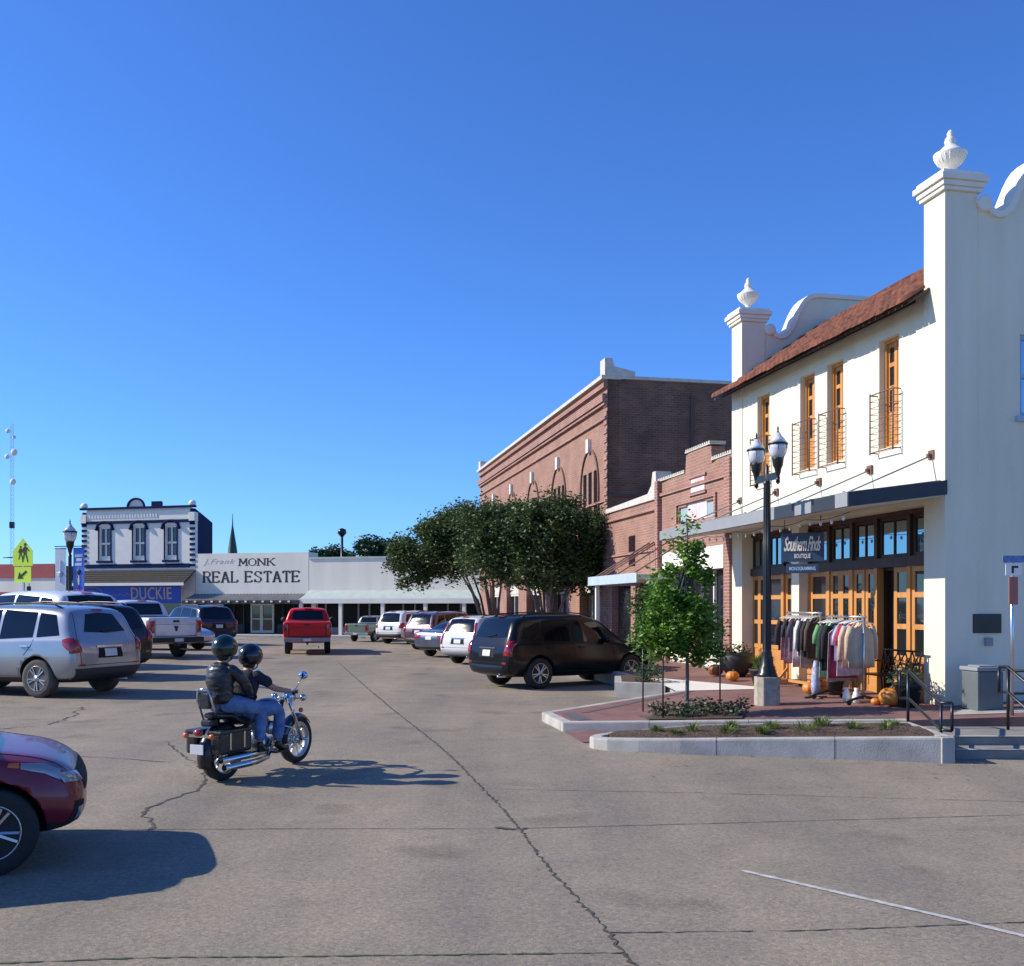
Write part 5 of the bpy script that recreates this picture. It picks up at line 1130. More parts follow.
rail(W(-.50, 3.38), A, 1.2, 1.38, 'clothes rack on orange wooden feet, the farther left one', R1[::-1], wood=True)
rail(W(-.95, 1.20), A, 1.08, 1.36, 'steel clothes rack on black spread feet, the nearer right one', R2)
# folded patterned cloth / bag stand under rail
o = empty('display_stand', W(-1.05, 1.95), A); tag(o, 'low stand hung with a blue white patterned scarf beside the right clothes rack', 'display stand')
MB().tube([(0, 0, 0), (0, 0, .62)], .015, 6).build('post', M['steel'], o); mb = MB(); mb.tube([(-.2, 0, .01), (.2, 0, .01)], .02, 6); mb.tube([(0, -.2, .01), (0, .2, .01)], .02, 6); mb.build('foot', M['black'], o)
mb = MB(); mb.smooth = True; mb.lathe([(.06, .05), (.08, .2), (.06, .45), (.03, .62)], (0, 0, 0), 10); mb.build('scarf', cloth('patterned_scarf', (.12, .16, .45), (.6, .6, .7)), o)
# metal bench with scrolled back
bn = empty('iron_bench', W(-.34, .92), A); tag(bn, 'small dark iron bench with lattice back between the right clothes rack and the corner pier', 'bench')
mb = MB()
for x in (-.18, -.12, -.06, 0, .06, .12): mb.box(x - .02, x + .02, -.5, .5, .40, .425)
mb.build('seat', M['black'], bn)
mb = MB(); mb.tube([(.17, -.5, .42), (.22, -.5, .80), (.22, .5, .80), (.17, .5, .42)], .018, 6); mb.tube([(.18, -.48, .47), (.18, .48, .47)], .012, 5)
for j in range(5):
    y0 = -.48 + j * .192; mb.tube([(.18, y0, .47), (.215, y0 + .192, .79)], .011, 5); mb.tube([(.182, y0 + .192, .47), (.217, y0, .79)], .011, 5)
    mb.tube([(.2, y0 + .096 + math.cos(t) * .06, .63 + math.sin(t) * .06) for t in [k * .7 for k in range(10)]], .009, 4)
mb.build('backrest', M['black'], bn)
for y in (-.48, .48):
    MB().tube([(-.18, y, .0), (-.16, y, .4)], .018, 6).build('leg', M['black'], bn); MB().tube([(.2, y, 0), (.15, y, .4)], .018, 6).build('leg', M['black'], bn)
    MB().tube([(-.16, y, .42), (-.19, y, .6), (-.1, y, .62), (.2, y, .62)], .015, 6).build('armrest', M['black'], bn)
# bits of decor near the bench
for (k, s, lab) in ((-.95, 1.15, 'small white ceramic jug on the paving under the right clothes rack'), (-.9, .95, 'little white figurine on the paving left of the large pumpkin')):
    MB().lathe([(.05, 0), (.07, .08), (.05, .16), (.03, .2), (.04, .24)], (0, 0, 0), 12).build('ceramic_ornament', M['white']); o = bpy.data.objects['ceramic_ornament'] if lab.startswith('small') else list(COL.objects)[-1]; o.location = W(k, s); tag(o, lab, 'ornament')
# trash can
tc_ = empty('trash_bin', (6.80, 14.46, walkz(6.8, 14.4)), .14); tag(tc_, 'tall grey square trash bin against the shaded side wall', 'trash bin')
mb = MB(); mb.prism([(-.2, -.2), (.2, -.2), (.2, .2), (-.2, .2)], (0, 0, 0), (1, 0, 0), (0, 1, 0), (0, 0, 1), .56); mb.build('body', mat('grey_bin_plastic', (.12, .14, .145), .5, var=.12), tc_, bevel=.02)
mb = MB(); mb.box(-.22, .22, -.22, .22, .565, .62); mb.box(-.14, .14, -.14, .14, .62, .64); mb.build('lid', M['grey'], tc_, bevel=.015)
# handrails
def handrail(pts_top, pts_mid, posts, label, r=.021):
    o = empty('handrail', (posts[0][0], posts[0][1], 0)); b0 = Vector((posts[0][0], posts[0][1], 0)); tag(o, label, 'handrail', 'black pipe handrails at the steps')
    mb = MB(); mb.tube([Vector(p) - b0 for p in pts_top], r, 8); mb.build('top_rail', M['black'], o)
    mb = MB(); mb.tube([Vector(p) - b0 for p in pts_mid], r * .85, 8); mb.build('lower_rail', M['black'], o)
    for (x, y, z0, z1) in posts: MB().tube([Vector((x, y, z0)) - b0, Vector((x, y, z1)) - b0], r, 8).build('post', M['black'], o)
    return o
def H(px, py, Y): return ((px - 512) / 1000 * Y, Y, CAMH + (606 - py) / 1000 * Y)
a1, a2, a3, a4 = H(900, 671, 13.6), H(908, 671, 13.4), H(941, 703, 12.2), H(952, 703, 12.1)
b1, b2, b3, b4 = H(900, 698, 13.6), H(908, 698, 13.4), H(941, 730, 12.2), H(952, 731, 12.1)
handrail([a1, a2, a3, a4], [b1, b2, b3, b4], [(a1[0], a1[1], b1[2], a1[2]), (a2[0], a2[1], .2, a2[2]), (a3[0], a3[1], .1, a3[2]), (a4[0], a4[1], b4[2], a4[2])], 'black pipe handrail beside the end of the long planter')
c1, c2, c3 = H(999, 667, 13.3), H(1008, 667, 13.2), H(1060, 712, 11.9)
d1, d2, d3 = H(999, 692, 13.3), H(1008, 692, 13.2), H(1060, 739, 11.9)
handrail([c1, c2, c3], [d1, d2, d3], [(c1[0], c1[1], d1[2], c1[2]), (c2[0], c2[1], .2, c2[2]), (c3[0], c3[1], .0, c3[2])], 'black pipe handrail at the right edge of the steps')
o = empty('side_handrail', (6.98, 14.05, 0)); tag(o, 'black horizontal guard rail beyond the right handrail, against the shaded wall', 'handrail')
mb = MB(); mb.tube([(0, 0, .94), (3, -.2, .94)], .02, 8); mb.tube([(0, 0, .62), (3, -.2, .62)], .018, 8); mb.tube([(0, 0, .3), (3, -.2, .3)], .018, 8); mb.build('rails', M['black'], o)
for x in (0, 1.4): MB().tube([(x, -.07 * x, .3), (x, -.07 * x, .94)], .02, 8).build('post', M['black'], o)
# post with little signs at the right edge
o = empty('parking_sign_post', (6.86, 13.72, walkz(6.86, 13.7))); tag(o, 'slim post with a white plate, blue plate and reddish strip sign beside the right handrail', 'sign post')
MB().tube([(0, 0, 0), (0, 0, 2.15)], .025, 8).build('post', M['steel'], o)
pl_ = MB().box(-.11, .11, -.05, -.04, 1.92, 2.08).build('white_plate', M['white'], o)
mb = MB(); mb.box(-.03, .0, -.053, -.0505, 1.95, 2.05); mb.box(.0, .06, -.0535, -.0507, 2.02, 2.05); mb.build('printed_mark', M['ink'], pl_)
MB().box(-.15, .15, -.05, -.04, 2.095, 2.19).build('blue_plate', mat('blue_plate', (.12, .2, .42), .5, var=.3, vs=30), o)
MB().box(-.06, .06, -.045, -.03, 1.52, 1.9).build('red_strip', mat('faded_red_plate', (.36, .13, .10), .6, var=.1), o)

# windblown leaves on the paving and the road near the kerbs
rl = random.Random(77); vs = []; fs = []
for i in range(420):
    if i % 3: x = rl.uniform(.8, 9); y = 13.0 - (x - 2.9) * .19 + abs(rl.gauss(0, 1.3)) * (1 if rl.random() < .6 else -1) - .6
    else: x = rl.uniform(-9, 3); y = rl.uniform(14, 30)
    on = (y > 14.75 - (x - .75) * .22 and x > .8 and y < 18); z = (walkz(x, y) if on else 0) + .012
    if 11.7 < y < 14.7 and x > 1 and not on and y > 12.8 - (x - 1.2) * .27: continue
    a_ = rl.uniform(0, 6.28); L = rl.uniform(.015, .035); k = len(vs)
    for (u, v_) in ((-1, 0), (0, -.5), (1, 0), (0, .5)): vs.append((x + (u * math.cos(a_) - v_ * math.sin(a_)) * L, y + (u * math.sin(a_) + v_ * math.cos(a_)) * L, z + rl.uniform(0, .01)))
    fs.append((k, k + 1, k + 2, k + 3))
me = bpy.data.meshes.new('fallen_leaves'); me.from_pydata(vs, [], fs); me.materials.append(mat('dry_leaf', (.16, .09, .04), .9, col2=(.30, .20, .08), vs=3)); tag(link('fallen_leaves', me), 'scattered small dry leaves on the road and paving by the kerbs', 'fallen leaves', kind='stuff')
# ------------------------------------------------------------------ vehicles
def interp(st, n_sub):
    out = []
    for i in range(len(st) - 1):
        a, b = st[i], st[i + 1]; k = max(1, int((b[0] - a[0]) / n_sub))
        for j in range(k): t = j / k; out.append(tuple(p + (q - p) * t for p, q in zip(a, b)))
    out.append(st[-1]); return out
SUV = dict(L=4.7, R=.365, xr=.92, xf=3.72, st=[
 (0.00, .44, .72, .80, .66, .78, .74, .60), (0.05, .36, 1.00, 1.05, .80, .90, .86, .70), (0.12, .31, 1.08, 1.16, .84, .93, .89, .72), (0.30, .28, 1.10, 1.62, .86, .94, .90, .72),
 (0.42, .27, 1.10, 1.72, .87, .945, .905, .72), (1.0, .25, 1.09, 1.765, .87, .95, .91, .72), (2.2, .24, 1.05, 1.775, .87, .95, .91, .72), (2.75, .24, 1.03, 1.73, .87, .95, .91, .71), (3.12, .24, 1.02, 1.50, .87, .95, .905, .69), (3.52, .24, 1.01, 1.16, .87, .945, .90, .70),
 (3.66, .25, 1.00, 1.09, .86, .94, .89, .72), (4.2, .27, .93, 1.03, .85, .93, .87, .70), (4.48, .29, .85, .95, .82, .88, .82, .66), (4.64, .33, .72, .82, .74, .80, .74, .56), (4.70, .42, .60, .68, .62, .68, .62, .46)])
CUV = dict(L=4.42, R=.365, xr=.92, xf=3.70, st=[(s[0], s[1], s[2] - .04, s[3] - (.06 if s[0] > 3.4 else .02)) + tuple(s[4:]) for s in SUV['st'] if s[0] < 3.9] + [(4.05, .27, .89, .98, .85, .93, .86, .68), (4.24, .29, .81, .90, .78, .85, .78, .60), (4.36, .33, .70, .79, .64, .71, .64, .48), (4.42, .42, .60, .67, .48, .55, .48, .36)])
SED = dict(L=4.55, R=.32, xr=.95, xf=3.6, st=[
 (0.00, .40, .66, .74, .62, .74, .70, .56), (0.06, .33, .92, .99, .76, .86, .82, .64), (0.16, .29, .99, 1.04, .80, .89, .85, .66), (0.65, .26, .99, 1.06, .82, .90, .86, .64), (1.15, .25, .97, 1.34, .82, .90, .86, .58),
 (1.45, .24, .96, 1.41, .82, .90, .86, .58), (2.2, .24, .94, 1.44, .82, .90, .86, .58), (2.6, .24, .93, 1.40, .82, .90, .86, .57), (3.3, .24, .92, 1.03, .82, .90, .85, .62), (3.9, .26, .84, .94, .80, .88, .82, .62), (4.3, .28, .74, .84, .76, .82, .76, .54), (4.48, .33, .62, .70, .66, .72, .66, .46), (4.55, .40, .54, .58, .54, .60, .56, .36)])
PIC = dict(L=5.75, R=.40, xr=1.22, xf=4.78, st=[
 (0.00, .56, 1.22, 1.29, .86, .93, .92, .86), (0.06, .52, 1.31, 1.35, .88, .96, .945, .90), (0.14, .48, 1.32, 1.355, .89, .97, .95, .91), (1.0, .44, 1.32, 1.355, .89, .97, .95, .91), (1.86, .42, 1.32, 1.355, .89, .97, .95, .91),
 (1.92, .42, 1.32, 1.40, .89, .97, .95, .80), (2.02, .42, 1.32, 1.84, .89, .97, .95, .76), (2.14, .42, 1.32, 1.92, .89, .97, .95, .75), (2.9, .42, 1.31, 1.94, .89, .97, .95, .75), (3.5, .42, 1.29, 1.88, .89, .97, .95, .74), (3.8, .42, 1.28, 1.64, .89, .97, .94, .73), (4.12, .42, 1.26, 1.33, .89, .97, .93, .76),
 (5.0, .44, 1.20, 1.28, .88, .95, .91, .76), (5.5, .46, 1.10, 1.20, .86, .92, .87, .72), (5.68, .48, .95, 1.05, .80, .86, .82, .66), (5.75, .52, .80, .90, .70, .76, .72, .56)])
def section(s):
    x, zb, zs, zt, wb, wm, wl, wt = s; h = zt - zs
    return [(0, zb), (wb * .7, zb), (wb, zb + .05), (wm, zb + .38 * (zs - zb)), (wm * .998, zb + .7 * (zs - zb)), (wl + .01, zs - .03), (wl - .012, zs + min(.03, h * .3)), (wl + (wt - wl) * .55, zs + h * .52), (wt + .015, zt - min(.10, h * .25)), (wt * .86, zt - min(.03, h * .1)), (0, zt)]
def car_body(spec, sub=2):
    st = interp(spec['st'], .34); vs = []; fs = []; secs = []
    for s in st:
        h = section(s); full = [(s[0], y, z) for y, z in h] + [(s[0], -y, z) for y, z in h[-2:0:-1]]; secs.append(full); vs += full
    n = len(secs[0]); m = len(secs)
    for i in range(m - 1):
        for j in range(n): fs.append((i * n + j, i * n + (j + 1) % n, (i + 1) * n + (j + 1) % n, (i + 1) * n + j))
    # end caps: bilateral strips
    def cap(b, flip):
        for j in range(n // 2):
            a, c = j, (n - j) % n; a2, c2 = j + 1, (n - j - 1) % n
            f = [b + a, b + a2, b + c2, b + c]; f = list(dict.fromkeys(f))
            if len(f) > 2: fs.append(tuple(f[::-1] if flip else f))
    cap(0, False); cap((m - 1) * n, True)
    me = bpy.data.meshes.new('body'); me.from_pydata(vs, [], fs); bm = bmesh.new(); bm.from_mesh(me); bmesh.ops.recalc_face_normals(bm, faces=bm.faces)
    cl = bm.edges.layers.float.new('crease_edge')
    for e in bm.edges:   # keep the shoulder line a little crisp
        a, b = e.verts[0].index, e.verts[1].index
        if a % n == b % n and a % n in (5, n - 5): e[cl] = .45
        if a % n == b % n and a % n in (9, n - 9): e[cl] = .2
    bm.to_mesh(me); bm.free()
    o = bpy.data.objects.new('tmp', me); COL.objects.link(o)
    md = o.modifiers.new('s', 'SUBSURF'); md.levels = sub; md.render_levels = sub
    cut = MB(); R_ = spec['R'] + .055
    for x in (spec['xr'], spec['xf']):
        for s_ in (-1, 1): cut.lathe([(R_, .62 * s_), (R_, 1.2 * s_)], (x, 0, spec['R'] + .01), 28, 'y')
    cm = cut.mesh('cut', M['arch']); co = bpy.data.objects.new('cut', cm); COL.objects.link(co)
    b = o.modifiers.new('b', 'BOOLEAN'); b.operation = 'DIFFERENCE'; b.object = co; b.solver = 'EXACT'
    dg = bpy.context.evaluated_depsgraph_get(); dg.update()
    r = bpy.data.meshes.new_from_object(o.evaluated_get(dg)); bpy.data.objects.remove(o); bpy.data.objects.remove(co)
    return r
_bodies = {}
def vehicle(name, label, cat, spec, rear_axle, heading, sc, paint, kind='suv', detail=True, **op):
    """rear_axle: world (x, y) of the rear axle centre"""
    key = id(spec)
    if key not in _bodies:
        me = car_body(spec); bm = bmesh.new(); bm.from_mesh(me); _bodies[key] = (me, BVHTree.FromBMesh(bm)); bm.free()
    src, bvh = _bodies[key]; me = src.copy(); me.materials.clear(); me.materials.append(paint); me.materials.append(M['arch']); me.materials.append(M['plastic'])
    R_ = spec['R']; L = spec['L']; clad = op.get('clad', 0)
    for p in me.polygons:
        c = p.center; p.use_smooth = True; p.material_index = 0
        for x in (spec['xr'], spec['xf']):
            if math.hypot(c.x - x, c.z - R_ - .01) < R_ + .062 and abs(c.y) > .5 and (abs(c.y) < .86 or abs(p.normal.y) < .3): p.material_index = 1; p.use_smooth = False
        if c.z < clad and p.material_index == 0: p.material_index = 2
    root = empty(name, (rear_axle[0] - math.cos(heading) * spec['xr'] * sc, rear_axle[1] - math.sin(heading) * spec['xr'] * sc, 0), heading, sc)
    tag(root, label, cat, op.get('group'))
    body = link('body', me, root)
    AX = {'L': (Vector((0, -1, 0)), 0), 'R': (Vector((0, 1, 0)), 0), 'B': (Vector((1, 0, 0)), 1), 'F': (Vector((-1, 0, 0)), 1), 'T': (Vector((0, 0, -1)), 2)}
    def hit(side, a, b):
        d, k = AX[side]
        if side == 'L': o = Vector((a, 3, b))
        elif side == 'R': o = Vector((a, -3, b))
        elif side == 'B': o = Vector((-3, a, b))
        elif side == 'F': o = Vector((L + 3, a, b))
        else: o = Vector((a, b, 4))
        h = bvh.ray_cast(o, d)
        return (h[0], h[1], d) if h[0] is not None else None
    def patch(nm, m, side, lo, hi, nu=10, nv=5, off=.006, th=0.0, parent=None):
        """ruled patch between two polylines, projected on the body"""
        def at(pl, t):
            n = len(pl) - 1; f = t * n; i = min(int(f), n - 1); f -= i; return (pl[i][0] + (pl[i + 1][0] - pl[i][0]) * f, pl[i][1] + (pl[i + 1][1] - pl[i][1]) * f)
        g = {}; vs = []; fs = []
        for i in range(nu + 1):
            for j in range(nv + 1):
                a = at(lo, i / nu); b = at(hi, i / nu); t = j / nv; h = hit(side, a[0] + (b[0] - a[0]) * t, a[1] + (b[1] - a[1]) * t)
                if h:
                    nrm = h[1]; 
                    if nrm.dot(h[2]) > 0: nrm = -nrm
                    bulge = th * math.sin(math.pi * min(1, max(0, i / nu))) ** .5 * math.sin(math.pi * t) ** .5 if th else 0
                    g[i, j] = len(vs); vs.append(tuple(h[0] + nrm * (off + bulge)))
        for i in range(nu):
            for j in range(nv):
                q = [(i, j), (i + 1, j), (i + 1, j + 1), (i, j + 1)]
                if all(k in g for k in q):
                    f = tuple(g[k] for k in q)
                    p3 = [Vector(vs[k]) for k in f]
                    if max((p3[k] - p3[(k + 1) % 4]).length for k in range(4)) < .24 * max(1, 10 / nu): fs.append(f)
        if not fs: return None
        mb = MB(); mb.smooth = True; mb.add(vs, fs); return mb.build(nm, m, parent or root)
    def seam(pts_side, nm='panel_gap'):
        mb = MB()
        for side, pts, w in pts_side:
            P = []
            for a, b in zip(pts, pts[1:]):
                n = max(1, int(math.hypot(b[0] - a[0], b[1] - a[1]) / .07))
                for i in range(n + 1): P.append((a[0] + (b[0] - a[0]) * i / n, a[1] + (b[1] - a[1]) * i / n))
            Q = []
            for q in P:
                h = hit(side, *q)
                if h: Q.append(h[0] - h[2] * .0005)
            if len(Q) > 1: mb.tube(Q, w, 4)
        if mb.v: mb.build(nm, M['arch'], body)
    G_ = M['carglass']
    def mirror_sides(f):
        for s_ in ('L', 'R'): f(s_)
    if kind == 'suv':
        win = [[(1.00, 1.13), (1.75, 1.10), (1.80, 1.10)], [(1.12, 1.60), (1.5, 1.655), (1.80, 1.665)]]
        def sides(s_):
            patch('rear_quarter_window', G_, s_, [(.42, 1.18), (.95, 1.14)], [(.60, 1.56), (.98, 1.60)])
            patch('side_window', G_, s_, [(1.05, 1.14), (1.86, 1.10)], [(1.05, 1.61), (1.86, 1.655)])
            patch('side_window', G_, s_, [(1.94, 1.10), (3.02, 1.06)], [(1.94, 1.655), (2.62, 1.63)])
            seam([(s_, [(1.98, .42), (1.92, .8), (1.91, 1.08)], .006), (s_, [(3.12, .40), (3.16, .7), (3.1, 1.04)], .006), (s_, [(1.22, .80), (1.06, .98), (1.01, 1.1)], .006), (s_, [(1.35, .40), (3.12, .38)], .006)])
            y = 1 if s_ == 'L' else -1
            for x in (1.2, 2.15):
                h = hit(s_, x, .96)
                if h: MB().bar(h[0] + Vector((-.1, y * .02, 0)), h[0] + Vector((.1, y * .02, 0)), .03, .03).build('door_handle', op.get('handle', paint), body, bevel=.008)
            h = hit(s_, 2.86, 1.10)
            if h:
                mb = MB(); mb.ball(h[0] + Vector((0, y * .13, .03)), (.07, .12, .085), 10); mb.build('side_mirror', op.get('mirror', paint), root)
            if op.get('rails', 1):
                zt = 1.76; pts = []
                for x in (.6, .8, 1.4, 2.0, 2.5, 2.65):
                    h = hit('T', x, y * .60)
                    if h: pts.append(h[0] + Vector((0, 0, .055 if .7 < x < 2.6 else 0)))
                if len(pts) > 2: MB().tube(pts, .018, 6).build('roof_rail', op.get('railm', M['black']), root)
        mirror_sides(sides)
        patch('windshield', G_, 'F', [(-.74, 1.14), (0, 1.14), (.74, 1.14)], [(-.60, 1.68), (0, 1.72), (.60, 1.68)], 14, 6)
        rwb = op.get('rearwin', (1.17, 1.62)); rw = op.get('rww', 1.0); patch('rear_window', G_, 'B', [(-.68 * rw, rwb[0]), (0, rwb[0] - .03), (.68 * rw, rwb[0])], [(-.56 * rw * rw, rwb[1]), (0, rwb[1] + .03), (.56 * rw * rw, rwb[1])], 14, 6)
        bw = op.get('bumper', M['plastic']); patch('rear_bumper', bw, 'B', [(-.80, .36), (.80, .36)], [(-.86, .56), (.86, .56)], 16, 4, .02, .03)
        seam([('B', [(-.74, .62), (-.78, 1.05), (-.62, 1.68)], .006), ('B', [(.74, .62), (.78, 1.05), (.62, 1.68)], .006), ('B', [(-.74, .62), (.74, .62)], .006)])
        lt = op.get('tail', 'wrap')
        for y in (-1, 1):
            if lt == 'wrap': z0, z1 = .84, 1.12
            elif lt == 'tall': z0, z1 = .72, 1.52
            else: z0, z1 = .78, 1.14
            w = .20 if lt != 'tall' else .11
            a, b = (.92, .92 - w) if lt != 'tall' else (.86, .76)
            t_ = patch('tail_light', M['redlight'], 'B', [(y * a, z0), (y * b, z0 + .03)], [(y * (a - .02 if lt != 'tall' else .70), z1), (y * (b + .04 if lt != 'tall' else .62), z1 - .03)], 5, 6, .012, .02)
            if lt == 'wrap': 
                s_ = 'L' if y > 0 else 'R'; patch('tail_light', M['redlight'], s_, [(.07, .86), (.20, .92), (.30, 1.00)], [(.09, 1.13), (.22, 1.13), (.32, 1.10)], 6, 6, .010, .008)
        patch('brake_light', M['redlight'], 'B', [(-.14, rwb[1] + .055), (.14, rwb[1] + .055)], [(-.14, rwb[1] + .085), (.14, rwb[1] + .085)], 4, 2, .02)
        pf = patch('plate_recess', M['arch'], 'B', [(-.33, .74), (.33, .74)], [(-.30, .93), (.30, .93)], 8, 3, .004)
        patch('licence_plate', M['plate'], 'B', [(-.16, .77), (.16, .77)], [(-.16, .91), (.16, .91)], 4, 2, .016)
        patch('tailgate_strip', M['chrome'] if op.get('clad') else M['plastic'], 'B', [(-.34, .945), (.34, .945)], [(-.34, .975), (.34, .975)], 8, 2, .014)
        patch('bumper_reflector', M['redlight'], 'B', [(-.80, .60), (-.66, .60)], [(-.80, .64), (-.66, .64)], 3, 2, .012)
        patch('bumper_reflector', M['redlight'], 'B', [(.66, .60), (.80, .60)], [(.66, .64), (.80, .64)], 3, 2, .012)
        h = hit('B', .12, rwb[0] + .0)
        if h: MB().bar(h[0] + Vector((-.02, 0, .01)), h[0] + Vector((-.0, -.34, .05)), .02, .02).build('rear_wiper', M['black'], root)
        for y in (-1, 1):
            hz_ = .80 if spec is SUV else .70
            patch('headlight', M['clearlens'], 'F', [(y * .46, hz_), (y * .78, hz_ + .03)], [(y * .50, hz_ + .09), (y * .80, hz_ + .12)], 6, 4, .010, .006)
            patch('headlight', M['clearlens'], 'L' if y > 0 else 'R', [(L - .50, .88), (L - .32, .83), (L - .2, .76)], [(L - .50, .925), (L - .32, .90), (L - .2, .84)], 8, 4, .008, .006)
            patch('indicator', M['amber'], 'L' if y > 0 else 'R', [(L - .60, .90), (L - .51, .885)], [(L - .59, .93), (L - .51, .925)], 3, 3, .010)
            patch('fog_light', M['clearlens'], 'F', [(y * .56, .40), (y * .68, .40)], [(y * .56, .50), (y * .68, .50)], 4, 3, .01)
            patch('fog_recess', M['arch'], 'F', [(y * .50, .36), (y * .74, .38)], [(y * .50, .54), (y * .72, .56)], 5, 4, .005)
        patch('grille', M['arch'], 'F', [(-.42, .60), (.42, .60)], [(-.46, .80), (.46, .80)], 10, 4, .006)
        seam([('T', [(3.62, -.74), (4.3, -.66)], .005), ('T', [(3.62, .74), (4.3, .66)], .005)])
    elif kind == 'sedan':
        def sides(s_):
            patch('side_window', G_, s_, [(1.20, 1.00), (1.98, .985)], [(1.50, 1.33), (1.98, 1.365)]); patch('side_window', G_, s_, [(2.06, .985), (3.0, .965)], [(2.06, 1.365), (2.55, 1.345)])
            seam([(s_, [(2.05, .36), (2.02, .98)], .006), (s_, [(3.1, .36), (3.05, .95)], .006), (s_, [(1.3, .55), (1.12, .98)], .006)])
            y = 1 if s_ == 'L' else -1; h = hit(s_, 2.8, 1.0)
            if h: MB().ball(h[0] + Vector((0, y * .1, .03)), (.06, .1, .06), 8).build('side_mirror', paint, root)
        mirror_sides(sides)
        patch('windshield', G_, 'F', [(-.66, 1.03), (.66, 1.03)], [(-.50, 1.37), (.50, 1.37)], 12, 5); patch('rear_window', G_, 'B', [(-.60, 1.09), (.60, 1.09)], [(-.48, 1.36), (.48, 1.36)], 12, 5)
        for y in (-1, 1):
            patch('tail_light', M['redlight'], 'B', [(y * .80, .74), (y * .48, .76)], [(y * .80, .90), (y * .48, .90)], 5, 4, .012, .01)
            patch('headlight', M['clearlens'], 'F', [(y * .46, .64), (y * .74, .66)], [(y * .50, .76), (y * .76, .78)], 5, 4, .012, .01); patch('headlight', M['clearlens'], 'L' if y > 0 else 'R', [(4.0, .72), (4.42, .62)], [(4.0, .79), (4.42, .73)], 6, 3, .01)
        patch('licence_plate', M['plate'], 'B', [(-.16, .70), (.16, .70)], [(-.16, .83), (.16, .83)], 4, 2, .014); patch('rear_bumper', M['plastic'], 'B', [(-.72, .34), (.72, .34)], [(-.74, .42), (.74, .42)], 10, 2, .012)
    else:
        def sides(s_):
            patch('side_window', G_, s_, [(2.14, 1.37), (2.95, 1.355)], [(2.2, 1.80), (2.95, 1.815)]); patch('side_window', G_, s_, [(3.03, 1.355), (3.98, 1.32)], [(3.03, 1.815), (3.58, 1.77)])
            seam([(s_, [(1.95, .52), (1.95, 1.33)], .008), (s_, [(3.0, .52), (2.99, 1.34)], .006), (s_, [(4.06, .6), (4.05, 1.3)], .006)])
            y = 1 if s_ == 'L' else -1; h = hit(s_, 3.85, 1.36)
            if h: MB().ball(h[0] + Vector((0, y * .16, .04)), (.07, .14, .11), 8).build('side_mirror', M['plastic'], root)
            patch('wheel_arch_trim', M['plastic'], s_, [(spec['xr'] - .55, .52), (spec['xr'] - .47, .52)], [(spec['xr'] - .30, .84), (spec['xr'] - .26, .80)], 3, 5, .01)
        mirror_sides(sides)
        patch('windshield', G_, 'F', [(-.74, 1.38), (.74, 1.38)], [(-.62, 1.84), (.62, 1.84)], 12, 5); patch('rear_window', G_, 'B', [(-.66, 1.42), (.66, 1.42)], [(-.60, 1.80), (.60, 1.80)], 12, 5)
        patch('tonneau_cover', M['plastic'], 'T', [(.14, -.78), (1.84, -.78)], [(.14, .78), (1.84, .78)], 8, 6, .004)
        seam([('B', [(-.74, .74), (-.74, 1.33)], .010), ('B', [(.74, .74), (.74, 1.33)], .010), ('B', [(-.74, .74), (.74, .74)], .010), ('B', [(-.74, 1.12), (.74, 1.12)], .004)])
        for y in (-1, 1):
            t_ = patch('tail_light', M['redlight'], 'B', [(y * .93, .84), (y * .77, .84)], [(y * .93, 1.24), (y * .77, 1.24)], 5, 6, .014, .01); patch('tail_light', M['redlight'], 'L' if y > 0 else 'R', [(.04, .86), (.16, .86)], [(.06, 1.24), (.16, 1.24)], 3, 4, .012)
            patch('headlight', M['clearlens'], 'F', [(y * .6, .92), (y * .86, .92)], [(y * .6, 1.08), (y * .86, 1.1)], 5, 4, .012)
        mb = MB(); mb.box(-.16, .06, -.92, .92, .54, .70); mb.box(-.17, -.16, -.55, .55, .57, .68); bo = mb.build('rear_bumper', op.get('bumper', M['chrome']), root, bevel=.03)
        mb = MB(); mb.box(-.182, -.171, -.16, .16, .56, .67); mb.build('licence_plate', M['plate'], bo); mb = MB(); mb.box(-.20, .2, -.04, .04, .42, .50); mb.build('tow_hitch', M['black'], bo)
        h = hit('B', 0, 1.22)
        if h: MB().box(h[0].x - .02, h[0].x + .01, -.11, .11, 1.19, 1.25).build('tailgate_handle', M['plastic'], body)
        patch('brake_light', M['redlight'], 'B', [(-.16, 1.855), (.16, 1.855)], [(-.16, 1.885), (.16, 1.885)], 4, 2, .02)
        if op.get('emblem'):
            mb = MB(); x = hit('B', 0, 1.0)[0].x - .012; mb.prism([(0, -.09), (.05, -.05), (.04, .0), (.08, .05), (.05, .09), (0, .07), (-.05, .09), (-.08, .05), (-.04, 0), (-.05, -.05)], (x, 0, .98), (0, 1, 0), (0, 0, 1), (1, 0, 0), .012); mb.build('tailgate_emblem', M['ink'], body)
    # underbody, exhaust
    mb = MB(); mb.tube([(.02, -.45, .30), (.5, -.45, .30)], .03, 8); mb.build('exhaust', M['steel'], root)
    # wheels
    tyre_m = op.get('tyre', M['rubber']); ky = (round(R_, 3), tyre_m.name)
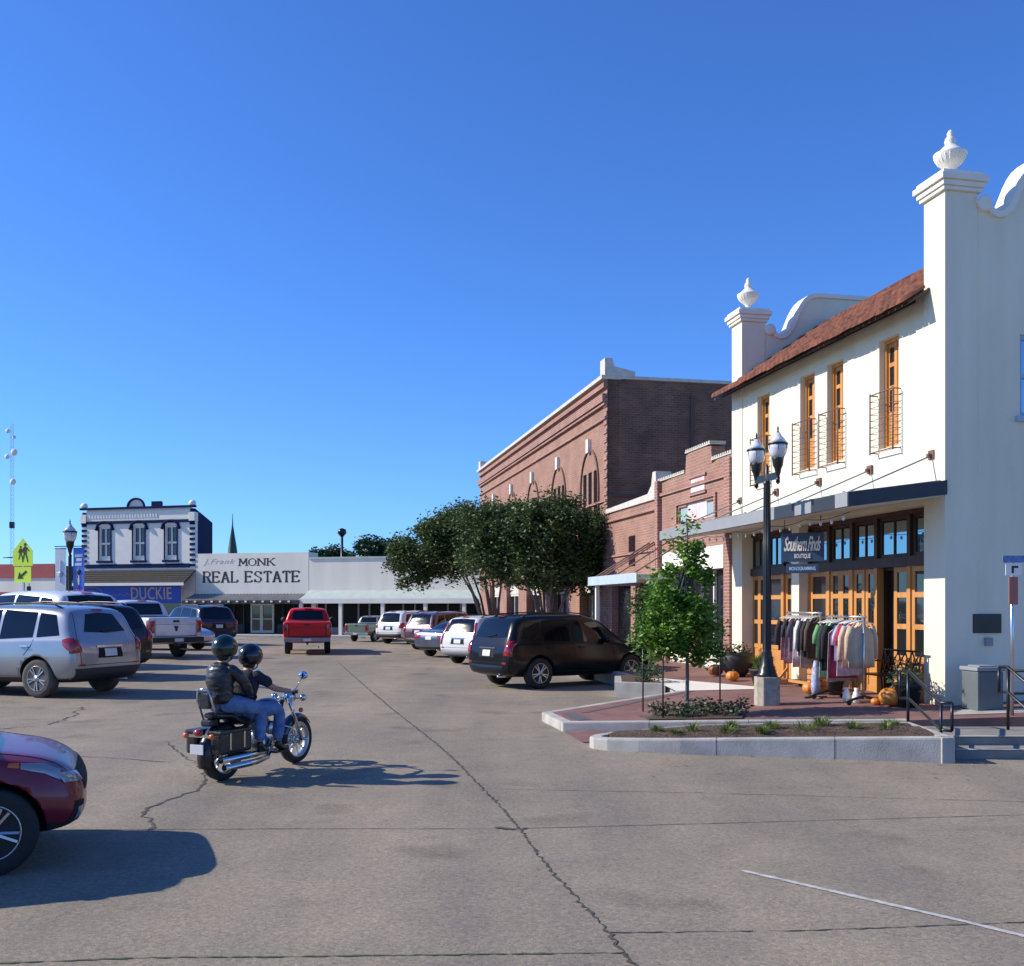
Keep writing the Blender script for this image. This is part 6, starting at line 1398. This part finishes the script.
    if ky not in _wheels:
        r = R_; t = MB(); t.lathe([(r * .62, -.105), (r * .80, -.118), (r * .95, -.108), (r, -.085), (r, .085), (r * .95, .108), (r * .80, .118), (r * .62, .105)], (0, 0, 0), 36, 'y')
        rm = MB(); rm.lathe([(r * .63, -.09), (r * .655, -.10), (r * .64, -.112), (r * .60, -.10), (r * .57, -.03), (r * .57, .09)], (0, 0, 0), 36, 'y'); 
        for k in range(5):
            a = 2 * math.pi * k / 5
            for da in (-.16, .16):
                p = [Vector((math.cos(a + da * .4) * r * .1, -.09, math.sin(a + da * .4) * r * .1)), Vector((math.cos(a + da) * r * .6, -.102, math.sin(a + da) * r * .6))]
                rm.bar(p[0], p[1], r * .10, .022)
        rm.lathe([(r * .17, -.115), (r * .17, -.07)], (0, 0, 0), 16, 'y')
        hb = MB(); hb.lathe([(r * .58, -.045), (r * .58, .05)], (0, 0, 0), 24, 'y')
        _wheels[ky] = (hb.mesh('wheel', M['arch']), t.mesh('tyre', tyre_m), rm.mesh('rim', M['alloy']))
    for x in (spec['xr'], spec['xf']):
        for y in (-1, 1):
            h_, t_, r_ = _wheels[ky]; w = link('wheel', h_, root); w.location = (x, y * op.get('track', .815), R_); w.rotation_euler = (0, 0.4 * x, 0 if y < 0 else R(180))
            link('tyre', t_, w); link('rim', r_, w)
    return root
_wheels = {}
def paint(name, c, metal=.35, rough=.32, coat=.8, dust=None, spec=.5):
    m = mat(name, c, rough, metal=metal, coat=coat, spec=spec, **({'col2': dust, 'vs': 2.2} if dust else {'var': .03})); return m
P_silver = paint('silver_blue_paint', (.30, .33, .38), .55, .3, dust=(.36, .37, .38)); P_black = paint('black_paint', (.008, .009, .011), .0, .35, .3); P_white = paint('white_car_paint', (.72, .73, .74), .0, .3)
P_dark = paint('charcoal_paint', (.007, .008, .012), .0, .22, .05, None, .3); P_red = paint('red_paint', (.62, .006, .010), .0, .35, .1, None, .3); P_mar = paint('maroon_paint', (.17, .008, .022), .1, .3, .3)
P_mv = paint('mauve_paint', (.15, .10, .13), .5, .3); P_blue = paint('steel_blue_paint', (.10, .115, .16), .5, .3); P_wsil = paint('pale_silver_paint', (.48, .49, .51), .6, .3); P_green = paint('sage_green_paint', (.20, .24, .17), .3, .35); P_navy = paint('navy_car_paint', (.012, .018, .05), .3, .25)
def rear_from(contact, heading, side, sc, track=.82):
    """rear axle centre from the near wheel's contact point; side +1: near wheel is the left one"""
    return (contact[0] + math.sin(heading) * track * sc * side, contact[1] - math.cos(heading) * track * sc * side)
# near left: maroon car (front only)
def lane(name, label, cat, spec, rc, h, sc, p, **k):
    """rc: world position of the middle of the rear bumper on the ground"""
    ax = (rc[0] + math.cos(h) * spec['xr'] * sc, rc[1] + math.sin(h) * spec['xr'] * sc); return vehicle(name, label, cat, spec, ax, h, sc, p, **k)
h = R(22); fc = Vector((-3.58, 6.88, 0)); sc = .82; lf = Vector((-math.sin(h), math.cos(h), 0)); ax = fc + lf * .82 * sc - Vector((math.cos(h), math.sin(h), 0)) * 2.78 * sc
vehicle('suv', 'maroon car nosing into the picture at the lower left, only its front showing', 'suv', CUV, (ax.x, ax.y), h, sc, P_mar, clad=.40)
# left row
h = R(160); vehicle('suv', 'dusty silver suv parked nearest the camera in the left row', 'suv', SUV, rear_from((-9.52, 20.2), h, 1, 1.07), h, 1.07, P_silver, group='cars parked along the left side', tyre=M['rubber_dust'], clad=.36, bumper=M['plastic'], railm=M['plastic'], handle=M['chrome'], rearwin=(1.24, 1.57), rww=.80)
h = R(150); lane('suv', 'black suv with roof rails parked between the silver suv and the white ones', 'suv', SUV, (-9.85, 25.3), h, 1.10, P_black, group='cars parked along the left side')
h = R(150); lane('suv', 'large white suv with dark rear glass, showing only roof and rear window', 'suv', SUV, (-12.2, 29.6), h, 1.32, P_white, group='cars parked along the left side', rails=0)
h = R(140); lane('pickup_truck', 'white crew cab pickup with silver tailgate parked in the left row', 'pickup', PIC, (-11.75, 35.0), h, 1.08, P_white, kind='pickup', bumper=M['plastic'], emblem=1, group='cars parked along the left side')
h = R(-14); vehicle('sedan', 'pale silver sedan with its nose poking out beyond the white pickup', 'car', SED, (-16.3, 42.8), h, 1.02, P_wsil, kind='sedan', group='cars parked along the left side')
h = R(135); lane('suv', 'dark navy suv parked in front of the estate office', 'suv', SUV, (-13.6, 46.5), h, 1.08, P_navy, group='cars parked along the left side')
vehicle('pickup_truck', 'bright red pickup driving away in the middle of the street', 'pickup', PIC, (-7.95, 38.9), R(101), .93, P_red, kind='pickup', bumper=M['grey'])
# right row
h = R(34); vehicle('suv', 'charcoal suv parked nearest in the right row, beside the raised kerb', 'suv', SUV, rear_from((.58, 22.35), h, -1, .95), h, .95, P_dark, tail='wide', clad=.0, group='cars parked along the right side', bumper=P_dark, rearwin=(1.22, 1.62), railm=M['black'])
h = R(50); lane('suv', 'white suv with grey bumper parked just beyond the charcoal one', 'suv', SUV, (-1.72, 31.3), h, .88, P_white, tail='tall', clad=.55, group='cars parked along the right side', bumper=M['grey'])
h = R(50); lane('sedan', 'small greyish blue sedan parked left of the white suv with grey bumper', 'car', SED, (-3.0, 35.8), h, .92, P_blue, kind='sedan', group='cars parked along the right side')
h = R(52); lane('suv', 'mauve suv with dark roof parked behind the small blue sedan', 'suv', SUV, (-3.95, 41.5), h, .92, P_mv, group='cars parked along the right side')
h = R(56); lane('suv', 'white suv with pale side parked farthest but one in the right row', 'suv', SUV, (-6.0, 48.3), h, .92, P_white, group='cars parked along the right side', clad=.3)
h = R(70); lane('pickup_truck', 'sage green pickup parked at the far end of the right row', 'pickup', PIC, (-8.0, 51.3), h, .70, P_green, kind='pickup', group='cars parked along the right side', bumper=M['steel'])
# ------------------------------------------------------------------ motorcycle with two riders
MS = .85; MH = R(66); MP = Vector((-3.08, 10.62, 0))
mo = empty('motorcycle', MP, MH, MS); tag(mo, 'black touring motorcycle with chrome pipes and saddlebags ridden by two people', 'motorcycle')
WB = 1.52; RW = .33
def mwheel(x, r, w, nm='wheel'):
    hb = MB(); hb.lathe([(.06, -w * .6), (.06, w * .6)], (0, 0, 0), 14, 'y'); hb.lathe([(.13, w * .45), (.13, w * .5)], (0, 0, 0), 20, 'y')
    o = hb.build(nm, M['chrome'], mo); o.location = (x, 0, r)
    t = MB(); pr = [(r - .085, -w * .40), (r - .05, -w * .5), (r - .015, -w * .38), (r, 0), (r - .015, w * .38), (r - .05, w * .5), (r - .085, w * .40), (r - .095, 0), (r - .085, -w * .40)]; t.lathe(pr, (0, 0, 0), 36, 'y', None, False); to = t.build('tyre', M['rubber'], o)
    rm = MB(); rm.lathe([(r - .10, -w * .4), (r - .085, -w * .42), (r - .085, w * .42), (r - .10, w * .4), (r - .115, 0), (r - .10, -w * .4)], (0, 0, 0), 36, 'y', None, False)
    for k in range(9):
        a = 2 * math.pi * k / 9; rm.bar((math.cos(a) * .05, 0, math.sin(a) * .05), (math.cos(a) * (r - .1), 0, math.sin(a) * (r - .1)), .018, .02)
    rm.build('rim', M['steel'], o)
    return o
mwheel(0, RW, .17); mwheel(WB, RW, .13)
def arcpts(cx, cz, r, a0, a1, n=12): return [(cx + math.cos(R(a0 + (a1 - a0) * i / n)) * r, cz + math.sin(R(a0 + (a1 - a0) * i / n)) * r) for i in range(n + 1)]
def fender(cx, r, a0, a1, w, name, m):
    P = arcpts(cx, RW, r, a0, a1); mb = MB(); mb.smooth = True; n = 9; vs = []; fs = []
    for (x, z) in P:
        d = Vector((x - cx, 0, z - RW)).normalized()
        for j in range(n):
            t = j / (n - 1) * 2 - 1; q = Vector((x, t * w, z)) - d * (t * t) * w * .75; vs.append(tuple(q))
    for i in range(len(P) - 1):
        for j in range(n - 1): fs.append((i * n + j, i * n + j + 1, (i + 1) * n + j + 1, (i + 1) * n + j))
    mb.add(vs, fs); o = mb.build(name, m, mo, fixn=False)
    sd = o.modifiers.new('t', 'SOLIDIFY'); sd.thickness = .008; return o
fender(0, .40, 20, 200, .13, 'rear_fender', P_black); fender(WB, .37, 40, 170, .085, 'front_fender', P_navy)
mb = MB(); mb.tube([(0, -.12, RW), (.55, -.12, .28), (.95, -.1, .26)], .025, 8); mb.tube([(0, .12, RW), (.55, .12, .28), (.95, .1, .26)], .025, 8); mb.tube([(.1, -.1, .58), (.5, -.06, .68), (1.2, 0, .86)], .025, 8); mb.tube([(.95, 0, .26), (1.08, 0, .5), (1.22, 0, .9)], .03, 8); mb.build('frame', M['black'], mo)
mb = MB(); mb.box(.55, .86, -.13, .13, .24, .46); mb.lathe([(.11, -.16), (.13, -.13), (.13, .13), (.11, .16)], (.66, 0, .36), 18, 'y')
for (dx, an) in ((.0, -22), (.0, 22)):
    q = Matrix.Translation((.72, 0, .42)) @ Matrix.Rotation(R(an), 4, 'Y')
    for k in range(7): mb.lathe([(.085, .03 + k * .04), (.085, .045 + k * .04), (.062, .046 + k * .04), (.062, .068 + k * .04)], (0, 0, 0), 14, 'z', q)
mb.lathe([(.09, -.20), (.09, -.13)], (.78, 0, .58), 16, 'y'); mb.build('engine', M['steel'], mo)
mb = MB(); mb.smooth = True
for i in range(1): mb.ball((.88, 0, .83), (.27, .15, .13), 16)
mb.build('fuel_tank', P_navy, mo)
sk = skin('seat', [(.55, 0, .74, .12, .05), (.38, 0, .70, .15, .06), (.18, 0, .72, .15, .06), (.12, 0, .80, .14, .06), (-.14, 0, .82, .13, .055), (-.26, 0, .83, .11, .05)], [(i, i + 1) for i in range(5)], M['leather'], mo)
mb = MB(); mb.tube([(-.18, -.11, .72), (-.32, -.11, 1.02), (-.34, -.08, 1.16), (-.34, .08, 1.16), (-.32, .11, 1.02), (-.18, .11, .72)], .014, 8); br_ = mb.build('backrest_frame', M['chrome'], mo)
mb = MB(); mb.box(-.335, -.28, -.085, .085, .92, 1.12); mb.build('backrest_pad', M['leather'], br_, bevel=.02)
for y in (-1, 1):
    mb = MB(); mb.box(-.34, .24, y * .19 - .09, y * .19 + .09, .36, .64); o = mb.build('saddlebag', M['leather'], mo, bevel=.045)
    mb = MB(); mb.box(-.35, .25, y * .19 - .098, y * .19 + .098, .61, .66); mb.build('lid', M['leather'], o, bevel=.02)
    mb = MB(); 
    for x in (-.18, .08): mb.box(x - .015, x + .015, y * .285 - .004, y * .285 + .004, .42, .62)
    mb.build('strap', M['chrome'], o)
for z, x0 in ((.30, -.30), (.20, -.24)):
    mb = MB(); mb.tube([(x0, -.24, z), (.35, -.24, z - .005), (.62, -.22, z + .02), (.78, -.16, z + .14)], [.044, .042, .032, .026], 12); o = mb.build('exhaust_pipe', M['chrome'], mo)
    MB().lathe([(.034, 0), (.034, .01)], (x0 - .006, -.24, z), 12, 'x').build('pipe_end', M['arch'], o)
# forks, bars
for y in (-.1, .1): MB().tube([(WB, y, RW), (WB - .32, y, .98)], [.03, .024], 10).build('fork', M['chrome'], mo)
mb = MB(); mb.tube([(1.02, -.36, 1.04), (1.12, -.30, 1.07), (1.24, -.1, 1.04), (1.24, .1, 1.04), (1.12, .30, 1.07), (1.02, .36, 1.04)], .014, 8); ho = mb.build('handlebar', M['chrome'], mo)
for y in (-1, 1):
    MB().tube([(.93, y * .40, 1.02), (1.05, y * .35, 1.05)], .02, 8).build('grip', M['rubber'], ho)
    mb = MB(); mb.tube([(1.12, y * .30, 1.07), (1.16, y * .36, 1.2)], .007, 6); q = Matrix.Rotation(R(15), 3, 'Y'); mb.ball((1.17, y * .38, 1.25), (.022, .075, .055), 14); mo_ = mb.build('mirror', M['chrome'], ho)
    MB().ball((1.154, y * .38, 1.25), (.012, .066, .046), 12).build('mirror_glass', mat('mirror_glass', (.55, .75, .95), .03, metal=1), mo_)
    mb = MB(); mb.ball((1.36, y * .24, .93), (.05, .05, .05), 12); mb.tube([(1.30, 0, .92), (1.33, y * .24, .92)], .012, 6); mb.build('spot_lamp', M['chrome'], mo)
    mb = MB(); mb.ball((-.42, y * .20, .60), (.03, .045, .035), 10); mb.build('indicator', M['amber'], mo)
    mb = MB(); mb.ball((1.34, y * .22, .76), (.035, .035, .035), 10); mb.build('indicator', M['amber'], mo)
    mb = MB(); mb.box(.68, .96, y * .26 - .05, y * .26 + .05, .26, .285); mb.build('footboard', M['black'], mo, bevel=.01)
    mb = MB(); mb.tube([(1.0, 0, .3), (1.08, y * .26, .34), (1.08, y * .28, .55), (1.0, 0, .62)], .014, 6); mb.build('crash_bar', M['chrome'], mo)
mb = MB(); mb.ball((1.36, 0, .93), (.09, .09, .09), 16); hl_ = mb.build('headlight', M['chrome'], mo); MB().lathe([(.078, 0), (.06, .03), (.01, .035)], (1.42, 0, .93), 16, 'x').build('lens', M['clearlens'], hl_)
mb = MB(); mb.ball((-.43, 0, .64), (.04, .07, .045), 12); mb.build('tail_light', M['redlight'], mo)
mb = MB(); mb.bar((-.41, -.22, .60), (-.41, .22, .60), .02, .035); mb.build('light_bar', M['chrome'], mo)
mb = MB(); mb.box(-.46, -.45, -.10, .10, .38, .50); mb.build('licence_plate', M['plate'], mo, bevel=.004)
mb = MB(); mb.box(-.30, -.12, -.08, .08, .70, .78); mb.build('rear_pad', M['leather'], mo, bevel=.02)
mb = MB(); mb.tube([(1.30, .0, .52), (1.68, 0, .48)], .012, 6); mb.tube([(1.60, -.14, RW), (1.60, .14, RW)], .022, 8); mb.tube([(.3, .06, .28), (.32, .24, .02)], .014, 6); mb.build('axle', M['chrome'], mo)

M['hair'] = mat('dark_hair', (.02, .013, .009), .7, bump=.4, bs=60)
def rider(label, hip, neck, head, sh, elb, hand, knee, ankle, toe, top_m, helmet_m, sleeves, face_dir=0.0):
    o = empty('person', MP, MH, MS); tag(o, label, 'person')
    hx, hz = hip; nx, nz = neck; V = []; E = []
    def v(x, y, z, r, r2=None): V.append((x, y, z, r, r2 or r)); return len(V) - 1
    pel = v(hx, 0, hz, .11); w = v(hx + (nx - hx) * .33, 0, hz + (nz - hz) * .35, .10); ch = v(hx + (nx - hx) * .7, 0, hz + (nz - hz) * .72, .11); nk = v(nx, 0, nz, .06); hd0 = v(head[0] - .01, 0, head[1] - .06, .075); hd1 = v(head[0], 0, head[1] + .03, .095, .085); hd2 = v(head[0], 0, head[1] + .09, .07)
    E += [(pel, w), (w, ch), (ch, nk), (nk, hd0), (hd0, hd1), (hd1, hd2)]
    for s_ in (-1, 1):
        a = v(sh[0], s_ * .165, sh[1] - .01, .055); b = v(elb[0], s_ * elb[2], elb[1], .045); c = v(hand[0], s_ * hand[2], hand[1], .032); E += [(ch, a), (a, b), (b, c)]
        p_ = v(hx + .05, s_ * .11, hz - .02, .075); k = v(knee[0], s_ * knee[2], knee[1], .06); an = v(ankle[0], s_ * ankle[2], ankle[1], .043); E += [(pel, p_), (p_, k), (k, an)]
    body = skin('body', V, E, M['skin'], o)
    # clothing: torso widened sideways, sleeves and trouser legs as chains of the same mesh
    T = []; n = 6
    prof = [.150, .146, .140, .150, .164, .148, .082]
    for q in range(7):
        t = q / 6; bend = -.03 * math.sin(math.pi * t); T.append((hx + (nx - hx) * t + bend, 0, hz - .02 + (nz + .01 - hz) * t, prof[q]))
    ex = [(T, [(q, q + 1) for q in range(6)], 1.30)]
    for s_ in (-1, 1):
        st = [(sh[0] - .01, s_ * .07, sh[1] - .02, .08), (sh[0], s_ * .165, sh[1] - .01, .084)]
        f = sleeves[0]; st.append((sh[0] + (elb[0] - sh[0]) * f * .5, s_ * (.20 + (elb[2] - .20) * f * .5), sh[1] + (elb[1] - sh[1]) * f * .5, .080)); st.append((sh[0] + (elb[0] - sh[0]) * f, s_ * (.20 + (elb[2] - .20) * f), sh[1] + (elb[1] - sh[1]) * f, .072))
        if sleeves[1]: st += [((elb[0] + hand[0]) / 2, s_ * (elb[2] + hand[2]) / 2, (elb[1] + hand[1]) / 2, .058), (hand[0] - .03, s_ * hand[2], hand[1] + .01, .048)]
        ex.append((st, [(q, q + 1) for q in range(len(st) - 1)], 1.0))
    skin('jacket' if sleeves[1] else 'shirt', [], [], top_m, o, sub=3, extra=ex, fold=.013 if sleeves[1] else .010)
    ex = []
    for s_ in (-1, 1):
        L_ = [(hx - .05, s_ * .075, hz - .02, .125), (hx + .06, s_ * .10, hz - .01, .125), ((hx + knee[0]) / 2, s_ * (knee[2] + .11) / 2, (hz + knee[1]) / 2 + .01, .108), (knee[0] - .02, s_ * knee[2], knee[1], .088), (knee[0] + .01, s_ * knee[2], knee[1] - .08, .082), ((knee[0] + ankle[0]) / 2, s_ * (knee[2] + ankle[2]) / 2, (knee[1] + ankle[1]) / 2, .078), (ankle[0], s_ * ankle[2], ankle[1] + .03, .072)]
        ex.append((L_, [(q, q + 1) for q in range(6)], 1.0))
    skin('jeans', [], [], M['denim'], o, sub=3, extra=ex, fold=.010)
    for s_ in (-1, 1):
        y = s_ * ankle[2]; skin('boot', [(ankle[0] - .01, y, ankle[1] + .04, .058), (ankle[0], y, ankle[1] - .04, .056), (toe[0] - .1, y, toe[1], .050, .04), (toe[0], y, toe[1] - .005, .042, .032)], [(0, 1), (1, 2), (2, 3)], M['leather'], o)
        # hand: palm, four fingers and thumb curled round what it holds
        hX, hZ, hY = hand; V = [(hX, s_ * hY, hZ, .030, .026), (hX + .06, s_ * hY, hZ + .005, .036, .02)]; E = [(0, 1)]
        palm = skin('hand', V, E, M['skin'] if not sleeves[1] else M['leather'], body, 1)
        for f in range(4):
            yy = s_ * (hY - .03 + f * .02); ln = (.9, 1.05, 1.0, .8)[f]
            skin('finger', [(hX + .06, yy, hZ + .015, .010), (hX + .06 + .035 * ln, yy, hZ + .014, .010), (hX + .06 + .045 * ln, yy, hZ - .018, .009), (hX + .06 + .02 * ln, yy, hZ - .035, .008)], [(0, 1), (1, 2), (2, 3)], M['skin'] if not sleeves[1] else M['leather'], palm, 1)
        skin('thumb', [(hX + .02, s_ * (hY - .03), hZ, .012), (hX + .05, s_ * (hY - .055), hZ - .012, .011), (hX + .08, s_ * (hY - .045), hZ - .03, .009)], [(0, 1), (1, 2)], M['skin'] if not sleeves[1] else M['leather'], palm, 1)
    # helmet: open-face shell with peak
    hm = MB(); hm.smooth = True; c = Vector((head[0] - .01, 0, head[1] + .055)); rx, ry, rz_ = .158, .138, .150; n = 24; k = 12; vs = []; fs = []
    for i in range(k + 1):
        t = math.pi * .73 * i / k
        for j in range(n):
            a = 2 * math.pi * j / n; front = max(0, math.cos(a)); tt = t * (1 - .24 * front ** 2)
            vs.append((c.x + rx * math.sin(tt) * math.cos(a), ry * math.sin(tt) * math.sin(a), c.z + rz_ * math.cos(tt)))
    for i in range(k):
        for j in range(n): fs.append((i * n + j, (i + 1) * n + j, (i + 1) * n + (j + 1) % n, i * n + (j + 1) % n))
    hm.add(vs, fs); ho_ = hm.build('helmet', helmet_m, o); sd = ho_.modifiers.new('t', 'SOLIDIFY'); sd.thickness = -.014
    mb = MB(); mb.smooth = True; mb.tube([(c.x + .10, -.09, c.z - .0), (c.x + .165, -.05, c.z - .0), (c.x + .178, 0, c.z + .0), (c.x + .165, .05, c.z - .0), (c.x + .10, .09, c.z)], .014, 6); mb.build('visor_peak', M['plastic'], ho_)
    mb = MB(); mb.tube([(c.x + .02, -.125, c.z - .05), (c.x + .03, -.08, c.z - .15), (c.x + .05, 0, c.z - .185), (c.x + .03, .08, c.z - .15), (c.x + .02, .125, c.z - .05)], .009, 5); mb.build('chin_strap', M['leather'], ho_)
    hr = MB(); hr.ball((head[0] - .045, 0, head[1] - .035), (.075, .085, .10), 14); hr.build('hair', M['hair'], body)
    # face
    fx_ = head[0] + .085; mb = MB()
    for s_ in (-1, 1): mb.ball((fx_ + .0, s_ * .032, head[1] + .018), (.012, .022, .012), 8)
    mb.build('sunglasses', M['ink'], body); mb = MB(); mb.ball((fx_ + .014, 0, head[1] - .012), (.016, .012, .022), 8); mb.build('nose', M['skin'], body)
    mb = MB(); mb.ball((fx_ - .004, 0, head[1] - .048), (.008, .024, .006), 8); mb.build('mouth', mat('lips', (.30, .10, .09), .5), body)
    return o
HB = paint('helmet_black', (.006, .009, .018), .0, .22, .25); HG = paint('helmet_dark_green', (.006, .020, .016), .0, .22, .25)
rider('person in dark short sleeved shirt, jeans and black helmet steering the motorcycle', (.40, .84), (.50, 1.36), (.56, 1.475), (.48, 1.28), (.70, 1.10, .27), (.93, 1.05, .37), (.86, .83, .22), (.80, .38, .25), (.97, .31), M['tshirt'], HB, (.75, False))
rider('person in black leather jacket and green helmet on the motorcycle rear seat', (-.02, .97), (.01, 1.49), (.06, 1.60), (.0, 1.40), (.17, 1.15, .26), (.33, 1.02, .17), (.46, .86, .24), (.40, .42, .27), (.56, .34), M['leather'], HG, (1.0, True))
